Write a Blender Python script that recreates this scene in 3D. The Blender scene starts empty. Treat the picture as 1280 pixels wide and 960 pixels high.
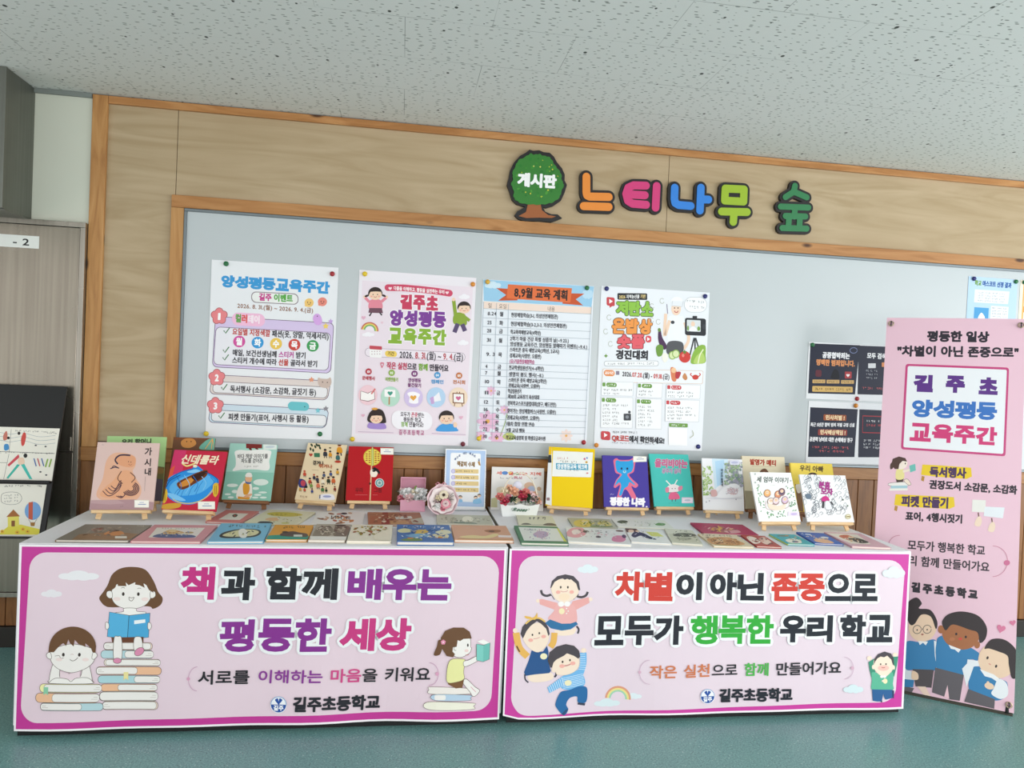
import bpy, bmesh, math, random
import numpy as np
from mathutils import Vector, Matrix
S = bpy.context.scene
COL = S.collection
random.seed(7)

# ------------------------------------------------------------------ camera
CAM_Y, CAM_H, FPX = -3.81, 1.443, 920.0
YAW, PITCH, ROLL = math.radians(8.57), math.radians(1.21), math.radians(-2.61)
cy, sy, cp, sp = math.cos(YAW), math.sin(YAW), math.cos(PITCH), math.sin(PITCH)
fwd = Vector((sy*cp, cy*cp, -sp)); rgt = Vector((cy, -sy, 0)); dwn = fwd.cross(rgt)
r2 = rgt*math.cos(ROLL) + dwn*math.sin(ROLL); d2 = dwn*math.cos(ROLL) - rgt*math.sin(ROLL)
cam = bpy.data.cameras.new('camera'); cam.sensor_width = 36.0; cam.lens = 36.0*FPX/1280
cam.clip_start = 0.05
camo = bpy.data.objects.new('camera', cam); COL.objects.link(camo)
M = Matrix.Identity(4)
for i in range(3):
    M[i][0] = r2[i]; M[i][1] = -d2[i]; M[i][2] = -fwd[i]
M[0][3], M[1][3], M[2][3] = 0, CAM_Y, CAM_H
camo.matrix_world = M
S.camera = camo

# ------------------------------------------------------------------ light
S.view_settings.view_transform = 'Standard'; S.view_settings.look = 'None'
S.view_settings.gamma = 1.0; S.view_settings.use_curve_mapping = False
S.view_settings.exposure = 0.12
W = bpy.data.worlds.new('world'); S.world = W; W.use_nodes = True
bgn = W.node_tree.nodes['Background']
bgn.inputs[0].default_value = (1.0, 0.985, 0.98, 1); bgn.inputs[1].default_value = 1.2
def area(name, loc, target, sx, sy_, watts, col):
    l = bpy.data.lights.new(name, 'AREA'); l.shape = 'RECTANGLE'; l.size = sx; l.size_y = sy_
    l.energy = watts; l.color = col
    o = bpy.data.objects.new(name, l); COL.objects.link(o); o.location = loc
    o.rotation_euler = (Vector(target) - Vector(loc)).to_track_quat('-Z', 'Y').to_euler()
    return o
area('window_daylight', (5.6, -3.4, 1.3), (1.6, -.4, 2.0), 3.2, 1.9, 100, (0.97, 0.98, 1.0))
area('rear_window_daylight', (1.5, -6.2, 1.2), (0.8, 0, 2.0), 4.0, 1.6, 75, (1.0, 0.99, 0.97))

# ------------------------------------------------------------------ materials
def lin(h):
    h = h.lstrip('#'); v = [int(h[i:i+2], 16)/255 for i in (0, 2, 4)]
    return tuple((c/12.92 if c <= .04045 else ((c+.055)/1.055)**2.4) for c in v) + (1.0,)
MATS = {}
def mat(name, col, rough=.5, metal=0.0, spec=.5, trans=0.0, ior=1.45, coat=0.0):
    if name in MATS: return MATS[name]
    m = bpy.data.materials.new(name); m.use_nodes = True
    b = m.node_tree.nodes['Principled BSDF']
    b.inputs['Base Color'].default_value = lin(col); b.inputs['Roughness'].default_value = rough
    b.inputs['Metallic'].default_value = metal; b.inputs['Specular IOR Level'].default_value = spec
    b.inputs['Transmission Weight'].default_value = trans; b.inputs['IOR'].default_value = ior
    b.inputs['Coat Weight'].default_value = coat
    MATS[name] = m; return m
def nd(m, t, **k):
    n = m.node_tree.nodes.new(t)
    for a, v in k.items(): setattr(n, a, v)
    return n
def lk(m, a, b): m.node_tree.links.new(a, b)
def ramp(m, src, stops):
    r = nd(m, 'ShaderNodeValToRGB'); e = r.color_ramp.elements
    while len(e) < len(stops): e.new(.5)
    for i, (p, c) in enumerate(stops): e[i].position = p; e[i].color = c if len(c) == 4 else (*c, 1)
    lk(m, src, r.inputs[0]); return r.outputs[0]
def obj_coords(m, scale, rot=(0, 0, 0)):
    t = nd(m, 'ShaderNodeTexCoord'); mp = nd(m, 'ShaderNodeMapping'); mp.inputs['Scale'].default_value = scale
    mp.inputs['Rotation'].default_value = rot
    lk(m, t.outputs['Object'], mp.inputs[0]); return mp.outputs[0]
def mixc(m, fac, a, b, mode='MIX'):
    x = nd(m, 'ShaderNodeMix', data_type='RGBA', blend_type=mode)
    for i, v in ((0, fac), (6, a), (7, b)):
        if hasattr(v, 'is_linked'): lk(m, v, x.inputs[i])
        else: x.inputs[i].default_value = v
    return x.outputs[2]
def ink(name, rough, spec=.5, coat=0.0):
    m = mat(name, '#ffffff', rough, spec=spec, coat=coat)
    a = nd(m, 'ShaderNodeAttribute'); a.attribute_name = 'Col'
    lk(m, a.outputs['Color'], m.node_tree.nodes['Principled BSDF'].inputs['Base Color']); return m
PAPER = ink('printed_paper', .55, .35); VINYL = ink('printed_vinyl', .42, .45); COVER = ink('printed_book_cover', .45, .22)
PLAST = ink('painted_letter_board', .4, .4)

def wood(name, c1, c2, c3, scale, knots=True, rough=.5, axis='X', kscale=4.5, dist=2.2):
    m = mat(name, c1, rough); b = m.node_tree.nodes['Principled BSDF']
    sc = {'X': (scale*.12, scale, scale), 'Z': (scale, scale, scale*.12)}[axis]
    v = obj_coords(m, sc)
    n = nd(m, 'ShaderNodeTexNoise'); n.inputs['Scale'].default_value = 3.2; n.inputs['Detail'].default_value = 5
    n.inputs['Distortion'].default_value = dist; lk(m, v, n.inputs['Vector'])
    c = ramp(m, n.outputs[0], [(.32, lin(c2)), (.5, lin(c1)), (.7, lin(c3))])
    f = nd(m, 'ShaderNodeTexNoise'); f.inputs['Scale'].default_value = 1.1; lk(m, obj_coords(m, (1.5, 1.5, 1.5)), f.inputs['Vector'])
    c = mixc(m, ramp(m, f.outputs[0], [(.35, (0, 0, 0)), (.7, (.55, .55, .55))]), c, lin(c2))
    if knots:
        k = nd(m, 'ShaderNodeTexVoronoi'); k.inputs['Scale'].default_value = kscale
        ks = {'X': (.8, 2, 2), 'Z': (2, 2, .8)}[axis]
        lk(m, obj_coords(m, ks), k.inputs['Vector'])
        c = mixc(m, ramp(m, k.outputs['Distance'], [(.07, (1, 1, 1)), (.15, (0, 0, 0))]), c, lin('#4a2a12'))
    lk(m, c, b.inputs['Base Color'])
    return m
M_PLY = wood('birch_plywood', '#b5a080', '#aa9472', '#bea98a', 2.2, False, .55, 'X', dist=3.5)
M_PINE_X = wood('pine_trim_lengthwise', '#b98450', '#a26e3c', '#c79560', 5, True, .45, 'X')
M_PINE_Z = wood('pine_trim_upright', '#bd8a52', '#a67442', '#cb9c64', 5, True, .45, 'Z')
M_WAIN = wood('pine_wainscot', '#8f5f35', '#734a27', '#9d6c3e', 6, True, .42, 'Z', 3.4)
M_RAIL = wood('pine_cap_rail', '#a87440', '#8d5d30', '#b5834c', 6, True, .42, 'X')
M_EASEL = wood('easel_pine', '#e3c294', '#d3ad7c', '#eed3a9', 14, False, .5, 'X')
M_EASELD = wood('easel_stained_wood', '#8c5f3c', '#754c2e', '#9a6c47', 14, False, .5, 'X')
M_SEAM = mat('dark_joint', '#3a2c1c', .8)
M_WHITEWALL = mat('cream_wall_paint', '#d0d3c5', .6)
M_DARK = mat('dark_baseboard', '#2a2622', .5)
M_GREYTRIM = mat('grey_ceiling_moulding', '#7d8480', .5)
M_ALU = mat('grey_aluminium', '#7c8488', .4, .55)
M_BLACK = mat('black_board', '#191a1b', .45)
M_CLOTH = mat('white_tablecloth_fabric', '#eeeef2', .75, spec=.2)
M_PAGES = mat('page_edges', '#efe9dc', .8)
M_STEELT = mat('table_steel', '#2b2b2d', .4, .6)
M_TOP = mat('table_laminate', '#c9c2b4', .5)

def ceiling_mat():
    m = mat('fissured_ceiling_tile', '#dfe3dd', .85, spec=.2); b = m.node_tree.nodes['Principled BSDF']
    base = lin('#dcdedb')
    def marks(scale, thr, rnd, seed):
        v = nd(m, 'ShaderNodeTexVoronoi', voronoi_dimensions='2D'); v.inputs['Scale'].default_value = 1.0; v.inputs['Randomness'].default_value = .85
        c = obj_coords(m, scale, (0, 0, seed)); lk(m, c, v.inputs['Vector'])
        mul = nd(m, 'ShaderNodeMath', operation='MULTIPLY'); 
        sep = nd(m, 'ShaderNodeSeparateColor'); lk(m, v.outputs['Color'], sep.inputs[0])
        add = nd(m, 'ShaderNodeMath', operation='ADD'); add.inputs[1].default_value = .55; lk(m, sep.outputs[0], add.inputs[0])
        d = nd(m, 'ShaderNodeMath', operation='DIVIDE'); lk(m, v.outputs['Distance'], d.inputs[0]); lk(m, add.outputs[0], d.inputs[1])
        return ramp(m, d.outputs[0], [(thr*.75, (1, 1, 1)), (thr, (0, 0, 0))])
    c = mixc(m, marks((19, 46, 1), .125, 1, .03), base, lin('#8f948f'))
    c = mixc(m, marks((4.2, 3.3, 1), .024, 1, 0.0), c, lin('#4a4d49'))
    br = nd(m, 'ShaderNodeTexBrick'); br.offset = .5
    br.inputs['Scale'].default_value = 1.0; br.inputs['Mortar Size'].default_value = .0011; br.inputs['Mortar Smooth'].default_value = 0
    br.inputs['Brick Width'].default_value = .62; br.inputs['Row Height'].default_value = .345
    br.inputs['Color1'].default_value = (0, 0, 0, 1); br.inputs['Color2'].default_value = (0, 0, 0, 1); br.inputs['Mortar'].default_value = (1, 1, 1, 1)
    t = nd(m, 'ShaderNodeTexCoord'); mp = nd(m, 'ShaderNodeMapping'); mp.inputs['Location'].default_value = (.04, .12, 0)
    lk(m, t.outputs['Object'], mp.inputs[0]); lk(m, mp.outputs[0], br.inputs['Vector'])
    n = nd(m, 'ShaderNodeTexNoise'); n.inputs['Scale'].default_value = 1.7; lk(m, t.outputs['Object'], n.inputs['Vector'])
    mm = nd(m, 'ShaderNodeMath', operation='MULTIPLY'); lk(m, br.outputs['Color'], mm.inputs[0])
    lk(m, ramp(m, n.outputs[0], [(.42, (.12, .12, .12)), (.58, (.8, .8, .8))]), mm.inputs[1])
    c = mixc(m, mm.outputs[0], c, lin('#757a76'))
    lk(m, c, b.inputs['Base Color']); return m
def floor_mat():
    m = mat('teal_vinyl_floor', '#4f8583', .3, spec=.5); b = m.node_tree.nodes['Principled BSDF']
    n = nd(m, 'ShaderNodeTexNoise'); n.inputs['Scale'].default_value = 160; n.inputs['Detail'].default_value = 3
    lk(m, obj_coords(m, (1, 1, 1)), n.inputs['Vector'])
    c = ramp(m, n.outputs[0], [(.3, lin('#55807e')), (.5, lin('#6b9896')), (.66, lin('#7fada9'))])
    v = nd(m, 'ShaderNodeTexVoronoi'); v.inputs['Scale'].default_value = 75; lk(m, obj_coords(m, (1, 1, 1)), v.inputs['Vector'])
    sep = nd(m, 'ShaderNodeSeparateColor'); lk(m, v.outputs['Color'], sep.inputs[0])
    dots = ramp(m, v.outputs['Distance'], [(.10, (1, 1, 1)), (.17, (0, 0, 0))])
    c = mixc(m, dots, c, mixc(m, ramp(m, sep.outputs[0], [(.55, (0, 0, 0)), (.6, (1, 1, 1))]), lin('#2f4646'), lin('#c0d8d2')))
    lk(m, c, b.inputs['Base Color'])
    bmp = nd(m, 'ShaderNodeBump'); bmp.inputs['Strength'].default_value = .25; bmp.inputs['Distance'].default_value = .002
    n2 = nd(m, 'ShaderNodeTexNoise'); n2.inputs['Scale'].default_value = 120; lk(m, obj_coords(m, (1, 1, 1)), n2.inputs['Vector'])
    lk(m, n2.outputs[0], bmp.inputs['Height']); lk(m, bmp.outputs[0], b.inputs['Normal'])
    return m
def steel_mat(name, c1, c2, rough):
    m = mat(name, c1, rough, .85); b = m.node_tree.nodes['Principled BSDF']
    n = nd(m, 'ShaderNodeTexNoise'); n.inputs['Scale'].default_value = 2.0; n.inputs['Detail'].default_value = 6
    lk(m, obj_coords(m, (30, 30, .6)), n.inputs['Vector'])
    n2 = nd(m, 'ShaderNodeTexNoise'); n2.inputs['Scale'].default_value = 3.0; lk(m, obj_coords(m, (1, 1, 1)), n2.inputs['Vector'])
    c = ramp(m, n.outputs[0], [(.35, lin(c1)), (.65, lin(c2))]); lk(m, c, b.inputs['Base Color'])
    lk(m, ramp(m, n2.outputs[0], [(.35, (rough*.8,)*3), (.7, (rough*1.35,)*3)]), b.inputs['Roughness'])
    return m
M_STEEL = steel_mat('brushed_steel_door', '#8b8478', '#969083', .24)
M_STEELF = steel_mat('steel_frame', '#9a958a', '#a8a298', .3)
M_DUCT = steel_mat('dull_steel_box', '#74766f', '#7d7f78', .42)
def board_mat():
    m = mat('whiteboard_enamel', '#c0c7ca', .25, spec=.45); return m

# ------------------------------------------------------------------ object helpers
def tag(o, label=None, cat=None, group=None, kind=None):
    if label: o['label'] = label
    if cat: o['category'] = cat
    if group: o['group'] = group
    if kind: o['kind'] = kind
    return o
def new_obj(name, me, m=None, parent=None):
    o = bpy.data.objects.new(name, me)
    if m is not None and me is not None: me.materials.append(m)
    COL.objects.link(o)
    if parent: o.parent = parent
    return o
def empty(name, label, cat, group=None, mw=None):
    o = bpy.data.objects.new(name, None); o.empty_display_size = .02; COL.objects.link(o)
    if mw is not None: o.matrix_world = mw
    return tag(o, label, cat, group)
class MB:
    """collects boxes, tubes and lathes into one mesh"""
    def __init__(s): s.v = []; s.f = []
    def add(s, vs, fs):
        b = len(s.v); s.v += [tuple(v) for v in vs]; s.f += [tuple(i+b for i in f) for f in fs]; return s
    def box(s, x0, x1, y0, y1, z0, z1, mw=None):
        vs = [(x, y, z) for z in (z0, z1) for y in (y0, y1) for x in (x0, x1)]
        if mw is not None: vs = [tuple(mw @ Vector(v)) for v in vs]
        return s.add(vs, [(0, 2, 3, 1), (4, 5, 7, 6), (0, 1, 5, 4), (2, 6, 7, 3), (0, 4, 6, 2), (1, 3, 7, 5)])
    def bar(s, a, b, w, t, up=(0, 0, 1)):
        a = Vector(a); b = Vector(b); d = (b-a).normalized(); u = d.cross(Vector(up))
        u = u.normalized() if u.length > 1e-4 else Vector((1, 0, 0)); n = d.cross(u)
        vs = [tuple(p + u*i*w/2 + n*j*t/2) for p in (a, b) for i, j in ((-1, -1), (1, -1), (1, 1), (-1, 1))]
        return s.add(vs, [(0, 1, 2, 3)[::-1], (4, 5, 6, 7), (0, 1, 5, 4), (1, 2, 6, 5), (2, 3, 7, 6), (3, 0, 4, 7)])
    def tube(s, pts, r, n=8, closed=False):
        pts = [Vector(p) for p in pts]; rings = []; N = len(pts)
        rr = r if isinstance(r, (list, tuple)) else [r]*N
        for i, p in enumerate(pts):
            d = (pts[(i+1) % N if closed else min(i+1, N-1)] - pts[(i-1) % N if closed else max(i-1, 0)]).normalized()
            u = d.cross(Vector((.13, .31, .94))); u = u.normalized() if u.length > 1e-3 else d.orthogonal().normalized(); w = d.cross(u)
            rings.append([p + (u*math.cos(2*math.pi*k/n) + w*math.sin(2*math.pi*k/n))*rr[i] for k in range(n)])
        vs = [v for ring in rings for v in ring]; fs = []
        for i in range(N if closed else N-1):
            j = (i+1) % N
            fs += [(i*n+k, i*n+(k+1) % n, j*n+(k+1) % n, j*n+k) for k in range(n)]
        if not closed: fs += [tuple(range(n))[::-1], tuple((N-1)*n+k for k in range(n))]
        return s.add(vs, fs)
    def lathe(s, prof, n=20, mw=None):
        vs = []; fs = []
        for r, z in prof: vs += [(r*math.cos(2*math.pi*k/n), r*math.sin(2*math.pi*k/n), z) for k in range(n)]
        for i in range(len(prof)-1): fs += [(i*n+k, i*n+(k+1) % n, (i+1)*n+(k+1) % n, (i+1)*n+k) for k in range(n)]
        fs += [tuple(range(n))[::-1], tuple((len(prof)-1)*n+k for k in range(n))]
        if mw is not None: vs = [tuple(mw @ Vector(v)) for v in vs]
        return s.add(vs, fs)
    def mesh(s, name, smooth=False):
        me = bpy.data.meshes.new(name); me.from_pydata(s.v, [], s.f)
        if smooth: me.shade_smooth()
        return me
    def build(s, name, m, parent=None, bevel=0, smooth=False):
        o = new_obj(name, s.mesh(name, smooth), m, parent)
        if bevel:
            b = o.modifiers.new('bevel', 'BEVEL'); b.width = bevel; b.segments = 2; b.limit_method = 'ANGLE'
        return o
def frame_mw(origin, u, v):
    u = Vector(u).normalized(); v = Vector(v).normalized(); n = u.cross(v)
    m = Matrix.Identity(4)
    for i in range(3): m[i][0] = u[i]; m[i][1] = v[i]; m[i][2] = n[i]; m[i][3] = origin[i]
    return m
def struct(name, mb, m, bevel=0): return tag(mb.build(name, m, None, bevel), kind='structure')

# ------------------------------------------------------------------ lettering and printed artwork
_fc = bpy.data.curves.new('lettering', 'FONT'); _fo = bpy.data.objects.new('lettering', _fc); _fc.resolution_u = 3
GL = {}
def glyph(ch):
    if ch in GL: return GL[ch]
    _fc.body = ch; me = _fo.to_mesh()
    vs = np.array([tuple(v.co)[:2] for v in me.vertices]).reshape(-1, 2)
    fs = [tuple(p.vertices) for p in me.polygons]
    _fo.to_mesh_clear()
    cnt = {}
    for f in fs:
        for a, b in zip(f, f[1:]+f[:1]):
            k = (min(a, b), max(a, b)); cnt[k] = cnt.get(k, 0)+1
    # vertices along the outline may be doubled: merge by position
    key = {}; rep = []
    for i, v in enumerate(vs):
        k = (round(float(v[0]), 4), round(float(v[1]), 4)); rep.append(key.setdefault(k, i))
    c2 = {}
    for f in fs:
        for a, b in zip(f, f[1:]+f[:1]):
            a, b = rep[a], rep[b]
            if a != b: k = (min(a, b), max(a, b)); c2[k] = c2.get(k, 0)+1
    edges = [k for k, c in c2.items() if c == 1]
    fs = [f for f in fs if abs(sum(vs[a][0]*vs[b][1]-vs[b][0]*vs[a][1] for a, b in zip(f, f[1:]+f[:1]))) > 2e-6]
    if len(vs): bb = (vs[:, 0].min(), vs[:, 1].min(), vs[:, 0].max(), vs[:, 1].max())
    else: bb = (0, 0, .3, .7)
    hang = ord(ch) >= 0x1100
    adv = .92 if hang else (.30 if ch == ' ' else bb[2]-bb[0]+.13)
    off = 0.0 if hang else -bb[0]+.065
    GL[ch] = (vs, fs, edges, bb, adv, off); return GL[ch]

def union(V, F):
    """the area covered by overlapping faces, as triangles that do not overlap"""
    from mathutils.geometry import delaunay_2d_cdt
    def ccw(f):
        return f if sum(V[a][0]*V[b][1]-V[b][0]*V[a][1] for a, b in zip(f, f[1:]+f[:1])) > 0 else f[::-1]
    r = delaunay_2d_cdt([Vector(v) for v in V], [], [ccw(f) for f in F], 0, 1e-5)
    fs = [tuple(f) for f, og in zip(r[2], r[5]) if len(og)]
    return np.array([(v.x, v.y) for v in r[0]]), fs
def homog(src, dst):
    A = []; B = []
    for (x, y), (u, v) in zip(src, dst):
        A += [[x, y, 1, 0, 0, 0, -u*x, -u*y], [0, 0, 0, x, y, 1, -v*x, -v*y]]; B += [u, v]
    h = np.linalg.solve(np.array(A, float), np.array(B, float)); return np.append(h, 1).reshape(3, 3)
def ell(cx, cy, rx, ry, a0=0, a1=360, n=28, rot=0):
    c, s_ = math.cos(math.radians(rot)), math.sin(math.radians(rot)); out = []
    full = abs(a1-a0) >= 360; k = n if full else max(4, int(n*abs(a1-a0)/360)+2)
    for i in range(k):
        t = math.radians(a0+(a1-a0)*(i/k if full else i/(k-1))); x, y = rx*math.cos(t), ry*math.sin(t)
        out.append((cx+x*c-y*s_, cy+x*s_+y*c))
    return out
def spl(pts, closed=True, k=6):
    n = len(pts); out = []
    for i in range(n if closed else n-1):
        g = (lambda j: pts[j % n]) if closed else (lambda j: pts[max(0, min(n-1, j))])
        p0, p1, p2, p3 = g(i-1), g(i), g(i+1), g(i+2)
        for j in range(k):
            t = j/k
            out.append(tuple(.5*(2*p1[d]+(p2[d]-p0[d])*t+(2*p0[d]-5*p1[d]+4*p2[d]-p3[d])*t*t+(3*p1[d]-p0[d]-3*p2[d]+p3[d])*t**3) for d in (0, 1)))
    if not closed: out.append(tuple(pts[-1]))
    return out
class Print:
    """flat artwork on a sheet w x h metres; drawn in the artwork's own units, mapped onto the sheet"""
    EPS = 2.2e-5
    def __init__(s, quad, w, h):
        s.w, s.h = w, h; s.H = homog(quad, [(-w/2, h), (w/2, h), (w/2, 0), (-w/2, 0)])
        s.V = []; s.Fc = []; s.C = []; s.lv = 0; s.t = (0, 0, 1.0); s.z0 = 0.0
    def at(s, ox, oy, k): s.t = (ox, oy, float(k)); return s
    def mp(s, pts):
        a = np.asarray(pts, float).reshape(-1, 2)/s.t[2] + np.array(s.t[:2])
        q = np.c_[a, np.ones(len(a))] @ s.H.T
        return q[:, :2]/q[:, 2:3]
    def raw(s, vs3, fs, col):
        b = len(s.V); s.V += [tuple(map(float, v)) for v in vs3]; s.Fc += [tuple(i+b for i in f) for f in fs]; s.C += [lin(col)]*len(fs)
    def put(s, pts, fs, col, step=True):
        if step: s.lv += 1
        z = s.z0+s.lv*s.EPS; q = s.mp(pts)
        q[:, 0] = np.clip(q[:, 0], -s.w/2, s.w/2); q[:, 1] = np.clip(q[:, 1], 0, s.h)
        s.raw([(x, y, z) for x, y in q], fs, col)
    def base(s, col):
        s.lv += 1; z = s.z0+s.lv*s.EPS
        s.raw([(-s.w/2, 0, z), (s.w/2, 0, z), (s.w/2, s.h, z), (-s.w/2, s.h, z)], [(0, 1, 2, 3)], col); return s
    def back(s, col, t=.0006):
        w, h = s.w/2, s.h
        s.raw([(-w, 0, -t), (w, 0, -t), (w, h, -t), (-w, h, -t), (-w, 0, s.EPS), (w, 0, s.EPS), (w, h, s.EPS), (-w, h, s.EPS)],
              [(3, 2, 1, 0), (0, 1, 5, 4), (1, 2, 6, 5), (2, 3, 7, 6), (3, 0, 4, 7)], col); return s
    def poly(s, pts, col, step=True): s.put(pts, [tuple(range(len(pts)))], col, step); return s
    def blob(s, pts, col): return s.poly(spl(pts), col)
    def el(s, cx, cy, rx, ry, col, rot=0, a0=0, a1=360): return s.poly(ell(cx, cy, rx, ry, a0, a1, 28 if rx*1.0/s.t[2] > 3 else 12, rot), col)
    def rr(s, x0, y0, x1, y1, r, col, dy=0.0, dx=0.0):
        """rounded rectangle; dy = drop of its right end, dx = sideways lean of its foot"""
        c = []
        for cx, cy, a in ((x1-r, y0+r, -90), (x1-r, y1-r, 0), (x0+r, y1-r, 90), (x0+r, y0+r, 180)):
            c += ell(cx, cy, r, r, a, a+90, 20) if r > 0 else [(cx, cy)]
        c = [(x+dx*(y-y0)/(y1-y0), y+dy*(x-x0)/(x1-x0)) for x, y in c]
        return s.poly(c, col)
    def line(s, pts, w, col, closed=False, step=True):
        P = np.asarray(pts, float); n = len(P)
        if n < 2: return s
        L = []; R = []
        for i in range(n):
            a = P[(i-1) % n] if (closed or i > 0) else P[i]; b = P[(i+1) % n] if (closed or i < n-1) else P[i]
            d = b-a; l = np.hypot(*d) or 1; nn = np.array([-d[1], d[0]])/l*w/2; L.append(P[i]+nn); R.append(P[i]-nn)
        m = n if closed else n-1
        s.put(np.array(L+R), [(i, (i+1) % n, n+(i+1) % n, n+i) for i in range(m)], col, step); return s
    def cur(s, pts, w, col, closed=False): return s.line(spl(pts, closed), w, col, closed)
    def arc(s, cx, cy, rx, ry, a0, a1, w, col): return s.line(ell(cx, cy, rx, ry, a0, a1, 30), w, col)
    def outl(s, pts, fill, edge, w):
        q = spl(pts); s.poly(q, fill); return s.line(q, w, edge, True)
    def heart(s, cx, cy, r, col, rot=0):
        c, q = math.cos(math.radians(rot)), math.sin(math.radians(rot)); o = []
        for i in range(24):
            t = 2*math.pi*i/24; x = 16*math.sin(t)**3/16*r; y = -(13*math.cos(t)-5*math.cos(2*t)-2*math.cos(3*t)-math.cos(4*t))/16*r
            o.append((cx+x*c-y*q, cy+x*q+y*c))
        return s.poly(o, col)
    def star(s, cx, cy, r, col, n=5, k=.5):
        return s.poly([(cx+(r if i % 2 == 0 else r*k)*math.sin(math.pi*i/n), cy-(r if i % 2 == 0 else r*k)*math.cos(math.pi*i/n)) for i in range(2*n)], col)
    def flower(s, cx, cy, r, col, mid, edge=None, n=5):
        o = []
        for i in range(n*8):
            t = 2*math.pi*i/(n*8); k = r*(.80+.22*abs(math.cos(n*t/2))); o.append((cx+k*math.sin(t), cy-k*math.cos(t)))
        s.poly(o, col)
        if edge: s.line(o, r*.07, edge, True)
        if mid: s.el(cx, cy, r*.3, r*.3, mid)
        return s
    def cloud(s, cx, cy, w, h, col):
        for dx, dy, k in ((-.3, .08, .28), (0, -.06, .42), (.3, .06, .30), (.12, .12, .34), (-.14, .1, .34)):
            s.el(cx+dx*w, cy+dy*h, w*k*.6, h*k*1.15, col)
        return s
    def T(s, t, x0, y0, x1, y1, h, col='#222222', bold=0.0, out=None, block=False, lean=.045, gap=.05, adv=1.0, italic=0.0):
        """lettering run whose middle line goes (x0,y0)->(x1,y1), letters h high; bold/out = stroke widths in artwork units"""
        segs = [(t, col)] if isinstance(t, str) else t
        items = []; x = 0.0
        for st, c in segs:
            for ch in st:
                if block:
                    if ch == ' ': x += .32; continue
                    items.append((ch, c, x)); x += 1.0
                else:
                    g = glyph(ch); items.append((ch, c, x)); x += g[4]*adv
        tot = max(x, .1); A = np.array([x0, y0], float); U = np.array([x1-x0, y1-y0], float)
        N = np.array([lean, -1.0])*(h-2*bold if block else h); px = 2*bold*tot/max(np.hypot(*U), 1e-6) if block else 0
        runs = []
        for ch, c, xo in items:
            vs, fs, ed, bb, av, off = glyph(ch)
            if not len(vs): continue
            if block:
                a = (vs[:, 0]-bb[0])/max(bb[2]-bb[0], .01); b = (vs[:, 1]-bb[1])/max(bb[3]-bb[1], .01)
                g2 = min(gap+px, .7); tx = (xo+g2/2+a*(1-g2))/tot; ty = b-.5
            else:
                tx = (xo+off+vs[:, 0])/tot; ty = (vs[:, 1]+.08)/.92-.5
                tx = tx+italic*ty*.3/ tot
            runs.append((A+np.outer(tx, U)+np.outer(ty, N), fs, ed, c))
        def layer(r, colr, square=False):
            s.lv += 1; nk = 8 if r/s.t[2] > .7 else 4
            for P, fs, ed, c in runs:
                if r <= 0: s.put(P, fs, colr or c, False); continue
                V = [tuple(q) for q in P]; F = [tuple(f) for f in fs]; seen = set(); nb = {}; sharp = set()
                for a, b in ed: nb.setdefault(a, []).append(b); nb.setdefault(b, []).append(a)
                if square:
                    for q, w in nb.items():
                        if len(w) == 2:
                            e1, e2 = P[w[0]]-P[q], P[w[1]]-P[q]; ca = e1@e2/max(np.hypot(*e1)*np.hypot(*e2), 1e-9)
                            if ca > -.72: sharp.add(q)
                for a, b in ed:
                    d = P[b]-P[a]; l = np.hypot(*d)
                    if l < 1e-6: continue
                    nn = np.array([-d[1], d[0]])/l*r; k = len(V); A_ = P[a]-(d/l*r if a in sharp else 0); B_ = P[b]+(d/l*r if b in sharp else 0)
                    V += [tuple(A_+nn), tuple(B_+nn), tuple(B_-nn), tuple(A_-nn)]; F.append((k, k+1, k+2, k+3))
                    for q in (a, b):
                        if q in sharp: continue
                        if q not in seen:
                            seen.add(q); k = len(V); V += [tuple(P[q]+r*np.array([math.cos(i*2*math.pi/nk), math.sin(i*2*math.pi/nk)])) for i in range(nk)]
                            F.append(tuple(range(k, k+nk)))
                nv, nf = union(V, F)
                if nf: s.put(nv, nf, colr or c, False)
        if out: layer(bold+out[1], out[0])
        layer(bold, None, block)
        return s
    def sq(s, n, x0, y0, x1, y1, h, col='#222222', w=0.0, lean=.045, **k):
        """a run of n unreadable pen marks, standing for print too small to read in the photo"""
        r = random.Random(int(x0*7+y0*13+n)); A = np.array([x0, y0], float); U = np.array([x1-x0, y1-y0], float)/n; N = np.array([lean, -1.0])*h*.8; s.lv += 1
        for i in range(n):
            if n > 5 and i % 5 == 4: continue
            for j in range(3):
                a, b = r.choice([((.12, .3), (.62, .3)), ((.15, -.1), (.6, -.1)), ((.7, -.4), (.72, .45)), ((.14, .4), (.2, -.3)), ((.1, -.38), (.8, -.36)), ((.3, .42), (.36, .05)), ((.2, 0), (.5, .35))])
                s.line([tuple(A+U*(i+a[0])+N*a[1]), tuple(A+U*(i+b[0])+N*b[1])], h*.10+w*.6, col, step=False)
        return s
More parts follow.
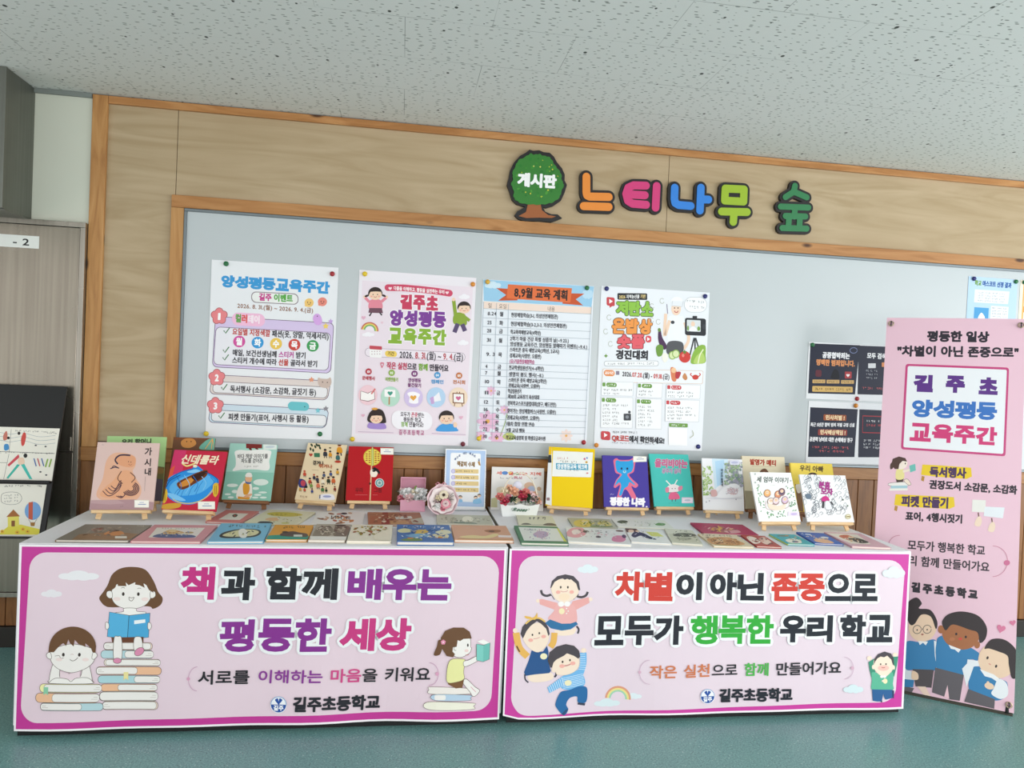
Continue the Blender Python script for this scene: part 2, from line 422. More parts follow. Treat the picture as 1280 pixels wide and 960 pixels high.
    def build(s, name, m, parent=None, mw=None, cuts=None, dn=None):
        me = bpy.data.meshes.new(name); me.from_pydata(s.V, [], s.Fc)
        at = me.attributes.new('Col', 'FLOAT_COLOR', 'FACE')
        at.data.foreach_set('color', np.array(s.C, dtype=np.float32).ravel())
        if cuts:
            # cut along a triangle grid so that every layer bends exactly alike
            bm = bmesh.new(); bm.from_mesh(me); nu, nv = cuts; du, dv = s.w/nu, s.h/nv
            def cut(co, no):
                g = bm.verts[:]+bm.edges[:]+bm.faces[:]; bmesh.ops.bisect_plane(bm, geom=g, dist=1e-7, plane_co=co, plane_no=no)
            for i in range(1, nu): cut((-s.w/2+du*i, 0, 0), (1, 0, 0))
            for i in range(1, nv): cut((0, dv*i, 0), (0, 1, 0))
            for i in range(-nv+1, nu): cut((-s.w/2+du*i, 0, 0), (dv, -du, 0))
            G = {}
            def gv(i, j):
                if (i, j) not in G:
                    d = dn(i/nu, j/nv); G[i, j] = Vector(d if isinstance(d, tuple) else (0, 0, d))
                return G[i, j]
            for v in bm.verts:
                fu = min(max((v.co.x+s.w/2)/du, 0), nu-1e-9); fv = min(max(v.co.y/dv, 0), nv-1e-9); i, j = int(fu), int(fv); fu -= i; fv -= j
                if fu >= fv: d = gv(i, j)*(1-fu)+gv(i+1, j)*(fu-fv)+gv(i+1, j+1)*fv
                else: d = gv(i, j)*(1-fv)+gv(i, j+1)*(fv-fu)+gv(i+1, j+1)*fu
                v.co += d
            bm.to_mesh(me); bm.free()
        o = new_obj(name, me, m, parent)
        if mw is not None:
            if parent: o.matrix_parent_inverse = Matrix.Identity(4); o.matrix_local = mw
            else: o.matrix_world = mw
        return o
UP = (0, 0, 1); XX = (1, 0, 0)

# ------------------------------------------------------------------ the room
CEIL = 2.663
struct('floor', MB().box(-4, 6, -5.0, .05, -.06, 0), floor_mat())
struct('ceiling', MB().box(-4, 6, -5.4, .05, CEIL, CEIL+.06), ceiling_mat())
wb = MB()
for a, b in ((-1.45, -1.1275), (-1.1245, 1.3745), (1.3775, 5.5)): wb.box(a, b, .012, .03, 1.0, CEIL)
struct('wall_back', wb, M_PLY)
struct('wall_core', MB().box(-3.2, 5.5, .031, .05, 0, CEIL), M_SEAM)
struct('wall_left', MB().box(-3.2, -1.512, .004, .03, 2.0, CEIL), M_WHITEWALL)
struct('trim_1', MB().box(-1.510, -1.442, -.008, .011, .973, CEIL-.004), M_PINE_Z, .002)      # post at the panelling's end
struct('trim_2', MB().box(-1.441, 5.5, -.006, .011, CEIL-.040, CEIL-.004), M_PINE_X, .002)  # top rail
struct('trim_3', MB().box(-1.139, 5.5, -.008, .011, 2.152, 2.212), M_PINE_X, .002)          # board surround, top
struct('trim_4', MB().box(-1.139, -1.079, -.008, .011, .975, 2.151), M_PINE_Z, .002)
struct('trim_5', MB().box(-3.2, 5.5, -.004, .03, .905, .972), M_RAIL, .003)                 # cap rail
pl = MB(); x = -3.2; k = 0
while x < 5.4:
    w_ = .098; pl.box(x+.0015, x+w_-.0015, .006, .03, .1, .904); x += w_
struct('trim_6', pl, M_WAIN, .003)                                                       # wainscot boards
struct('trim_7', MB().box(-3.2, -1.513, -.010, .003, CEIL-.022, CEIL-.001), M_GREYTRIM)
struct('baseboard_back', MB().box(-3.2, 5.5, -.010, .03, 0, .098), M_DARK, .003)
# ------------------------------------------------------------------ whiteboard
wbd = empty('whiteboard', 'long white enamel board in a grey metal frame on the plywood wall', 'whiteboard', mw=Matrix.Translation((-1.077, 0, .973)))
def child(mb, name, m, par, bevel=0, smooth=False):
    o = mb.build(name, m, par, bevel, smooth); o.matrix_parent_inverse = par.matrix_world.inverted(); return o
child(MB().box(-1.064, 5.2, -.003, .010, .987, 2.136), 'writing_surface', board_mat(), wbd)
for nm, bx in (('frame_rail', (-1.077, 5.2, -.012, .010, 2.1365, 2.150)), ('frame_rail', (-1.077, 5.2, -.016, .010, .9735, .9865)), ('frame_upright', (-1.077, -1.0645, -.012, .010, .987, 2.136))):
    child(MB().box(*bx), nm, M_ALU, wbd, .002)

# ------------------------------------------------------------------ posters pinned to the board
def sheet_mw(cx, zb, y=-.0045, roll=0.0): return frame_mw((cx, y, zb), (math.cos(roll), 0, math.sin(roll)), (-math.sin(roll), 0, math.cos(roll)))
def curl(a, b=0.0):
    return lambda u, v: a*math.sin(math.pi*u)*(1-v)**3 + b*math.sin(2*math.pi*u+.6)*math.sin(math.pi*v)+.0006
def face(p, cx, cy, r, skin='#f3d3b8', hair='#3a2a24', smile='#c0504a', cheek='#f0a898', ey='#2a2020', drop=18, fringe=.35, tilt=0):
    p.el(cx, cy, r, r*.92, skin, tilt)
    top = ell(cx, cy, r*1.06, r*1.0, 180-drop+tilt, 360+drop+tilt, 30)
    fr = [(cx+r*q*math.cos(math.radians(tilt)), cy-r*fringe*(1-.25*abs(q))+r*q*math.sin(math.radians(tilt))) for q in (.85, .45, .1, -.3, -.7)]
    p.poly(top+fr, hair)
    p.el(cx-r*.33, cy+r*.12, r*.07, r*.10, ey); p.el(cx+r*.33, cy+r*.12, r*.07, r*.10, ey)
    p.el(cx-r*.55, cy+r*.38, r*.16, r*.11, cheek); p.el(cx+r*.55, cy+r*.38, r*.16, r*.11, cheek)
    p.arc(cx, cy+r*.34, r*.22, r*.18, 15, 165, r*.07, smile)

# poster 1: event notice
Q1 = [(265.5, 323.7), (424, 335.5), (413.7, 551), (256, 544)]
p = Print(Q1, .608, .869).back('#e8eaec').base('#eceef2').at(250, 320, 4)
p.T('양성평등교육주간', 108, 122, 652, 163, 62, '#3d9bd8', 4.2, block=True, gap=.02)
p.rr(258, 176, 494, 232, 24, '#8b7f86', 14); p.rr(262, 180, 490, 228, 22, '#eff0ee', 14)
p.T([('길주 ', '#c8418f'), ('이벤트', '#57a945')], 296, 203, 466, 214, 36, bold=1.8)
p.T('2026. 8. 31.(월) ~ 2026. 9. 4.(금)', 188, 246, 568, 275, 26, '#9a7565', .9)
for x, y, c in ((547, 236, '#f2c877'), (614, 232, '#e98b7c')):
    p.el(x, y, 23, 22, c); p.el(x-7, y-2, 2.5, 3, '#4a3028'); p.el(x+7, y, 2.5, 3, '#4a3028'); p.arc(x, y+4, 6, 5, 10, 170, 2, '#4a3028'); p.el(x-14, y+13, 8, 7, c)
def panel(x0, y0, x1, y1, dy, fill, edge='#6d5a76'):
    p.rr(x0, y0, x1, y1, 26, edge, dy, -18); p.rr(x0+3, y0+3, x1-3, y1-3, 24, fill, dy, -18)
panel(78, 298, 672, 552, 40, '#d9c8ea'); p.rr(80, 350, 656, 540, 24, '#7c6a86', 38, -14); p.rr(83, 353, 653, 537, 22, '#ecebf2', 38, -14)
panel(62, 588, 655, 686, 40, '#e2d6d2'); p.rr(66, 622, 640, 680, 20, '#83777b', 36, -6); p.rr(69, 625, 637, 677, 18, '#ecebee', 36, -6)
panel(55, 732, 645, 828, 38, '#cfe0ec'); p.rr(58, 764, 634, 822, 20, '#6f7c88', 36, -6); p.rr(61, 767, 631, 819, 18, '#ecedf0', 36, -6)
for n_, x, y in ((1, 98, 298), (2, 84, 604), (3, 76, 744)):
    p.flower(x, y, 41, '#e9878c', None, '#a5525a'); p.T(str(n_), x-10, y, x+10, y, 42, '#ffffff', 2.2)
p.rr(162, 280, 326, 344, 30, '#f3bfdc', 10)
p.T([('컬', '#6aa356'), ('러', '#dc5a52'), ('데이', '#fbe9f2')], 178, 308, 302, 318, 40, bold=2)
def tick(x, y): p.line([(x-14, y-4), (x-5, y+10), (x+16, y-18)], 5, '#3f7a45')
for x, y in ((134, 374), (130, 470), (128, 508), (120, 656), (106, 798)): tick(x, y)
p.T([('요일별 지정색깔 ', '#c23b34'), ('패션(옷, 양말, 악세서리)', '#33323a')], 163, 375, 645, 406, 33, bold=1.0)
for i, (c, ch) in enumerate((('#d454a0', '월'), ('#3a9bd8', '화'), ('#eec75a', '수'), ('#cf4a40', '목'), ('#3f9d58', '금'))):
    x = 197+i*91.7; y = 426+i*6.5; p.el(x, y, 30, 29, c); p.T(ch, x-17, y-1, x+17, y+1, 36, '#ffffff', 1.6)
p.T([('매일, 보건선생님께 ', '#33323a'), ('스티커', '#c04ba0'), (' 받기', '#33323a')], 163, 480, 530, 500, 32, bold=1.0)
p.T([('스티커 개수에 따라 ', '#33323a'), ('선물', '#c23b34'), (' 골라서 받기', '#33323a')], 161, 518, 588, 543, 32, bold=1.0)
p.T('독서행사 (소감문, 소감화, 글짓기 등)', 150, 661, 580, 685, 34, '#33323a', 1.0)
p.T('피켓 만들기(표어, 사행시 등 활용)', 140, 800, 542, 818, 34, '#33323a', 1.0)
p.blob([(566, 318), (574, 296), (592, 292), (606, 306), (612, 332), (600, 348), (578, 344)], '#d9a8e6'); p.el(588, 304, 3, 3, '#5a3a66'); p.star(630, 354, 17, '#f2d36b'); p.star(655, 331, 14, '#c7a5df')
p.blob([(590, 612), (604, 616), (636, 618), (652, 612), (656, 640), (640, 662), (606, 660), (590, 642)], '#cdb8ae'); p.el(612, 634, 3, 3, '#4a3a34'); p.el(636, 636, 3, 3, '#4a3a34'); p.star(557, 621, 15, '#e89a78')
p.rr(438, 728, 544, 772, 22, '#6cc3cc', 6); p.el(522, 756, 3, 3, '#224a50'); p.star(588, 776, 15, '#7ec9d6'); p.star(628, 767, 15, '#8d8a92')
o = p.build('poster', PAPER, mw=sheet_mw(-.639, 1.0405), cuts=(8, 8), dn=curl(.006, .0015))
tag(o, 'white event poster with blue title and three pink numbered flowers', 'poster', 'large posters pinned to the whiteboard')

# poster 2: pink week poster
Q2 = [(450, 336), (597, 348), (582.5, 558.7), (437.5, 551)]
p = Print(Q2, .594, .872).back('#ebe6ec').base('#eee9f0').at(430, 325, 4)
p.poly([(94, 98), (650, 138), (600, 884), (50, 862)], '#ecdfe9')
p.line([(222, 136), (300, 138), (380, 146), (460, 156), (530, 168)], 34, '#cf4a68'); p.el(222, 136, 17, 17, '#cf4a68'); p.el(530, 168, 17, 17, '#cf4a68')
p.T('다름을 이해하고, 평등을 실천하는 우리', 250, 138, 506, 162, 20, '#ffffff', .5); p.heart(233, 140, 9, '#ffe3ea'); p.heart(519, 165, 9, '#ffe3ea')
p.T('길주초', 280, 207, 476, 219, 76, '#c9405f', 5, ('#f8f2f6', 5), True, gap=.08)
p.T('양성평등', 226, 286, 514, 304, 82, '#7d3f98', 5, ('#f8f2f6', 5), True, gap=.08)
p.T('교육주간', 218, 376, 514, 392, 80, '#8bb23a', 5, ('#f8f2f6', 5), True, gap=.08)
def jumper(cx, cy, r, shirt, low, girl):
    p.line([(cx-r*.9, cy+r*1.2), (cx-r*1.5, cy+r*.55)], r*.42, shirt); p.line([(cx+r*.9, cy+r*1.2), (cx+r*1.6, cy+r*.6)], r*.42, shirt)
    p.el(cx-r*1.6, cy+r*.45, r*.2, r*.2, '#f3d3b8'); p.el(cx+r*1.7, cy+r*.5, r*.2, r*.2, '#f3d3b8')
    p.blob([(cx-r*.75, cy+r*.95), (cx+r*.75, cy+r*.95), (cx+r*.95, cy+r*2.3), (cx-r*.9, cy+r*2.3)], shirt)
    p.poly([(cx-r*.9, cy+r*2.1), (cx+r*.95, cy+r*2.15), (cx+r*1.1, cy+r*2.9), (cx-r*1.05, cy+r*2.8)], low)
    p.line([(cx-r*.6, cy+r*2.8), (cx-r*.9, cy+r*3.3)], r*.2, '#2f2a33'); p.line([(cx+r*.6, cy+r*2.8), (cx+r*.95, cy+r*3.2)], r*.2, '#2f2a33')
    if girl: p.el(cx-r*1.25, cy+r*.3, r*.35, r*.16, '#2f2422', -20); p.el(cx+r*1.25, cy+r*.3, r*.35, r*.16, '#2f2422', 20)
    face(p, cx, cy, r, hair='#2f2422')
jumper(158, 166, 34, '#e58a9c', '#6e4a5a', True)
p.line([(560, 285), (551, 205)], 18, '#8ca63a'); p.el(551, 200, 9, 9, '#f3d3b8'); p.line([(600, 285), (630, 308)], 16, '#8ca63a')
p.blob([(556, 270), (606, 275), (612, 330), (550, 322)], '#8ca63a'); p.line([(570, 322), (552, 366)], 22, '#5a4a70'); p.line([(592, 325), (606, 360)], 22, '#5a4a70')
face(p, 603, 242, 32, hair='#2f2422')
for r_, c in ((44, '#c96f5c'), (37, '#e5cf6b'), (30, '#6faf6a'), (23, '#f4e9f1')): p.el(128, 350, r_, r_*.95, c, 8, 180, 360)
p.cloud(120, 370, 66, 22, '#f5f2f8'); p.cloud(604, 186, 60, 26, '#f5f2f8'); p.cloud(594, 418, 60, 26, '#f5f2f8')
p.heart(98, 286, 11, '#e3b2c8'); p.heart(190, 312, 7, '#eac9d6')
p.rr(104, 436, 606, 480, 22, '#a08fa0', 34, -3); p.rr(106, 438, 604, 478, 20, '#efe6ef', 34, -3)
p.rr(126, 430, 186, 484, 5, '#f6f4f4', 5); p.rr(126, 426, 188, 444, 4, '#c54a58', 5)
for i in range(8): p.el(138+(i % 4)*13, 456+(i//4)*13, 3, 3, '#c9b2b8')
p.rr(203, 452, 262, 482, 14, '#f0cf63', 4); p.T('기간', 216, 466, 249, 469, 20, '#5a4a30', .6)
p.T([('2026. ', '#3a3540'), ('8. 31.', '#b8434f'), ('(월) ~ ', '#3a3540'), ('9. 4.', '#b8434f'), ('(금)', '#3a3540')], 275, 472, 594, 490, 40, bold=1.0)
p.T([('♡ ', '#d66a84'), ('작은 실천', '#c03f5e'), ('으로 ', '#443c48'), ('함께', '#79a83b'), (' 만들어요', '#443c48')], 178, 524, 520, 546, 34, bold=1.2)
for i, (c, t_, x, y) in enumerate((('#b8404f', '문예행사', 120, 556), ('#8fb04c', '피켓만들기', 235, 564), ('#7c3a78', '양성평등', 349, 570), ('#4a9ad0', '캠페인', 463, 579), ('#c47a4e', '전시회', 572, 583))):
    p.el(x, y, 16, 16, c); p.T('0%d' % (i+1), x-8, y, x+8, y, 15, '#ffffff', .5); p.T(t_, x-32, y+31, x+32, y+35, 20, c, .7)
p.T('물건찾기', 314, 625, 382, 630, 20, '#7c3a78', .7)
for c, x, y in (('#f1cdd6', 115, 673), ('#b9dccb', 227, 682), ('#d4c4e8', 342, 688), ('#b7d4ef', 455, 690), ('#f1dbc4', 566, 692)): p.el(x, y, 47, 50, c)
p.poly([(80, 652), (115, 664), (146, 650), (150, 694), (116, 704), (78, 696)], '#faf6f4'); p.line([(80, 652), (115, 664), (146, 650), (150, 694), (116, 704), (78, 696)], 3, '#6a4a4a', True); p.line([(132, 668), (152, 642)], 8, '#d77a7a')
p.line([(222, 680), (220, 722)], 7, '#b8865a'); p.rr(198, 646, 252, 682, 2, '#fbf8f8', 4); p.heart(226, 666, 13, '#3f9c86')
p.blob([(312, 668), (332, 660), (352, 662), (374, 674), (366, 692), (362, 718), (322, 714), (322, 688)], '#fbf8fb'); p.heart(341, 690, 16, '#e8a84a')
p.poly([(424, 704), (470, 664), (480, 706), (430, 716)], '#f4f2f8'); p.poly([(424, 692), (442, 684), (446, 720), (430, 724)], '#c8a6d6')
p.line([(545, 735), (560, 664)], 4, '#7d5234'); p.line([(586, 738), (572, 664)], 4, '#7d5234'); p.rr(537, 668, 596, 720, 2, '#8a5c3a', 4); p.rr(542, 673, 591, 715, 2, '#f8f4f2', 4); p.heart(566, 696, 13, '#cf6a92')
p.blob([(118, 812), (150, 806), (192, 812), (200, 842), (118, 838)], '#a58bd0'); p.blob([(120, 765), (150, 742), (188, 752), (204, 800), (192, 814), (116, 806)], '#2f2422'); face(p, 155, 786, 32, hair='#2f2422'); p.el(148, 742, 16, 6, '#e8a84a')
p.blob([(462, 836), (490, 822), (540, 826), (556, 846), (556, 860), (458, 858)], '#4a9fe0'); face(p, 505, 792, 36, hair='#2f2422'); p.el(548, 828, 10, 14, '#f3d3b8')
p.rr(232, 750, 434, 842, 40, '#f6f4fa', 12)
p.T([('모두가 ', '#443c48'), ('존중', '#c03f5e'), ('받는', '#443c48')], 276, 770, 394, 777, 24, bold=.7); p.T('평등한 학교,', 290, 797, 384, 803, 24, '#443c48', .7); p.T([('함께', '#79a83b'), (' 만들어요!', '#443c48')], 278, 820, 390, 826, 24, bold=.7)
p.heart(90, 774, 9, '#e3b2c8'); p.heart(578, 792, 10, '#e3b2c8')
p.line([(64, 854), (240, 862)], 2, '#b79ab8'); p.line([(430, 868), (600, 878)], 2, '#b79ab8'); p.T('길주초등학교', 266, 859, 396, 866, 26, '#b45a86', .5, adv=1.2)
o = p.build('poster', PAPER, mw=sheet_mw(.060, 1.032, roll=-.006), cuts=(8, 8), dn=curl(.007, -.0015))
tag(o, 'pale pink poster with jumping children and coloured title between white notices', 'poster', 'large posters pinned to the whiteboard')

# poster 3: monthly plan
Q3 = [(604, 349.4), (741.9, 357), (733.6, 555.4), (594.7, 550.7)]
p = Print(Q3, .591, .840).back('#e4e9f0').base('#e8edf4').at(590, 340, 4.247)
p.poly([(60, 42), (645, 74), (632, 182), (62, 154)], '#9ccbe8'); p.cloud(110, 70, 90, 36, '#cfe6f4'); p.cloud(610, 110, 60, 60, '#bcdcf0')
p.poly([(128, 86), (240, 92), (240, 150), (138, 152), (180, 122)], '#c8562e'); p.poly([(478, 110), (594, 112), (548, 142), (588, 174), (478, 166)], '#c8562e')
p.poly([(190, 66), (528, 84), (520, 160), (182, 140)], '#e0703f')
p.T('8,9월 교육 계획', 222, 106, 508, 122, 54, '#2e2422', 2.0)
p.poly([(62, 156), (634, 184), (632, 220), (60, 194)], '#f1dccf')
p.T('일', 84, 177, 106, 178, 26, '#5a4a42'); p.T('요일', 142, 180, 184, 183, 26, '#5a4a42'); p.T('내용', 398, 192, 438, 195, 26, '#5a4a42')
LC = '#a9b4be'
rows = [(194, '8.24', '월', ['현장체험학습(3-1, 의성안전체험관)']), (242, '25', '화', ['현장체험학습(3-2,3-3, 의성안전체험관)']), (288, '28', '금', ['학교폭력예방교육(4학년)']),
        (328, '31', '월', ['2학기 마을 건강 특별 상품의 날(~9.23.)', '양성평등 교육주간, 양성평등 열매따기 이벤트(~9.4.)']),
        (386, '9. 3', '목', ['스마트폰 중독 예방교육(3학년, 2교시)', '경제교육(사랑반, 오름반)', '(유)가을현장체험학습']),
        (478, '4', '금', ['전교학생임원선거(4~6학년)']), (514, '7', '월', ['생명의 봉도 행사(~11.)']), (548, '10', '목', ['스마트폰 중독 예방교육(2학년)', '경제교육(사랑반, 오름반)']),
        (606, '11', '금', ['학급임원선거', '제30회 교육장기 육상대회']), (664, '12', '토', ['경북학교스포츠클럽대회(양구, 배드민턴)']), (706, '16', '수', ['찾아가는 양성체험버스(사랑반, 오름반)']),
        (744, '17', '목', ['경제교육(사랑반, 오름반)']), (778, '19', '토', ['태1차 합창 연합 연습']), (812, '22', '화', ['9월 교내 행동']), (846, '30', '수', ['학교교육설명회 및 학생모금과수원'])]
for fx, fy, r_ in ((82, 790, 58), (100, 628, 26), (130, 880, 44), (170, 730, 26), (500, 868, 34), (45, 868, 30)):
    for k in range(8):
        a = k*math.pi/4; p.el(fx+math.cos(a)*r_*.6, fy+math.sin(a)*r_*.6, r_*.42, r_*.24, '#e9bcd8' if fx < 450 else '#efdcd6', math.degrees(a))
    p.el(fx, fy, r_*.2, r_*.2, '#e8b060')
p.cur([(186, 750), (170, 810), (148, 870)], 4, '#9db46a'); p.blob([(160, 870), (200, 846), (230, 880), (190, 892)], '#b9c77a'); p.blob([(170, 880), (184, 856), (196, 884)], '#d7d071')
for i, (y, d_, w_, ls) in enumerate(rows):
    xl = 62-(y-150)*.042; xr = 634-(y-150)*.044
    p.line([(xl, y), (xr, y+26-(y-190)*.02)], 2.2, LC)
    ny = rows[i+1][0] if i+1 < len(rows) else 890; m_ = (y+ny)/2
    p.T(d_, xl+22, m_+1, xl+22+12*len(d_), m_+2, 24, '#3a3a44', .5); p.T(w_, xl+86, m_+4, xl+106, m_+5, 24, '#2c2c36', .6)
    for j, t_ in enumerate(ls):
        yy = y+(ny-y)*(j+.5)/len(ls)+8; L_ = len(t_)*(12.4 if len(ls) == 1 else 12.0)
        if len(t_) > 26: L_ = 410
        p.T(t_, xl+146, yy, xl+146+L_, yy+L_*.036, 24, '#b8487f' if '(유)' in t_ else '#33333d', .5)
for k in (0, 1, 2, 3):
    xt, xb = ((62, 26), (130, 104), (192, 176), (632, 598))[k]; p.line([(xt, 158+k*6), (xb, 880+k*4)], 2.2, LC)
o = p.build('poster', PAPER, mw=sheet_mw(.693, 1.058), cuts=(8, 8), dn=curl(.006, .0012))
tag(o, 'monthly plan poster with orange ribbon title, date table and pink flowers', 'poster', 'large posters pinned to the whiteboard')

# poster 4: cooking contest
Q4 = [(752.5, 358), (887.3, 365), (877, 564), (741, 559)]
p = Print(Q4, .607, .862).back('#e6eaf0').base('#eaeef4').at(740, 340, 4.175)
p.rr(78, 132, 120, 176, 8, '#c9474e', 4); p.poly([(92, 142), (92, 166), (110, 155)], '#ffffff'); p.poly([(92, 176), (112, 176), (94, 188)], '#c9474e')
p.rr(134, 112, 288, 146, 6, '#2d3036', 0); p.T([('2026 ', '#e8d08a'), ('지역농산물 ', '#f2f2f2'), ('기반', '#e8d08a')], 142, 131, 280, 127, 20, bold=.5)
p.T('저탄소', 126, 188, 320, 192, 76, '#8fc24a', 5, ('#33452a', 3.5), True, gap=.03)
p.T('온밥상', 104, 280, 314, 284, 80, '#ee9a4d', 5, ('#5a3a22', 3.5), True, gap=.03)
p.T('숏폼', 130, 362, 274, 360, 74, '#e2606a', 5, ('#56262c', 3.5), True, gap=.03)
p.rr(278, 330, 308, 366, 12, '#d9515c'); p.poly([(287, 338), (287, 358), (302, 348)], '#ffffff')
p.T('경진대회', 122, 428, 294, 432, 46, '#2f2f36', 2.6)
p.rr(62, 462, 346, 490, 12, '#9aa0a6', -2); p.rr(64, 464, 344, 488, 11, '#f2f4f7', -2); p.sq(25, 80, 478, 334, 474, 15, '#5a5f66')
for x, y in ((365, 150), (345, 258), (90, 238), (96, 374), (312, 178), (310, 250), (72, 310)): p.arc(x, y, 11, 13, 20, 320, 3, '#b9bdb4')
p.star(72, 436, 11, '#6f9a4a', 4)
# the cook, the camera on its tripod, the vegetables
p.blob([(398, 236), (440, 226), (482, 240), (486, 330), (470, 372), (404, 372), (394, 320)], '#f0f4f8')
p.cur([(404, 250), (378, 330), (384, 216)], 16, '#f1d3bb'); p.cur([(482, 260), (504, 344), (478, 400)], 16, '#f1d3bb'); p.line([(390, 166), (394, 216)], 4, '#8b7f9a')
p.blob([(398, 362), (470, 364), (468, 420), (392, 424)], '#55575c'); p.el(438, 190, 25, 34, '#f3d6c0'); p.el(442, 150, 30, 22, '#f4f6f8'); p.rr(414, 150, 470, 176, 4, '#e9edf2')
p.el(430, 186, 3, 4, '#3a2a24'); p.el(448, 186, 3, 4, '#3a2a24'); p.arc(439, 200, 9, 9, 0, 180, 4, '#b8484a'); p.el(420, 260, 10, 9, '#3d4148')
p.line([(420, 150), (416, 175), (470, 178), (476, 150)], 2, '#b9bec5')
p.rr(480, 128, 600, 208, 40, '#b8bec4', 0); p.rr(482, 130, 598, 206, 38, '#f4f6f9', 0); p.sq(8, 494, 150, 590, 154, 18, '#6a6f76'); p.sq(7, 508, 180, 590, 184, 18, '#6a6f76')
for a in ((532, 340, 510, 430), (536, 340, 538, 430), (540, 340, 566, 428)): p.line([(a[0], a[1]), (a[2], a[3])], 7, '#2d3036')
p.rr(484, 236, 594, 326, 12, '#2d3036', 4); p.rr(494, 246, 566, 306, 4, '#d9dfe2', 3); p.el(584, 282, 9, 14, '#3d4148'); p.rr(524, 226, 548, 238, 3, '#2d3036')
p.el(526, 268, 11, 14, '#f1d3bb'); p.blob([(512, 290), (526, 280), (542, 290), (544, 304), (510, 303)], '#f4f6f8'); p.el(500, 290, 5, 14, '#7aa04c'); p.el(556, 292, 8, 12, '#7aa04c')
p.blob([(346, 300), (356, 296), (366, 340), (388, 380), (380, 402), (358, 392), (344, 350)], '#4b2f52'); p.el(350, 300, 8, 10, '#6f8f4a')
p.blob([(332, 392), (350, 376), (370, 388), (364, 430), (340, 436)], '#6f9a42'); p.blob([(366, 424), (390, 424), (394, 452), (378, 470), (364, 452)], '#f2f0e6')
for x, y in ((418, 432), (436, 424)): p.el(x, y, 20, 22, '#8fb35a'); p.el(x, y, 15, 17, '#dbe6b4')
p.el(483, 440, 30, 30, '#cf3f38'); p.star(482, 414, 13, '#5f8a3c'); p.el(474, 432, 7, 9, '#e88a80')
p.blob([(514, 470), (530, 410), (560, 380), (590, 382), (592, 430), (590, 468), (550, 476)], '#8cb548'); p.blob([(530, 472), (548, 430), (578, 420), (586, 468)], '#b5d070'); p.cur([(552, 474), (562, 430), (580, 400)], 6, '#eaf0c8')
p.rr(54, 502, 580, 572, 8, '#d9b9a0', 10, -4); p.rr(56, 504, 578, 570, 7, '#eef0f4', 10, -4)
p.rr(60, 508, 116, 540, 15, '#e58d4e', 2); p.T('공모기간', 66, 524, 110, 525, 15, '#ffffff', .5); p.rr(122, 514, 140, 534, 2, '#8a7f92')
p.T([('2026.', '#3a3a42'), ('07.20', '#c2443f'), ('.(월) - ', '#3a3a42'), ('09.18.', '#c2443f'), ('(금)', '#3a3a42')], 155, 528, 402, 544, 30, bold=1.0)
p.blob([(408, 500), (426, 496), (440, 520), (436, 566), (414, 560)], '#d9805a'); p.el(424, 510, 13, 14, '#f0c49a'); p.blob([(436, 520), (462, 520), (450, 552), (434, 550)], '#b83a44')
p.blob([(470, 546), (482, 524), (496, 548), (486, 562)], '#c98a5a'); p.el(538, 546, 17, 13, '#cc4038')
for k in (-1, 1): p.cur([(538+k*16, 542), (538+k*26, 532), (538+k*20, 524)], 5, '#cc4038')
def info(x0, y0, x1, y1, title, tcol, lines):
    p.rr(x0, y0, x1, y1, 4, '#c9ced4', 4, -4); p.rr(x0+2, y0+2, x1-2, y1-2, 3, '#f3f5f8', 4, -4)
    p.rr(x0+24, y0+6, x0+78, y0+28, 10, tcol, 2); p.sq(4, x0+30, y0+17, x0+72, y0+18, 15, '#ffffff', .5); p.rr(x0+4, y0+6, x0+20, y0+26, 3, tcol)
    for j, t_ in enumerate(lines): p.sq(len(t_), x0+8, y0+44+j*19, x0+12+min(len(t_)*9.3, x1-x0-16), y0+46+j*19, 14, '#4a4e55', .3)
info(48, 568, 214, 642, '참가자격', '#6f9a4a', ['경북 소재 초등학생, 중학생 개인', '또는 3인 이내 팀'])
info(232, 574, 366, 652, '공모분야', '#6f9a4a', ['· 60초 영상', '· 1인 1점'])
info(386, 582, 566, 658, '시상내역', '#c9474e', ['최우수상 2명, 우수상 4명', '장려상 10명 상장과 상금'])
info(44, 648, 210, 810, '공모내용', '#6f9a4a', ['저탄소 밥상을 차리는 모습', '· 제철 채소', '· 우리 지역 쌀', '· 남기지 않기', '· 직접 만들기', '· 60초 이내 세로 영상'])
info(226, 656, 362, 816, '제출서류', '#6f9a4a', ['· 참가신청서', '· 개인정보동의서', '· 영상 파일', '· 작품설명서', '· 학교장 추천', '· 기타 문의'])
info(380, 662, 560, 778, '유의사항', '#c9474e', ['· 타인의 저작물 사용 금지', '· 수상작은 홍보에 활용', '· 접수된 작품은 반환 안 함', '· 발표 10월'])
p.rr(160, 736, 198, 772, 4, '#45484e'); p.el(178, 754, 9, 9, '#8a8f96'); p.el(190, 728, 7, 7, '#45484e')
p.rr(42, 826, 90, 872, 10, '#c9474e', 4); p.poly([(58, 836), (58, 860), (76, 848)], '#ffffff')
p.sq(16, 102, 832, 232, 836, 15, '#4a4e55', .4)
p.T([('QR코드', '#c2443f'), ('에서 확인하세요!', '#33353c')], 98, 862, 372, 880, 34, bold=1.4)
p.sq(26, 98, 888, 320, 896, 12, '#7a7f86')
p.rr(398, 786, 496, 806, 4, '#6f9a4a', 4); p.sq(7, 410, 797, 486, 800, 14, '#ffffff', .4); p.rr(394, 810, 492, 902, 2, '#f8f9fb', 5)
p.cur([(506, 866), (526, 850), (520, 826)], 3, '#b0b59a')
o = p.build('poster', PAPER, mw=sheet_mw(1.332, 1.041), cuts=(8, 8), dn=curl(.008, .0015))
tag(o, 'cooking contest poster with a cook, vegetables and a camera on a tripod', 'poster', 'large posters pinned to the whiteboard')

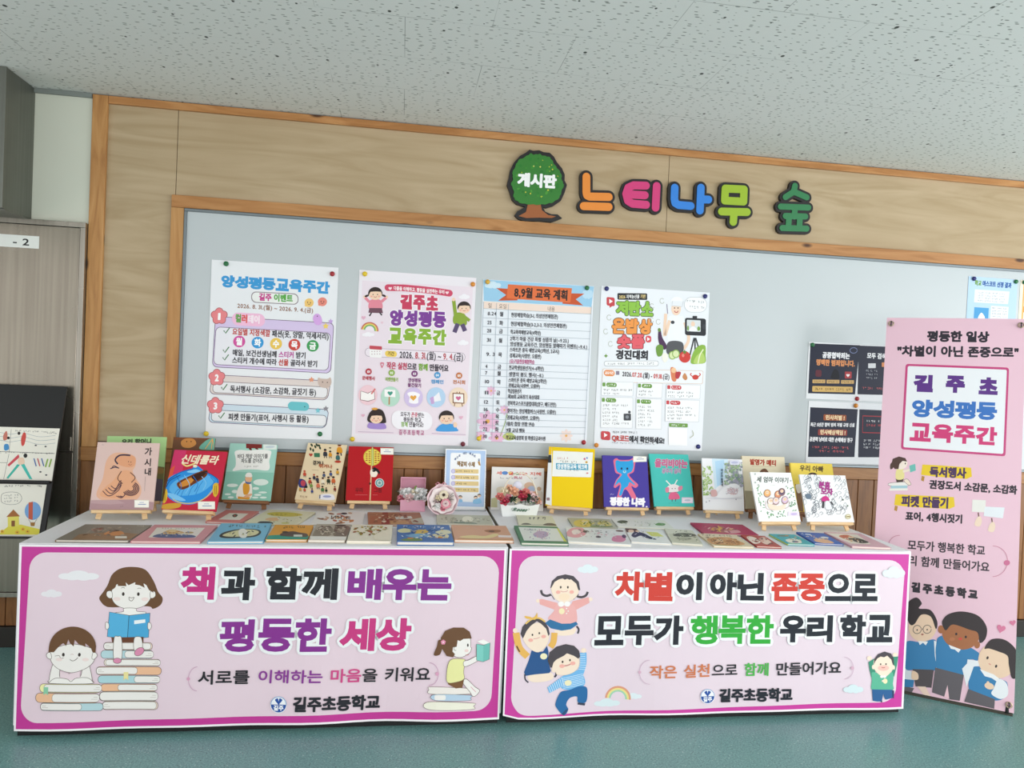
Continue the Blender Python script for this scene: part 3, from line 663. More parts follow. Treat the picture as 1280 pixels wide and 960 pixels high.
# two dark cyber-safety notices, partly behind the roll-up banner
def dark_notice(quad, w, h, cx, zb, panels, label):
    p = Print(quad, w, h).back('#e4e6ea').base('#e6e8ec').at(960, 330, 4)
    panels(p)
    o = p.build('notice_sheet', PAPER, mw=sheet_mw(cx, zb), cuts=(6, 4), dn=curl(.004)); return tag(o, label, 'notice', 'dark notices on the whiteboard')
def upper(p):
    for x in (208, 452, 696): p.poly([(x, 396+(x-208)*.055), (x+250, 408+(x-208)*.055), (x+228, 654+(x-208)*.03), (x-4, 646+(x-208)*.03)], '#24283a')
    p.T('공중협박죄는', 270, 455, 408, 462, 30, '#e8e8ec', 1.6); p.T('명백한 범죄입니다.', 240, 491, 434, 501, 30, '#d98f5c', 1.6)
    p.arc(426, 434, 18, 14, 0, 360, 3, '#7a86b0')
    p.rr(238, 530, 268, 564, 8, '#5f2a36', 1); p.blob([(316, 560), (330, 530), (350, 536), (356, 574), (318, 574)], '#14161e'); p.rr(384, 540, 418, 574, 3, '#a83a40', 1); p.heart(400, 559, 9, '#f2e8ea')
    for x in (224, 294, 366): p.rr(x, 578+(x-224)*.03, x+64, 596+(x-224)*.03, 3, '#c9a46c', 1); p.sq(6, x+8, 587+(x-224)*.03, x+56, 589+(x-224)*.03, 12, '#3a2f24')
    p.rr(224, 610, 424, 638, 4, '#d6b06a', 6); p.sq(17, 236, 624, 414, 630, 16, '#3a2f24', .5)
    p.T('모두 검색', 494, 460, 590, 466, 28, '#e8e8ec', 1.4); p.rr(500, 500, 538, 524, 2, '#d9dade'); p.rr(568, 496, 600, 518, 2, '#d98f5c')
    for y in (536, 554, 572): p.sq(7, 490, y, 548, y+3, 12, '#cfd2da')
    p.sq(12, 468, 622, 640, 630, 16, '#d36a6e', .4)
def lower(p):
    for x in (204, 446, 690): p.poly([(x, 714+(x-204)*.05), (x+234, 726+(x-204)*.05), (x+222, 966+(x-204)*.03), (x-2, 960+(x-204)*.03)], '#24283a')
    p.rr(270, 750, 382, 780, 5, '#9c5230', 5); p.T('민사처벌 !', 280, 765, 374, 770, 24, '#f0d9b0', 1)
    p.T('최근 5년간 협박 범죄 처벌 규정 신설', 208, 800, 424, 806, 19, '#e8e8ec', .8)
    p.rr(246, 824, 388, 854, 5, '#8f3a38', 5); p.T('민사배상책임 !', 256, 838, 380, 844, 24, '#f0d9b0', 1)
    p.T('공권력 낭비로 대한 손해배상 청구', 206, 872, 416, 882, 22, '#e8e8ec', 1)
    p.sq(20, 220, 912, 408, 920, 16, '#e06a70', .6); p.sq(9, 250, 932, 376, 938, 16, '#e06a70', .6)
    p.line([(464, 760), (640, 768), (638, 852), (464, 844)], 5, '#a8323c', True); p.sq(6, 482, 786, 552, 790, 16, '#e8e8ec', .6); p.sq(10, 482, 806, 600, 812, 16, '#c94a50', .6)
    for y in (884, 902, 920): p.sq(18, 470, y, 640, y+7, 15, '#dfe1e6', .5)
dark_notice([(1010, 427), (1150, 436), (1146, 505), (1008.5, 498)], .682, .316, 2.570, 1.350, upper, 'upper dark navy notice sheet beside the pink standing banner')
dark_notice([(1009, 500.5), (1146, 507), (1142, 584), (1008, 576.5)], .668, .344, 2.582, .994, lower, 'lower dark navy notice sheet with orange headings beside the standing banner')
# pale blue result sheet and its cream neighbour, top right
p = Print([(1211, 345), (1271, 350), (1271, 425), (1209, 420)], .318, .346).back('#c9dcea').base('#b4d0e8').at(960, 330, 4)
p.T([('학교 ', '#6f9a4a'), ('마스코트 선정 결과', '#2d5a9a')], 1034, 92, 1214, 108, 26, bold=1.3)
p.poly([(1036, 124), (1206, 138), (1202, 200), (1034, 188)], '#e2e8ee')
for j in range(4): p.sq(20, 1052, 140+j*13, 1192, 151+j*13, 10, '#6a6f7a')
p.poly([(1036, 212), (1108, 218), (1106, 300), (1034, 294)], '#4a9bd0'); p.blob([(1056, 270), (1072, 240), (1090, 270)], '#f2f4f6'); p.poly([(1118, 206), (1206, 214), (1204, 300), (1116, 294)], '#e2e8ee')
for j in range(5): p.sq(14, 1124, 218+j*14, 1198, 224+j*14, 10, '#6a6f7a')
tag(p.build('notice_sheet', PAPER, mw=sheet_mw(3.352, 1.745), cuts=(4, 4), dn=curl(.003)), 'pale blue notice behind the top of the pink standing banner', 'notice', 'pale notices at the board\'s right end')
p = Print([(0, 0), (30, 0), (30, 40), (0, 40)], .30, .346).back('#efe6d4').base('#efe4cd'); p.rr(2, 2, 28, 38, 1, '#e0a85a'); p.rr(3, 3, 27, 37, 1, '#f3efe4'); p.rr(3, 17, 27, 22, 1, '#e8944a')
p.sq(8, 6, 8, 24, 8, 3, '#4a4238', .1)
tag(p.build('notice_sheet', PAPER, mw=sheet_mw(3.680, 1.745)), 'cream notice with an orange border at the photo\'s right edge', 'notice', 'pale notices at the board\'s right end')

# ------------------------------------------------------------------ round magnets
def magnet_mesh(nm):
    return MB().lathe([(.0005, .0105), (.006, .0102), (.0095, .0085), (.0118, .005), (.0125, .0012), (.0125, 0)][::-1], 18).mesh(nm, True)
MC = dict(green='#1f6b3d', red='#a3242e', yellow='#e2c22a', orange='#d98a2c', maroon='#6e1d2e', navy='#232a6e', gold='#d9a93a')
MMESH = {}
def magnet(col, x, z, where, y=-.0085):
    if col not in MMESH:
        me = magnet_mesh('round_magnet'); me.materials.append(mat('magnet_plastic_'+col, MC[col], .3)); MMESH[col] = me
    o = new_obj('round_magnet', MMESH[col]); o.matrix_world = frame_mw((x, y, z), (1, 0, 0), (0, 0, 1))
    cname = dict(navy='navy blue', gold='golden yellow').get(col, col)
    tag(o, 'round %s magnet at %s' % (cname, where), 'magnet', 'round magnets on the whiteboard')
ev, pk, pln, ck = 'the white event poster', 'the pink children poster', 'the monthly plan poster', 'the cooking contest poster'
for c, x, z, w_ in (('green', -.874, 1.893, 'the top left of '+ev), ('red', -.364, 1.876, 'the top right of '+ev), ('yellow', -.938, 1.053, 'the bottom left of '+ev), ('green', -.393, 1.069, 'the bottom right of '+ev),
    ('yellow', -.204, 1.886, 'the top left of '+pk), ('orange', .345, 1.868, 'the top right of '+pk), ('yellow', -.232, 1.048, 'the bottom left of '+pk), ('maroon', .330, 1.040, 'the bottom right of '+pk),
    ('gold', .421, 1.885, 'the top left of '+pln), ('green', .950, 1.886, 'the top right of '+pln), ('yellow', .412, 1.071, 'the bottom left of '+pln), ('red', .972, 1.068, 'the bottom right of '+pln),
    ('navy', 1.057, 1.889, 'the top left of '+ck), ('navy', 1.608, 1.881, 'the top right of '+ck), ('navy', 1.612, 1.064, 'the bottom right of '+ck), ('orange', 1.042, 1.055, 'the bottom left of '+ck),
    ('green', 2.249, 1.650, 'the top left of the upper navy notice'), ('red', 2.536, 1.361, 'the foot of the upper navy notice'), ('orange', 2.531, 1.322, 'the top of the lower navy notice'),
    ('navy', 3.224, 2.078, 'the top left of the pale blue notice'), ('green', 3.496, 2.078, 'the top right of the pale blue notice'), ('green', 3.552, 2.078, 'the top left of the cream notice')):
    magnet(c, x, z, w_)

# ------------------------------------------------------------------ cut-out sign above the board
def board_letter(name, strokes, w, col, edge, label, cat, closed=()):
    """strokes in metres on the wall; a rim slab of the outline colour carries a raised face"""
    def slab(r, y0, y1):
        V = []; F = []
        for st in strokes:
            pts = [np.array(q) for q in st]
            for a, b in zip(pts, pts[1:]):
                d = b-a; l = np.hypot(*d); n_ = np.array([-d[1], d[0]])/l*r
                k = len(V); V += [tuple(v) for v in (a+n_, b+n_, b-n_, a-n_)]; F.append((k, k+1, k+2, k+3))
            for c in pts:
                k = len(V); V += ell(c[0], c[1], r, r, n=20); F.append(tuple(range(k, k+20)))
        nv, fs = union(V, F); n = len(nv); mb = MB()
        cnt = {}
        for f in fs:
            for a, b in zip(f, f[1:]+f[:1]): cnt[(a, b)] = 1
        mb.add([(x, y, z) for y in (y0, y1) for x, z in nv], fs+[tuple(i+n for i in f[::-1]) for f in fs]+[(b, a, a+n, b+n) for a, b in cnt if (b, a) not in cnt])
        return mb
    cx = np.mean([q[0] for st in strokes for q in st]); cz = np.mean([q[1] for st in strokes for q in st])
    root = empty(name, label, cat, 'letters of the sign above the whiteboard', Matrix.Translation((cx, .012, cz)))
    child(slab(w+.014, -.010, .0115), 'rim', mat('black_rim_board', '#1c1a1c', .5), root)
    child(slab(w, -.0145, -.0101), 'letter_face', mat('face_'+edge, col, .45), root)
def prism(mb, pts, y0, y1):
    k = len(pts); mb.add([(x, y, z) for y in (y0, y1) for x, z in pts], [tuple(range(k)), tuple(range(2*k-1, k-1, -1))]+[(i, k+i, k+(i+1) % k, (i+1) % k) for i in range(k)]); return mb
board_letter('sign_letter', [[(.917, 2.467), (.921, 2.384), (.926, 2.370), (.940, 2.365), (1.043, 2.371)], [(.910, 2.313), (1.045, 2.319)]], .021, '#e58a35', 'orange', 'orange cut-out letter on black, first after the tree sign', 'letter')
board_letter('sign_letter', [[(1.244, 2.447), (1.175, 2.443), (1.147, 2.428), (1.137, 2.395), (1.149, 2.359), (1.174, 2.346), (1.250, 2.346)], [(1.140, 2.393), (1.240, 2.396)], [(1.303, 2.450), (1.303, 2.335)]], .021, '#cf3a78', 'pink', 'pink cut-out letter on black, between the orange and blue letters', 'letter')
board_letter('sign_letter', [[(1.404, 2.449), (1.405, 2.390), (1.411, 2.368), (1.430, 2.359), (1.499, 2.359)], [(1.551, 2.461), (1.552, 2.339)], [(1.553, 2.399), (1.597, 2.401)]], .021, '#2f7fd6', 'blue', 'blue cut-out letter on black between pink and lime letters', 'letter')
board_letter('sign_letter', [[(1.690, 2.468), (1.797, 2.472), (1.798, 2.406), (1.690, 2.403), (1.690, 2.468)], [(1.676, 2.343), (1.821, 2.351)], [(1.747, 2.345), (1.745, 2.292)]], .021, '#98b52c', 'lime', 'lime green cut-out letter on black with a square ring', 'letter')
board_letter('sign_letter', [[(2.092, 2.515), (2.087, 2.483), (2.040, 2.450)], [(2.087, 2.483), (2.165, 2.458)], [(2.015, 2.396), (2.178, 2.403)], [(2.046, 2.347), (2.163, 2.353)], [(2.099, 2.396), (2.098, 2.348)], [(2.031, 2.280), (2.174, 2.287)], [(2.067, 2.337), (2.066, 2.285)], [(2.131, 2.341), (2.131, 2.289)]], .0165, '#2f7a4c', 'dark_green', 'dark green cut-out letter, rightmost on the sign', 'letter')
root = empty('tree_sign', 'green cut-out tree sign with white lettering and a brown trunk', 'sign', mw=Matrix.Translation((.65, .012, 2.22)))
OUT = [(.609, 2.583), (.628, 2.578), (.66, 2.584), (.683, 2.576), (.716, 2.576), (.74, 2.557), (.756, 2.531), (.785, 2.501), (.801, 2.471), (.802, 2.439), (.816, 2.417), (.805, 2.375), (.788, 2.333), (.748, 2.302), (.711, 2.288), (.692, 2.293), (.707, 2.269), (.74, 2.258), (.773, 2.26), (.798, 2.242), (.775, 2.23), (.742, 2.217), (.677, 2.219), (.603, 2.211), (.566, 2.22), (.546, 2.237), (.559, 2.26), (.6, 2.285), (.553, 2.296), (.529, 2.317), (.513, 2.361), (.499, 2.391), (.506, 2.423), (.513, 2.469), (.529, 2.507), (.56, 2.546), (.591, 2.566)]
child(prism(MB(), OUT, -.010, .0115), 'rim', mat('black_rim_board', '#1c1a1c', .5), root)
CR = [(.614, 2.563), (.633, 2.557), (.661, 2.564), (.68, 2.556), (.712, 2.554), (.729, 2.538), (.742, 2.516), (.767, 2.491), (.782, 2.469), (.786, 2.438), (.799, 2.416), (.786, 2.374), (.778, 2.346), (.747, 2.32), (.715, 2.309), (.673, 2.301), (.627, 2.299), (.58, 2.3), (.547, 2.314), (.535, 2.331), (.536, 2.363), (.519, 2.393), (.529, 2.425), (.523, 2.452), (.539, 2.494), (.552, 2.522), (.583, 2.539)]
rg = random.Random(3)
edge = []
for a, b in zip(CR, CR[1:]+CR[:1]):
    for k in range(3):
        t = k/3; x = a[0]+(b[0]-a[0])*t; z = a[1]+(b[1]-a[1])*t; e = 1.0 if k == 0 else (1.015 if k == 1 else .985)
        edge.append((.657+(x-.657)*e, 2.43+(z-2.43)*e))
child(prism(MB(), [(.613, 2.303), (.68, 2.305), (.688, 2.275), (.722, 2.252), (.764, 2.248), (.741, 2.238), (.676, 2.235), (.607, 2.228), (.567, 2.235), (.605, 2.259)], -.0125, -.0101), 'trunk', mat('brown_trunk_paint', '#9c5a2e', .5), root)
fo = child(prism(MB(), edge, -.0145, -.0126), 'foliage', mat('tree_green_paint', '#2f7a2c', .45), root)
p = Print([(0, 0), (300, 0), (300, 280), (0, 280)], .300, .280)   # leaf flecks and the lettering, artwork unit = 1 mm
for i in range(60):
    a = rg.uniform(0, 6.28); r_ = rg.uniform(0, 1)**.5; p.el(150+118*r_*math.cos(a), 140+112*r_*math.sin(a), rg.uniform(4, 11), rg.uniform(3, 8), rg.choice(['#3b8a30', '#27702a', '#4a9636', '#2a7a2e']), rg.uniform(0, 180))
for i in range(16):
    a = rg.uniform(0, 6.28); r_ = rg.uniform(.55, 1); p.star(150+118*r_*math.cos(a), 140+110*r_*math.sin(a), rg.uniform(3, 6), rg.choice(['#d8d24a', '#a9c23a', '#e8e27a']), 4)
p.T('게시판', 45, 147, 250, 143, 66, '#f4f6f6', 4.5, lean=0)
o = p.build('leaf_print', PLAST, mw=frame_mw((.657, -.0147, 2.290), XX, UP)); o.parent = root; o.matrix_parent_inverse = root.matrix_world.inverted()
o['label'] = 'white lettering and yellow flecks on the green crown'
# ------------------------------------------------------------------ tables with cloths and hanging banners
TZ = .72
def table(x0, x1, side):
    yb, yf = -.035, -.880
    t = empty('folding_table', '%s long folding table hidden under a white cloth' % side, 'table', 'tables along the board', Matrix.Translation(((x0+x1)/2, (yb+yf)/2, 0)))
    child(MB().box(x0+.004, x1-.004, yf, yb, TZ-.030, TZ-.0035), 'tabletop', M_TOP, t, .004)
    for x in (x0+.12, x1-.12):
        for y in (yf+.08, yb-.08): child(MB().tube([(x, y, 0), (x, y, TZ-.030)], .014, 10), 'leg', M_STEELT, t)
        child(MB().tube([(x, yf+.094, .12), (x, yb-.094, .12)], .010, 8), 'crossbar', M_STEELT, t)
    child(MB().box(x0+.012, x1-.012, yf+.001, yf+.010, .0005, .30), 'under_table_shade', M_BLACK, t)  # black sheet added for the shade seen in the gap below the banner
    c = MB(); y0 = yf-.006
    c.box(x0+.001, x1-.001, y0, yb+.003, TZ-.003, TZ)
    # front drop with shallow folds, end drops on the outer sides
    n = 60
    vs = []; fs = []
    for i in range(n+1):
        x = x0+.001+(x1-x0-.002)*i/n; d = .0025*math.sin(i*1.1)+.002*math.sin(i*.37)
        vs += [(x, y0, TZ-.003), (x, y0-.003-abs(d)*.3, .40), (x, y0-.003-abs(d), .045), (x, y0+.0015-abs(d)*.0, .045), (x, y0+.0025, TZ-.003)]
    for i in range(n):
        for k in range(4): a = i*5+k; fs.append((a, a+5, a+6, a+1))
    c.add(vs, fs)
    o = c.build('tablecloth', M_CLOTH); tag(o, 'white cloth over the %s table, under the books' % side, 'tablecloth', 'white tablecloths')
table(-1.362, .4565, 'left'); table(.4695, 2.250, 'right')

# banner 1
QL = [(22.3, 683), (632.5, 683), (628, 897), (20, 915)]
p = Print(QL, 1.800, .690).back('#f2eef2', .0012).base('#f6f1f5')
p.poly([(25, 685.5), (630, 685), (626, 894.5), (22.5, 912.5)], '#c43a96')
def banner_field(p, c4, r, col):
    (ax, ay), (bx, by), (cx, cy_), (dx, dy) = c4; o = []
    for (px, py), a in (((ax+r, ay+r), 180), ((bx-r, by+r), 270), ((cx-r, cy_-r), 0), ((dx+r, dy-r), 90)): o += ell(px, py, r, r, a, a+90, 24)
    p.poly(o, col)
banner_field(p, [(35, 692.5), (623.5, 692.5), (618, 886), (28.5, 904)], 21, '#e6d0db')
p.at(10, 670, 3.84)
p.cloud(330, 196, 205, 46, '#eceaee'); p.cloud(204, 282, 105, 36, '#e9e5ea')
SK = '#f1ece8'; LN = '#5a4a40'; HR = '#6b4a30'
# reading girl on the pile
p.blob([(440, 320), (432, 300), (448, 276), (470, 240), (490, 190), (530, 160), (590, 152), (650, 166), (690, 220), (712, 270), (734, 300), (726, 332), (690, 352), (660, 340), (500, 346), (462, 340)], HR)
p.outl([(505, 240), (580, 225), (670, 240), (680, 290), (650, 336), (582, 354), (516, 336), (490, 292)], SK, LN, 2)
p.outl([(490, 270), (470, 270), (466, 288), (478, 302), (494, 298)], SK, LN, 2); p.outl([(676, 270), (696, 270), (700, 288), (690, 300), (676, 298)], SK, LN, 2)
p.poly([(494, 262), (500, 196), (560, 180), (640, 184), (680, 230), (690, 275), (668, 262), (656, 240), (640, 228), (648, 252), (624, 240), (600, 236), (604, 224), (570, 240), (556, 226), (560, 244), (520, 244), (516, 226), (508, 250)], HR)
for x in (546, 618): p.el(x, 282, 6.5, 9, '#3a302c')
p.arc(544, 256, 9, 5, 200, 340, 2, LN); p.arc(622, 258, 9, 5, 200, 340, 2, LN); p.cur([(573, 297), (576, 310), (588, 314), (598, 298), (586, 300), (573, 297)], 2.5, LN)
for x in (516, 650): p.el(x, 306, 18, 9, '#efdcd8')
p.outl([(552, 350), (548, 366), (510, 372), (528, 384), (578, 384), (640, 380), (656, 368), (614, 364), (606, 350)], '#f6f2ee', LN, 2)
p.poly([(482, 368), (578, 384), (572, 498), (474, 486)], '#58b0dc'); p.poly([(578, 384), (676, 372), (672, 488), (572, 498)], '#4da6d6')
p.line([(482, 368), (578, 384), (676, 372), (672, 488), (572, 498), (474, 486)], 2.5, LN, True); p.line([(576, 384), (571, 498)], 3, '#2f5a74'); p.poly([(601, 408), (654, 402), (655, 418), (602, 426)], '#eef2f4')
for x in (474, 676): p.outl([(x-8, 418), (x+5, 422), (x+8, 440), (x, 452), (x-9, 444)], SK, LN, 2)
p.poly([(494, 490), (648, 486), (648, 512), (498, 512)], '#6b3f2a')
def flat_book(x0, x1, y, h, cover, spine_left, page='#f0ece8', frac=.8):
    p.rr(x0, y, x1, y+h, h*.45, LN); p.rr(x0+1.8, y+1.8, x1-1.8, y+h-1.8, h*.42, cover)
    a, b = (x0+(x1-x0)*(1-frac), x1-1) if spine_left else (x0+1, x0+(x1-x0)*frac)
    p.rr(a, y+3, b, y+h-3, h*.35, LN); p.rr(a+1.5, y+4.5, b-(0 if spine_left else 1.5), y+h-4.5, h*.32, page)
    e = b-8 if spine_left else a+8
    for k in (.4, .62): p.line([(e-(46 if spine_left else -46)*k, y+h*k), (e, y+h*k)], 1.6, '#b4a8a0')
flat_book(458, 692, 512, 38, '#efd5c8', False, frac=.97); flat_book(446, 698, 550, 40, '#b9d6dc', True, frac=.55); flat_book(462, 732, 592, 34, '#efe3d6', True, frac=.97)
flat_book(426, 738, 628, 40, '#eebd98', False, frac=.63); flat_book(436, 732, 670, 38, '#aed4da', True, frac=.42); flat_book(450, 720, 710, 36, '#eebd98', True, frac=.7)
flat_book(444, 724, 746, 46, '#f0ece8', True, frac=.99); flat_book(460, 726, 792, 42, '#efd9cc', False, frac=.97)
flat_book(160, 456, 710, 42, '#f3ecb0', True, frac=.93); flat_book(142, 446, 754, 46, '#eebd98', True, frac=.74); flat_book(166, 466, 800, 38, '#b9d6dc', False, frac=.66)
p.poly([(180, 726), (202, 726), (202, 764), (191, 756), (180, 764)], '#8fcaa8'); p.poly([(558, 654), (580, 654), (580, 694), (569, 684), (558, 694)], '#f0e2a0')
for x, fx, fy, q in ((526, 526, 600, 0), (622, 630, 556, -35)):
    p.outl([(x-18, 494), (x, 484), (x+18, 494), (x+20, fy-10), (x-16, fy-6)], SK, LN, 2); p.el(fx, fy, 20 if q == 0 else 26, 14 if q == 0 else 18, '#5a4a40', q); p.el(fx, fy, 18 if q == 0 else 24, 12 if q == 0 else 16, '#dd8fb0', q)
# boy resting on the books
p.outl([(206, 690), (214, 640), (228, 608), (256, 612), (254, 660), (262, 680), (300, 660), (352, 676), (366, 612), (390, 610), (410, 690), (400, 702), (214, 702)], SK, LN, 2)
p.poly([(256, 650), (300, 662), (350, 648), (354, 690), (258, 690)], '#ecd6de')
p.outl([(205, 560), (230, 540), (310, 520), (400, 540), (420, 570), (410, 610), (370, 640), (310, 656), (250, 640), (214, 606)], SK, LN, 2)
p.outl([(208, 562), (192, 566), (190, 580), (202, 592), (214, 588)], SK, LN, 2); p.outl([(410, 562), (426, 564), (430, 578), (416, 592), (406, 588)], SK, LN, 2)
p.poly([(198, 560)]+ell(312, 540, 112, 102, 185, 355, 40)+[(422, 562), (408, 560), (400, 540), (372, 516), (374, 534), (340, 520), (322, 500), (318, 532), (300, 516), (292, 498), (282, 530), (268, 516), (250, 530), (224, 560)], HR)
for x in (270, 346): p.el(x, 571, 6.5, 9, '#3a302c')
p.cur([(230, 578), (250, 576), (258, 588), (272, 586)], 2, LN); p.cur([(302, 594), (316, 600), (330, 594), (340, 584)], 2.5, LN); p.arc(312, 572, 6, 4, 180, 360, 2, '#c8a8a0')
for x in (250, 376): p.el(x, 594, 16, 8, '#efdcd8')
p.outl([(212, 698), (240, 682), (290, 686), (310, 698), (334, 682), (386, 680), (410, 696), (400, 708), (220, 708)], '#f4f0ec', LN, 2)
# lettering
p.at(130, 680, 5.818)
E1 = ('#eef0f2', 24)
p.T([('책', '#c3307f')], 535, 286, 806, 284, 240, bold=12, out=E1, block=True, gap=.10)
p.T([('과', '#23242c')], 828, 288, 1098, 288, 238, bold=13, out=E1, block=True, gap=.10)
p.at(320, 670, 3.84)
p.T('함께', 36, 226, 388, 226, 152, '#23242c', 8.2, ('#eef0f2', 15), True, gap=.03)
p.T('배우는', 430, 226, 938, 226, 150, '#86308f', 8.2, ('#eef0f2', 15), True, gap=.03)
p.at(10, 670, 3.84); p.T('평', 1012, 478, 1180, 476, 156, '#86308f', 7.5, ('#eef0f2', 15), True, gap=.02)
p.at(320, 670, 3.84)
p.T('등한', 6, 474, 362, 470, 160, '#86308f', 7.5, ('#eef0f2', 15), True, gap=.02)
p.T('세상', 400, 470, 748, 466, 158, '#c83a80', 8.2, ('#eef0f2', 15), True, gap=.03)
p.at(10, 670, 3.84); p.T([('서로를', '#25252b')], 912, 678, 1164, 674, 66, bold=1.8, lean=.03)
p.at(320, 670, 3.84)
p.T([('이해하는', '#8a3a94')], 8, 672, 326, 668, 62, bold=1.6); p.T([('마음', '#cf4a88'), ('을', '#25252b')], 356, 666, 590, 664, 64, bold=1.6); p.T('키워요', 620, 662, 846, 654, 66, '#25252b', 1.6)
p.at(10, 670, 3.84); p.arc(914, 684, 46, 58, 95, 265, 2.5, '#c79ab8'); p.el(868, 684, 8, 8, '#d9a0bc')
p.at(320, 670, 3.84); p.arc(838, 654, 44, 54, -90, 90, 2.5, '#c79ab8'); p.el(876, 652, 9, 9, '#d9a0bc')
def emblem(cx, cy, r):
    p.el(cx, cy, r, r, '#f2f4f8'); p.el(cx, cy, r*.93, r*.93, '#27509e', a0=0, a1=180); p.arc(cx, cy, r*.93, r*.93, 180, 360, r*.10, '#8aa6cf')
    p.blob([(cx-r*.45, cy-r*.55), (cx-r*.1, cy-r*.75), (cx, cy-r*.4), (cx+r*.1, cy-r*.75), (cx+r*.45, cy-r*.55), (cx+r*.15, cy-r*.15), (cx, cy+r*.05), (cx-r*.15, cy-r*.15)], '#27509e')
    p.T('길주', cx-r*.62, cy+r*.40, cx+r*.62, cy+r*.40, r*.62, '#f2f4f8', r*.03)
emblem(114, 804, 40)
p.T('길주초등학교', 182, 802, 604, 794, 68, '#23242c', 3.4)
# girl with the green book at the right
p.outl([(838, 728), (852, 714), (1030, 720), (1048, 734), (1040, 746), (850, 748)], '#f0e8e2', LN, 1.6); p.outl([(866, 750), (1034, 752), (1040, 766), (1030, 778), (868, 778)], '#b9d0e4', LN, 1.6)
p.rr(866, 752, 920, 776, 8, '#f0ece8'); p.outl([(840, 786), (1050, 790), (1056, 804), (1046, 820), (838, 822)], '#f1eedd', LN, 1.6)
p.outl([(1000, 690), (1020, 676), (1060, 712), (1084, 730), (1070, 752), (1052, 758), (1036, 736)], SK, LN, 2); p.line([(1040, 712), (1066, 738)], 3, '#d9a0a8')
p.poly([(928, 680), (1008, 674), (1000, 716), (968, 720), (930, 700)], '#7b5636')
p.outl([(930, 600), (950, 580), (1000, 580), (1010, 590), (1004, 640), (1006, 676), (960, 692), (926, 690), (922, 650)], '#e9e7a4', LN, 1.6)
p.outl([(1004, 592), (1030, 584), (1068, 566), (1076, 584), (1044, 604), (1008, 616)], SK, LN, 2)
p.outl([(940, 500), (980, 478), (1030, 480), (1036, 520), (1040, 530), (1030, 552), (990, 572), (952, 560)], SK, LN, 2)
p.poly([(952, 572), (920, 566), (896, 530), (890, 480), (910, 446), (950, 430), (1000, 430), (1030, 450), (1040, 482), (1000, 484), (984, 494), (972, 490), (968, 520), (950, 524), (948, 544), (960, 556)], HR)
p.blob([(906, 496), (880, 490), (872, 520), (858, 562), (886, 560), (898, 530)], HR); p.flower(902, 500, 12, '#e58fae', '#f6dfe6')
p.el(1022, 514, 4, 8, '#3a302c'); p.el(1016, 540, 10, 7, '#efd2ce'); p.arc(962, 530, 8, 9, 60, 300, 2, LN); p.arc(1020, 556, 8, 5, 20, 160, 2, '#c0504a')
p.poly([(1066, 496), (1096, 486), (1130, 504), (1100, 512)], '#f4f2ee'); p.poly([(1064, 508), (1098, 514), (1098, 594), (1066, 586)], '#7fc9bf'); p.poly([(1098, 514), (1130, 502), (1128, 582), (1098, 594)], '#6fbcb2'); p.line([(1064, 508), (1098, 514), (1130, 502), (1128, 582), (1098, 594), (1066, 586)], 1.8, LN, True)
def hang1(u, v):
    low = (1-v)**2
    return (0, 0, .004+.010*low*math.sin(u*9.0)**2+.006*low*math.sin(u*23)+.010*max(0, u-.9)*10*low*(1-v)+.0025*math.sin(u*40+v*9)*(1-v)*v)
o = p.build('banner', VINYL, mw=frame_mw((-.453, -.8955, .028), XX, UP), cuts=(28, 6), dn=hang1)
tag(o, 'pink banner on the left table with two cartoon children reading on book piles', 'banner', 'banners hung on the table fronts')

# banner 2
QR = [(637, 684), (1140, 690), (1127, 889), (629, 892)]
p = Print(QR, 1.780, .690).back('#f2eef2', .0012).base('#f6f1f5')
p.poly([(639.5, 686), (1137.5, 692.5), (1124.5, 886.5), (631, 890)], '#cb3f9e')
banner_field(p, [(648, 693), (1131, 700), (1118, 880), (639, 887.5)], 20, '#e5d3de')
p.at(620, 670, 4.174)
p.cloud(466, 164, 110, 44, '#dfe9ee'); p.cloud(566, 858, 140, 40, '#d9e6ea'); p.cloud(700, 824, 90, 30, '#dfe9ee')
for r_, c in ((66, '#dd9a7c'), (56, '#ecd98c'), (46, '#9fd0b0'), (37, '#e5d3de')): p.el(622, 838, r_, r_*1.0, c, 5, 180, 360)
# jumping girl in pink
p.at(630, 700, 9.143)
CH = '#f0b0a4'; SK2 = '#f5e0cc'; BK = '#4a444a'
p.el(378, 440, 22, 22, SK2); p.el(962, 430, 22, 22, SK2)
p.poly([(392, 425), (420, 420), (590, 465), (610, 520), (580, 550), (398, 480)], '#eaaaa6'); p.poly([(940, 405), (950, 470), (800, 548), (740, 500), (760, 450)], '#eaaaa6')
p.blob([(590, 480), (660, 500), (740, 480), (800, 540), (800, 700), (650, 710), (490, 650), (550, 560)], '#ebb0ae')
p.blob([(600, 770), (760, 760), (800, 740), (790, 800), (740, 830), (600, 830), (560, 780)], SK2)
p.poly([(510, 650), (640, 700), (740, 700), (800, 680), (822, 710), (740, 765), (640, 778), (520, 750), (455, 690)], '#2f6f9f'); p.cur([(806, 730), (830, 770), (818, 815)], 22, '#4a4650')
p.cur([(410, 320), (425, 365), (470, 385), (520, 372)], 26, BK); p.cur([(810, 395), (860, 405), (910, 385), (930, 345)], 26, BK); p.line([(520, 370), (560, 430)], 7, BK); p.line([(830, 370), (770, 430)], 7, BK)
p.outl([(520, 300), (540, 230), (620, 200), (740, 200), (810, 240), (830, 330), (790, 410), (700, 462), (640, 462), (560, 410)], SK2, '#e0c8b4', 3)
p.poly([(512, 298), (530, 220), (590, 165), (680, 145), (770, 165), (830, 230), (846, 325), (824, 325), (800, 250), (740, 200), (730, 208), (700, 196), (672, 206), (650, 190), (610, 200), (560, 230), (524, 296)], BK)
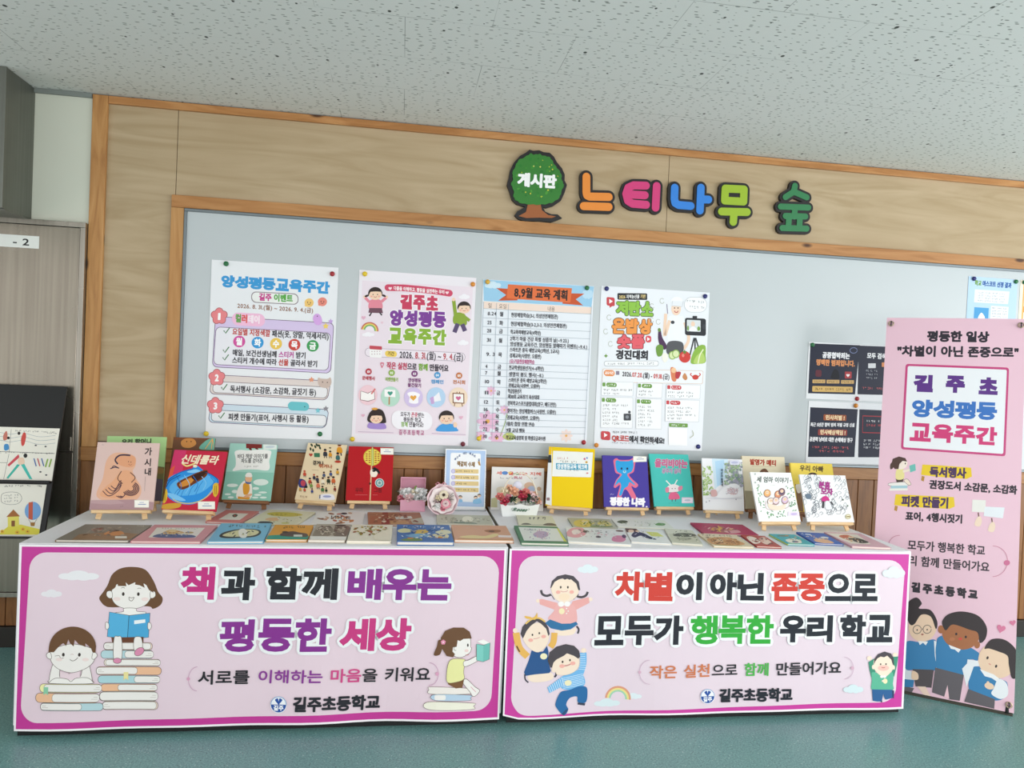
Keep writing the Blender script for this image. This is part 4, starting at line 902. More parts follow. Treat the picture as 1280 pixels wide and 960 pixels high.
p.el(628, 290, 10, 15, '#3a302c'); p.el(708, 291, 10, 15, '#3a302c'); p.cur([(626, 330), (650, 342), (690, 338), (706, 326)], 7, '#d99a94'); p.el(600, 345, 26, 20, CH); p.el(750, 345, 26, 20, CH); p.el(668, 400, 60, 40, '#f5dcc0')
for x in (632, 702): p.el(x, 480, 34, 30, '#f7f2f0')
p.el(640, 560, 32, 34, '#f2e4b8'); 
for x, y in ((694, 530), (694, 586), (712, 560)): p.el(x, y, 8, 8, '#f6ece8')
# middle girl
p.at(640, 780, 8)
p.cur([(40, 60), (70, 200), (150, 290)], 66, '#e8b45c'); p.cur([(410, 60), (400, 150), (370, 200)], 60, '#e8b45c'); p.el(30, 40, 22, 24, SK2); p.cur([(45, 190), (60, 220), (75, 245)], 14, '#5a3a34')
p.blob([(150, 500), (170, 470), (290, 450), (380, 450), (400, 500), (330, 530), (200, 535)], SK2)
p.poly([(190, 228), (240, 246), (300, 240), (338, 186), (352, 240), (350, 340), (376, 430), (360, 452), (220, 462), (130, 476), (116, 440), (160, 330)], '#27548a')
p.cur([(124, 460), (128, 510), (158, 540)], 13, '#3a3a48'); p.cur([(428, 450), (424, 475), (410, 492)], 18, '#3a3a48')
p.outl([(100, 90), (120, 30), (180, -20), (260, -40), (330, 0), (360, 50), (352, 130), (320, 200), (258, 246), (190, 225), (126, 160)], SK2, '#e0c8b4', 2.5)
p.poly([(106, 115), (82, 70), (100, 0), (150, -60), (230, -90), (310, -60), (352, 10), (364, 70), (350, 90), (330, 20), (280, -30), (240, -55), (180, -10), (140, 40)], BK)
p.cur([(130, -30), (190, -75), (260, -86), (320, -50)], 16, '#e9c06a'); p.blob([(140, -80), (120, -105), (170, -100), (200, -90), (230, -115), (240, -140), (245, -100), (220, -70), (180, -78)], '#e9b95a')
p.el(197, 78, 8, 11, '#3a302c'); p.el(263, 62, 8, 11, '#3a302c'); p.cur([(206, 116), (236, 114), (268, 102)], 6, '#d99a94'); p.el(180, 130, 24, 17, CH); p.el(305, 95, 24, 17, CH); p.el(306, 288, 34, 30, '#f0e8c0')
# boy in stripes
p.cur([(690, 262), (690, 370), (660, 470)], 64, '#74b6e6'); p.el(694, 240, 26, 24, SK2); p.poly([(340, 590), (480, 490), (520, 570), (360, 645)], '#74b6e6')
p.blob([(480, 490), (560, 468), (640, 430), (690, 480), (706, 575), (600, 620), (490, 610), (470, 560)], '#74b6e6')
for k in range(8): p.line([(352+k*18, 580-k*12), (376+k*18, 636-k*8)], 5, '#dcecf8')
for k in range(7): p.line([(484+k*2, 508+k*16), (600, 486+k*17), (690+k*2, 470+k*16)], 4.5, '#dcecf8')
for k in range(8): p.line([(640+k*3, 420-k*20), (722-k*2, 430-k*22)], 4.5, '#dcecf8')
p.blob([(470, 640), (560, 620), (650, 590), (720, 600), (734, 660), (716, 750), (640, 745), (630, 690), (560, 700), (524, 760), (544, 812), (500, 866), (430, 790), (420, 740)], '#2b6aa2'); p.poly([(640, 748), (712, 760), (706, 782), (636, 768)], '#3a4054'); p.poly([(544, 806), (500, 868), (480, 850), (520, 810)], '#2f4f74')
p.outl([(390, 410), (400, 340), (470, 290), (560, 260), (640, 300), (650, 380), (610, 440), (530, 472), (440, 470), (420, 440)], SK2, '#e0c8b4', 2.5); p.el(404, 420, 22, 28, SK2)
p.poly([(372, 400), (344, 330), (362, 250), (430, 195), (520, 172), (600, 190), (650, 240), (660, 300), (640, 318), (600, 290), (530, 262), (500, 286), (430, 320), (400, 350), (386, 396)], BK)
p.el(488, 345, 9, 12, '#3a302c'); p.el(560, 330, 9, 12, '#3a302c'); p.cur([(500, 384), (530, 382), (566, 370)], 12, '#c98a84'); p.el(482, 386, 26, 18, CH); p.el(588, 362, 26, 18, CH); p.el(542, 552, 34, 28, '#f0e8c0')
# leaping boy in green at the right
p.at(1040, 790, 9.6)
p.el(420, 330, 30, 26, SK2); p.el(740, 292, 30, 26, SK2)
p.poly([(408, 376), (480, 336), (500, 440), (480, 540), (440, 560), (420, 470)], '#3f8f76'); p.poly([(712, 316), (778, 312), (760, 420), (720, 560), (690, 520), (700, 420)], '#3f8f76')
p.blob([(450, 500), (540, 520), (600, 560), (690, 500), (714, 560), (704, 640), (704, 712), (560, 710), (440, 704), (444, 600)], '#5fb596')
p.poly([(444, 704), (696, 712), (718, 740), (712, 815), (690, 812), (610, 830), (590, 800), (580, 760), (560, 850), (500, 850), (450, 840)], '#2f5f94'); p.poly([(545, 840), (566, 840), (562, 862), (548, 858)], '#2a3550'); p.poly([(690, 720), (718, 722), (712, 818), (692, 810)], '#2a3d60')
p.outl([(470, 400), (490, 330), (580, 290), (680, 310), (716, 380), (716, 450), (660, 520), (600, 556), (540, 530), (484, 470)], SK2, '#e0c8b4', 2.5); p.el(466, 436, 18, 28, SK2); p.el(720, 446, 14, 26, SK2)
p.poly([(474, 408), (480, 340), (530, 280), (610, 250), (690, 275), (722, 340), (722, 420), (706, 410), (690, 350), (640, 300), (600, 320), (560, 310), (520, 330), (490, 370)], BK)
p.el(556, 402, 9, 12, '#3a302c'); p.el(622, 402, 9, 12, '#3a302c'); p.el(590, 448, 70, 34, '#f3c0b4'); p.cur([(566, 440), (586, 446), (610, 440)], 8, '#b8685e'); p.el(608, 606, 28, 32, '#f2e4b8'); p.el(580, 604, 16, 12, SK2)
for x in (566, 602): p.el(x, 552, 20, 16, '#f7f2f0')
p.at(860, 670, 4.172); p.cloud(1070, 190, 130, 60, '#dfe9ec'); p.cloud(845, 804, 110, 44, '#d6e6ea')
# lettering
E2 = ('#f0f2f4', 15)
p.at(620, 670, 4.174)
p.T([('차별', '#cf3f34')], 604, 252, 905, 258, 152, bold=7.2, out=E2, block=True, gap=.03); p.T('이', 916, 258, 1056, 256, 146, '#20242e', 8.2, E2, True, gap=.03)
p.T('모두가', 500, 484, 958, 484, 152, '#20242e', 7.8, E2, True, gap=.03)
p.at(860, 670, 4.172)
p.T('아닌', 90, 256, 380, 262, 146, '#20242e', 8.2, E2, True, gap=.03); p.T([('존중', '#cf3f34'), ('으로', '#20242e')], 414, 264, 986, 270, 146, bold=7.2, out=E2, block=True, gap=.03)
p.T('행복한', -12, 484, 428, 486, 150, '#35a83c', 6.4, E2, True, gap=.03); p.T('우리', 458, 484, 742, 486, 142, '#20242e', 7.8, E2, True, gap=.03); p.T('학교', 776, 486, 1062, 488, 146, '#20242e', 7.8, E2, True, gap=.03)
p.at(620, 670, 4.174); p.T('작은', 780, 700, 924, 698, 66, '#cf7a52', 1.6); p.T('실천', 955, 698, 1098, 694, 66, '#cf7a52', 1.6)
p.at(860, 670, 4.172); p.T('으로', 100, 696, 238, 694, 64, '#2a2a30', 1.4); p.T('함께', 270, 694, 404, 694, 66, '#4fb04f', 1.8); p.T('만들어가요', 434, 694, 786, 692, 66, '#2a2a30', 1.6)
p.arc(800, 694, 48, 58, -90, 90, 2.5, '#cfb0c4'); p.el(842, 694, 9, 9, '#d9b0c4')
p.at(620, 670, 4.174); p.arc(782, 700, 52, 62, 90, 270, 2.5, '#cfb0c4'); p.el(731, 700, 8, 8, '#d9b0c4')
p.at(860, 670, 4.172); emblem(78, 828, 38); p.T('길주초등학교', 138, 826, 524, 828, 66, '#20242e', 3.4)
def hang2(u, v):
    low = (1-v)**2
    return (0, .020*max(0, (.06-u)/.06)**2*(1-v)**2, .004+.010*low*math.sin(u*8.0+.8)**2+.005*low*math.sin(u*21)+.014*max(0, (.08-u)/.08)*low+.0025*math.sin(u*36+v*7)*(1-v)*v)
o = p.build('banner', VINYL, mw=frame_mw((1.350, -.8955, .028), XX, UP), cuts=(28, 6), dn=hang2)
tag(o, 'pink banner on the right table with jumping cartoon children, green and red words', 'banner', 'banners hung on the table fronts')
# ------------------------------------------------------------------ books
EASELS = 'small wooden table easels'
def book_parts(root, quad, w, h, t, cover, spine, paint, back=None):
    """cover (front board with its artwork, spine, back board) and page block; origin: middle of the lower edge, back face"""
    p = Print(quad, w, h); hw = w/2
    def bx(x0, x1, y0, y1, z0, z1, col):
        vs = [(x, y, z) for z in (z0, z1) for y in (y0, y1) for x in (x0, x1)]
        p.raw(vs, [(0, 2, 3, 1), (4, 5, 7, 6), (0, 1, 5, 4), (2, 6, 7, 3), (0, 4, 6, 2), (1, 3, 7, 5)], col)
    bx(-hw, hw, 0, h, 0, .0022, back or cover); bx(-hw, hw, 0, h, t-.0022, t, cover); bx(-hw, -hw+.0022, 0, h, .0023, t-.0023, spine)
    p.z0 = t; p.base(cover)
    paint(p)
    o = p.build('cover', COVER, root)
    MB().box(-hw+.0024, hw-.004, .004, h-.004, .0024, t-.0024).build('page_block', M_PAGES, root)
    return p
def sticker(p, x0, y0, x1, y1, col='#d8dcc8', dy=1):
    p.rr(x0, y0, x1, y1, 2, '#f4f3ea', dy); p.line([(x0+2, y0+2), (x1-2, y0+2+dy), (x1-2, y1-2+dy), (x0+2, y1-2)], 2, '#b9c4a0', True)
    h = (y1-y0); p.rr(x0+.35*(x1-x0), y0+h*.28, x0+.65*(x1-x0), y0+h*.36, 0, '#9fb0c8', dy*.4); p.rr(x0+.25*(x1-x0), y0+h*.52, x0+.8*(x1-x0), y0+h*.62, 0, '#7f8fb8', dy*.4)
def stand_mw(X, Y, phi, th, z):
    u = Vector((math.cos(phi), math.sin(phi), 0)); n = Vector((-math.sin(phi), math.cos(phi), 0))
    return u, n*math.sin(th)+Vector((0, 0, math.cos(th))), Vector((X, Y, z))
def standing_book(par, zb, t, quad, label, cover, spine, paint, back=None):
    X, Y, phi, th, w, h = par
    u, v, b = stand_mw(X, Y, phi, th, zb); n = u.cross(v)
    root = empty('picture_book', label, 'book', 'picture books on easels', frame_mw(b-n*t, u, v))
    book_parts(root, quad, w, h, t, cover, spine, paint, back); return root
def easel(par, zb, t, label, m, rear=.05, hfrac=.66):
    X, Y, phi, th, w, h = par
    dz = zb-TZ
    mw = Matrix.Translation((X, Y, TZ)) @ Matrix.Rotation(phi, 4, 'Z')
    root = empty('table_easel', label, 'easel', EASELS, mw)
    v = Vector((0, math.sin(th), math.cos(th))); n = Vector((0, -math.cos(th), math.sin(th))); B = Vector((0, 0, dz))
    lw = w*.93
    L = Matrix.Translation(B) @ Matrix([[1, 0, 0, 0], [0, n.y, v.y, 0], [0, n.z, v.z, 0], [0, 0, 0, 1]])
    led = MB().box(-lw/2, lw/2, -t-.0165, .007, -.0145, -.0012, L); led.build('ledge', m, root, .0015)
    off = -t-.0105
    def foot(x, s): return Vector((x, 0, 0)) + B + n*off + v*s
    smin = -(dz+n.z*off)/v.z+.0012
    for sx in (-1, 1):
        a = foot(sx*lw*.40, smin+.002); b = foot(sx*lw*.22, h*hfrac)
        a.z = max(a.z, .0045)
        MB().bar(a, b, .021, .008, n).build('leg', m, root, .001)
    c0, c1 = foot(-lw*.28, h*hfrac*.86), foot(lw*.28, h*hfrac*.86)
    MB().bar(c0-n*.0085, c1-n*.0085, .018, .0075, n).build('crossbar', m, root, .001)
    top = foot(0, h*hfrac)-n*.018; ft = Vector((0, top.y+rear, .0052))
    MB().bar(ft, top, .02, .008, (1, 0, 0)).build('rear_leg', m, root, .001)
    return root
def busy(p, q, n, cols, seed, lo=4, hi=10, sq=.35):
    """scattered small shapes inside the four corners q (artwork units)"""
    r = random.Random(seed); a, b, c, d = [np.array(v, float) for v in q]
    for i in range(n):
        s_, t_ = r.uniform(.08, .92), r.uniform(.12, .9); x, y = (a*(1-s_)+b*s_)*(1-t_)+(d*(1-s_)+c*s_)*t_
        k = r.uniform(lo, hi); p.el(x, y, k, k*sq, r.choice(cols), r.uniform(-40, 40))
def at2(p): return p.at(100, 535, 6.4)
def at3(p): return p.at(260, 545, 6.4)
def at4(p): return p.at(420, 545, 6.4)
def at5(p): return p.at(580, 545, 6.4)
def at6(p): return p.at(740, 545, 6.4)
def at7(p): return p.at(900, 545, 6.4)

def a_E1(p):
    at2(p)
    p.blob([(130, 540), (180, 400), (210, 260), (270, 200), (370, 200), (440, 230), (440, 300), (420, 340), (450, 400), (490, 470), (480, 540), (420, 580), (250, 590)], '#dfae92')
    p.blob([(160, 540), (200, 470), (260, 420), (330, 340), (400, 340), (440, 400), (470, 480), (440, 540), (300, 560)], '#e0a681'); p.blob([(290, 220), (370, 205), (435, 230), (435, 290), (390, 310), (310, 290), (280, 255)], '#dc9f7a')
    p.cur([(400, 215), (320, 215), (280, 250), (300, 285)], 12, '#3a3448'); p.cur([(240, 322), (280, 310), (310, 318), (270, 300), (250, 322)], 7, '#4a4050')
    for k in range(4): p.cur([(180+k*22, 500-k*14), (230+k*18, 540-k*20), (300+k*5, 500-k*24), (330, 450-k*12)], 7, '#5a4048')
    for k in range(4): p.arc(405, 480, 66-k*13, 55-k*11, -60, 150, 8, '#4a3442')
    p.cur([(330, 340), (300, 400), (340, 440)], 7, '#6a4a40'); p.cur([(400, 350), (440, 390), (410, 430)], 7, '#6a4a40'); p.el(405, 268, 4, 4, '#5a4038'); p.el(385, 265, 4, 4, '#5a4038'); p.cur([(385, 285), (400, 292), (414, 285)], 3, '#a0604a')
    for k in range(3): p.cur([(290+k*15, 540), (330+k*8, 556-k*6), (360, 530-k*4)], 6, '#5a4048')
    p.poly([(85, 575), (440, 568), (600, 590), (590, 655), (70, 655)], '#ad8c90')
    p.poly([(85, 575), (300, 572), (360, 600), (240, 610), (80, 600)], '#b99a9c')
    for ch, y in (('가', 185), ('시', 270), ('내', 345)): p.T(ch, 512, y, 572, y-3, 60, '#2c262a', 1.6)
    p.line([(522, 380), (518, 500)], 2, '#8a7a80'); p.el(183, 136, 10, 3, '#c0a8a8')
    sticker(p, 437, 572, 556, 634)
    p.sq(2, 320, 624, 352, 624, 12, '#4a3a44')
def a_E0(p):
    at2(p)
    p.poly([(610, 300), (690, 310), (690, 500), (600, 500)], '#6f6a40'); p.poly([(600, 400), (690, 410), (680, 640), (590, 640)], '#5a5260'); p.el(640, 340, 40, 24, '#8a7040')
    p.T('우리 할머니', 330, 112, 570, 105, 44, '#2f3a2a', 2.5)
def a_E2(p):
    at2(p)
    p.poly([(755, 180), (850, 182), (800, 420), (690, 470)], '#d03a6a'); p.poly([(690, 330), (760, 300), (700, 520), (655, 560)], '#dd5a40')
    p.blob([(690, 420), (760, 370), (880, 330), (930, 300), (1000, 350), (1070, 380), (1110, 420), (1080, 480), (1000, 560), (880, 610), (760, 590), (690, 540), (670, 490)], '#2f8fdc')
    p.blob([(720, 460), (800, 400), (960, 360), (1060, 400), (1060, 440), (950, 520), (800, 540), (720, 510)], '#5ab0ea')
    p.cur([(680, 500), (760, 580), (880, 600), (1000, 555), (1090, 450)], 7, '#e0c45a'); p.cur([(690, 430), (790, 360), (900, 325)], 8, '#2060b0')
    for k in range(4): p.cur([(740+k*60, 560-k*10), (770+k*60, 500-k*12), (830+k*50, 470-k*16)], 4, '#2478c4')
    p.blob([(770, 450), (800, 420), (900, 370), (990, 335), (1020, 345), (1000, 390), (920, 440), (850, 480), (800, 490)], '#6e3a20'); p.blob([(790, 450), (830, 420), (890, 395), (910, 410), (870, 450), (810, 470)], '#d08a3a'); p.blob([(890, 385), (1005, 342), (1000, 365), (930, 420)], '#3a2018')
    for k in range(5): p.cur([(1040-k*70, 390-k*4), (1070-k*66, 430+k*8), (1050-k*70, 480+k*14)], 5, '#86c8f2' if k % 2 else '#1f6fc0')
    p.blob([(850, 350), (920, 330), (960, 345), (900, 360)], '#8accf4'); p.blob([(700, 520), (760, 530), (840, 575), (790, 580), (720, 555)], '#7cc2f0'); p.cur([(690, 470), (720, 420), (800, 378)], 5, '#123f80'); p.cur([(1000, 352), (1060, 376), (1104, 418), (1080, 470)], 5, '#123f80')
    for x, y in ((670, 540), (1080, 490)): p.blob([(x-16, y-40), (x+22, y-50), (x+24, y+20), (x, y+60), (x-20, y+30)], '#d9b23a'); p.line([(x-6, y-30), (x-2, y+40)], 4, '#8a6a1a'); p.line([(x+8, y-30), (x+8, y+40)], 4, '#8a6a1a')
    p.blob([(650, 615), (720, 600), (800, 600), (790, 630), (720, 645), (655, 640)], '#cf9e3a')
    p.cur([(815, 285), (850, 305), (900, 290), (930, 270)], 12, '#ecd68a'); p.el(918, 305, 18, 12, '#e9e4c8')
    p.T('신데룰라', 810, 250, 1110, 254, 72, '#f6e6c8', 2.6, italic=1.2)
    sticker(p, 938, 585, 1076, 648)
def a_E2b(p):
    at2(p)
    p.rr(795, 85, 1225, 105, 0, '#7c4a30'); p.blob([(860, 120), (900, 95), (960, 100), (980, 140), (930, 170), (870, 160)], '#c98a4a'); p.el(905, 120, 5, 5, '#3a2418'); p.el(940, 120, 5, 5, '#3a2418'); p.blob([(1010, 180), (1050, 120), (1110, 95), (1180, 110), (1200, 180)], '#6fae9a')
    for x in (1050, 1100, 1150): p.line([(1110, 100), (x, 180)], 6, '#e0a85a')
def a_E3(p):
    at3(p)
    p.poly([(140, 275), (525, 290), (500, 520), (105, 505)], '#8cc6b4')
    p.rr(310, 55, 435, 95, 3, '#7e2f2c', 4); p.blob([(330, 98), (350, 96), (356, 112), (345, 112)], '#5c2424'); p.blob([(380, 98), (400, 98), (412, 115), (400, 112)], '#5c2424')
    p.blob([(220, 120), (260, 106), (330, 112), (420, 108), (500, 120), (500, 160), (490, 200), (494, 250), (470, 272), (380, 262), (280, 262), (200, 270), (224, 230), (226, 170)], '#f3f4f0')
    p.T('바다 책방 이야기를', 240, 155, 480, 160, 36, '#4a4a4a', .8); p.T('파도를 걷어온', 270, 190, 440, 194, 36, '#4a4a4a', .8); p.sq(8, 296, 238, 410, 240, 20, '#8a8a88', .2)
    for x, y, a, b in ((425, 365, 60, 26), (195, 388, 46, 14), (215, 440, 26, 14), (385, 415, 26, 12), (440, 448, 34, 8), (155, 462, 26, 8), (400, 468, 30, 9), (380, 490, 26, 8), (180, 488, 26, 9), (445, 490, 28, 8)): p.el(x, y, a, b, '#dfeee6')
    p.blob([(235, 500), (232, 440), (262, 380), (300, 350), (345, 370), (356, 430), (340, 500)], '#f2efe4'); p.poly([(240, 480), (300, 488), (340, 486), (330, 508), (236, 502)], '#d99a3a')
    p.blob([(284, 380), (326, 372), (336, 420), (320, 460), (286, 460)], '#dfa03a'); p.el(328, 335, 28, 30, '#e9b890'); p.blob([(300, 340), (310, 360), (345, 366), (340, 378), (305, 372)], '#4a6aa0'); p.rr(300, 300, 358, 322, 12, '#f2f2ec', 2); p.el(330, 300, 24, 14, '#f2f2ec'); p.el(322, 474, 36, 12, '#e3b08a', -20)
    p.rr(444, 66, 546, 108, 2, '#e6efe9', 4); p.el(495, 90, 36, 10, '#c9d6dc')
def a_E4(p):
    at3(p)
    rg = random.Random(5); cols = ['#2f4a3a', '#c8503a', '#e0982e', '#3a3a4a', '#7a9a4a', '#d8785a']
    def fig(x, y, s, c):
        p.el(x, y-s*.9, s*.32, s*.34, rg.choice(['#e8b48a', '#d99a70'])); p.el(x, y-s*1.05, s*.34, s*.26, rg.choice(['#2f2a2a', '#6a3a22', '#c8503a']))
        p.blob([(x-s*.35, y-s*.55), (x+s*.35, y-s*.55), (x+s*.45, y+s*.3), (x-s*.45, y+s*.3)], c); p.line([(x-s*.2, y+s*.3), (x-s*.25, y+s*.8)], s*.2, '#2f2a36'); p.line([(x+s*.2, y+s*.3), (x+s*.3, y+s*.8)], s*.2, '#2f2a36')
    for x, y in ((840, 80), (868, 92), (905, 100), (830, 110), (880, 78), (850, 120), (895, 82)): p.el(x, y, 13, 8, '#3a4a3a', rg.uniform(0, 90))
    p.heart(830, 155, 15, '#b8402e'); p.rr(856, 140, 902, 172, 5, '#3f7a5a'); p.el(985, 98, 9, 6, '#6a5a3a')
    for x, y, s, c in ((945, 150, 34, '#3a3a44'), (985, 155, 28, '#e0982e'), (1060, 120, 46, '#e09a2e'), (1045, 175, 34, '#3f6a6a'), (775, 310, 26, '#c8503a'), (850, 335, 24, '#3a3a4a'), (815, 370, 28, '#c8503a'), (875, 350, 26, '#3a3a4a'), (930, 315, 24, '#4a5a7a'), (985, 305, 24, '#4a5a8a'), (965, 360, 30, '#2f3a2a'), (1005, 360, 32, '#d0683a'), (1040, 290, 24, '#d8a03a'), (920, 365, 28, '#f0e6d0'), (880, 400, 30, '#d8785a'), (825, 400, 24, '#7a9a4a'), (915, 430, 26, '#4a7a4a'), (945, 435, 20, '#2f3a2a'), (1015, 425, 22, '#8a3a2a'), (830, 445, 20, '#3a4a8a'), (770, 435, 20, '#c8503a'), (735, 430, 20, '#d8a03a')): fig(x, y, s, c)
    p.blob([(722, 350), (770, 352), (790, 390), (780, 412), (730, 410)], '#3a3f78'); p.el(760, 380, 20, 24, '#c04a5a'); p.el(782, 408, 13, 10, '#2a2a2a'); p.el(1045, 205, 26, 9, '#b8402e')
    p.T('걷거나', 845, 216, 930, 222, 34, '#2f2a2a', 1.4); p.T('뛰거나', 890, 240, 1000, 244, 30, '#b8603a', 1.2); p.line([(835, 272), (890, 276)], 2, '#a08a70')
    p.blob([(900, 468), (990, 462), (1010, 486), (1000, 508), (890, 504)], '#ece9f0'); p.el(950, 482, 34, 9, '#9aa0c8'); p.line([(893, 470), (890, 500)], 8, '#3a3f58'); p.sq(3, 730, 486, 790, 490, 22, '#8a5a3a', .6)
def a_E5(p):
    at4(p)
    p.el(290, 170, 72, 68, '#c8b23a'); p.el(290, 170, 66, 62, '#e6cf5a')
    for r_ in range(6):
        for k in range(5): p.rr(236+k*24, 124+r_*17, 252+k*24, 131+r_*17, 2, '#9a2a26') if abs(k-2)*24+abs(r_-2.5)*17 < 80 else None
    p.rr(284, 96, 300, 236, 4, '#8aa84a'); p.rr(288, 90, 295, 240, 2, '#d8cf8a'); p.line([(283, 236), (270, 515)], 11, '#cfa07a'); p.line([(283, 236), (270, 515)], 4, '#e6c49a')
    p.blob([(278, 270), (310, 262), (332, 290), (320, 325), (284, 326), (272, 300)], '#f2e6d6'); p.poly([(282, 272), (306, 248), (336, 266), (352, 290), (345, 308), (325, 285), (300, 270)], '#1c1a1e'); p.el(302, 280, 14, 8, '#1c1a1e')
    p.T('우리', 152, 432, 216, 432, 38, '#7a1218', 1.2); p.T('그림', 300, 432, 366, 432, 38, '#7a1218', 1.2); p.line([(152, 470), (250, 470)], 2, '#d87a7a'); p.line([(290, 470), (330, 470)], 2, '#d87a7a')
    p.el(347, 375, 36, 36, '#e8e8e8'); p.el(347, 375, 32, 32, '#5a9a9a'); p.el(347, 375, 22, 22, '#b9ccc8'); p.star(347, 375, 15, '#6a8a88'); p.el(270, 380, 8, 10, '#5a2a20')
    sticker(p, 356, 96, 462, 148)
def a_E6(p):
    at5(p)
    p.poly([(690, 90), (712, 92), (688, 560), (640, 540), (665, 215)], '#e9ecef'); p.poly([(690, 90), (712, 91), (706, 150), (676, 150)], '#f0c21a'); p.rr(676, 152, 704, 212, 2, '#33363c')
    p.rr(720, 120, 1034, 318, 5, '#d8dcd8', 8, -18); p.rr(722, 122, 1032, 316, 4, '#f3f5f2', 8, -18)
    p.sq(6, 750, 176, 840, 178, 22, '#c05a5a', .7); p.sq(8, 770, 200, 910, 206, 22, '#5a5a60', .7); p.star(965, 180, 12, '#c04a7a'); p.star(985, 172, 10, '#3a7ad0'); p.el(980, 205, 10, 8, '#d0a03a')
    p.rr(738, 214, 994, 262, 2, '#4aa3c4', 6); p.T('양성평등교육 워크북', 746, 238, 986, 242, 38, '#f2f8fa', 1.6); p.sq(9, 818, 268, 916, 272, 16, '#5a5a60', .4); p.rr(652, 488, 676, 512, 2, '#9a7a80'); p.el(985, 292, 10, 6, '#d88a8a')
def a_E7(p):
    at6(p)
    pk_ = '#e0708f'; bl = '#2f9fdc'
    for pts, c in (([(172, 190), (200, 176), (222, 190), (300, 192), (330, 180), (350, 196), (345, 240), (335, 290), (300, 310), (330, 350), (372, 390), (352, 415), (320, 400), (330, 430), (356, 480), (350, 500), (325, 500), (290, 440), (262, 430), (230, 500), (202, 498), (215, 440), (225, 390), (190, 412), (175, 400), (195, 350), (225, 310), (190, 290), (178, 240)], pk_),
                   ([(190, 200), (210, 192), (225, 200), (295, 202), (325, 194), (335, 240), (320, 285), (285, 308), (312, 350), (345, 385), (340, 392), (305, 370), (290, 400), (262, 420), (240, 470), (220, 468), (235, 400), (222, 370), (186, 395), (205, 350), (240, 308), (205, 285), (190, 245)], bl)): p.blob(pts, c)
    p.el(238, 260, 8, 9, '#2a2a50'); p.el(285, 262, 8, 9, '#2a2a50'); p.el(263, 285, 14, 12, '#9ad2ee'); p.el(263, 281, 5, 4, '#2a2a50')
    p.T('평등한 나라', 146, 518, 426, 528, 62, '#f6f4fa', 5.5); p.sq(4, 146, 462, 180, 464, 14, '#c8c4e8', .3); p.el(440, 562, 8, 6, '#e8e4f4')
    sticker(p, 332, 162, 438, 212)
def a_E8(p):
    at6(p)
    p.T('올리비아는', 500, 210, 764, 222, 62, '#c86a92', 3.2, ('#e6b8cc', 2)); p.T('공주가 싫어', 556, 272, 712, 278, 38, '#a884a8', 1.6, ('#dcd0dc', 1.5))
    p.line([(640, 400), (590, 350)], 9, '#f2f4f0'); p.line([(650, 400), (682, 345)], 9, '#f2f4f0'); p.blob([(600, 400), (650, 380), (700, 400), (690, 440), (650, 455), (612, 440)], '#f0e8ea'); p.el(640, 415, 4, 4, '#4a3a44'); p.el(665, 415, 4, 4, '#4a3a44')
    p.blob([(585, 410), (612, 405), (612, 440), (590, 445)], '#e08aa2'); p.blob([(690, 405), (722, 395), (722, 425), (695, 435)], '#e08aa2'); p.line([(606, 448), (690, 444)], 4, '#5a4a58'); p.blob([(625, 450), (680, 450), (704, 495), (655, 505), (612, 498)], '#e36a92'); p.line([(640, 500), (640, 520)], 6, '#5a4a58'); p.line([(670, 500), (668, 520)], 6, '#5a4a58'); p.line([(610, 533), (700, 535)], 2, '#3f9a92')
    p.rr(720, 488, 815, 536, 2, '#efe4f0', 3); p.line([(724, 492), (811, 495), (811, 535), (724, 532)], 2, '#c88ac0', True); p.el(768, 513, 26, 8, '#c0c8d8')
def a_E9(p):
    at6(p); rg = random.Random(9)
    p.poly([(960, 178), (1090, 182), (1080, 330), (980, 420)], '#cfe6f4'); p.poly([(985, 200), (1060, 190), (1040, 380), (1000, 400)], '#b4d8f2')
    for i in range(90): p.el(rg.uniform(884, 960), 240+rg.random()*230, rg.uniform(5, 14), rg.uniform(4, 9), rg.choice(['#b9d090', '#a4c27a', '#c8dca8', '#8fb070']), rg.uniform(0, 180))
    for i in range(150): p.el(rg.uniform(1062, 1205), 215+rg.random()*170, rg.uniform(5, 15), rg.uniform(4, 10), rg.choice(['#9fb890', '#8aa884', '#b4c8ac', '#a0a4b0', '#8a98a0']), rg.uniform(0, 180))
    for i in range(40): p.el(rg.uniform(1120, 1215), 340+rg.random()*70, rg.uniform(5, 13), rg.uniform(4, 8), '#a8a8b8', rg.uniform(0, 180))
    p.blob([(1010, 440), (1080, 390), (1150, 380), (1190, 420), (1200, 480), (1000, 490)], '#eef0f4')
    for i in range(26): p.cur([(1060+rg.uniform(-10, 110), 400+rg.uniform(0, 70)), (1075+rg.uniform(-10, 100), 410+rg.uniform(0, 60)), (1090+rg.uniform(0, 90), 400+rg.uniform(0, 70))], 2, rg.choice(['#c8b8c4', '#d8a8a8', '#a8a8b8']))
    p.blob([(945, 430), (985, 425), (995, 470), (950, 475)], '#d8b0b0'); p.line([(900, 490), (1200, 500)], 3, '#c8ccd8')
    for i, ch in enumerate('작은하늘에게'): p.T(ch, 1028, 272+i*23, 1046, 272+i*23, 22, '#3a4a5a', .8)
    p.rr(1100, 196, 1180, 232, 12, '#d8dcec', 2); p.el(1140, 214, 28, 9, '#b8bcd8')
    for x, y in ((905, 520), (930, 512), (1150, 505)): p.el(x, y, 4, 6, '#9a9aa8')
def a_E10(p):
    at7(p)
    p.poly([(190, 440), (540, 455), (530, 620), (200, 600)], '#a39a80'); p.T('발명가 매티', 232, 206, 450, 216, 46, '#a23c2c', 2.6); p.line([(250, 240), (430, 246)], 3, '#b8a888')
    p.blob([(310, 295), (330, 268), (360, 262), (384, 290), (380, 330), (312, 330)], '#6a4632'); p.el(348, 312, 24, 24, '#e8c4a0')
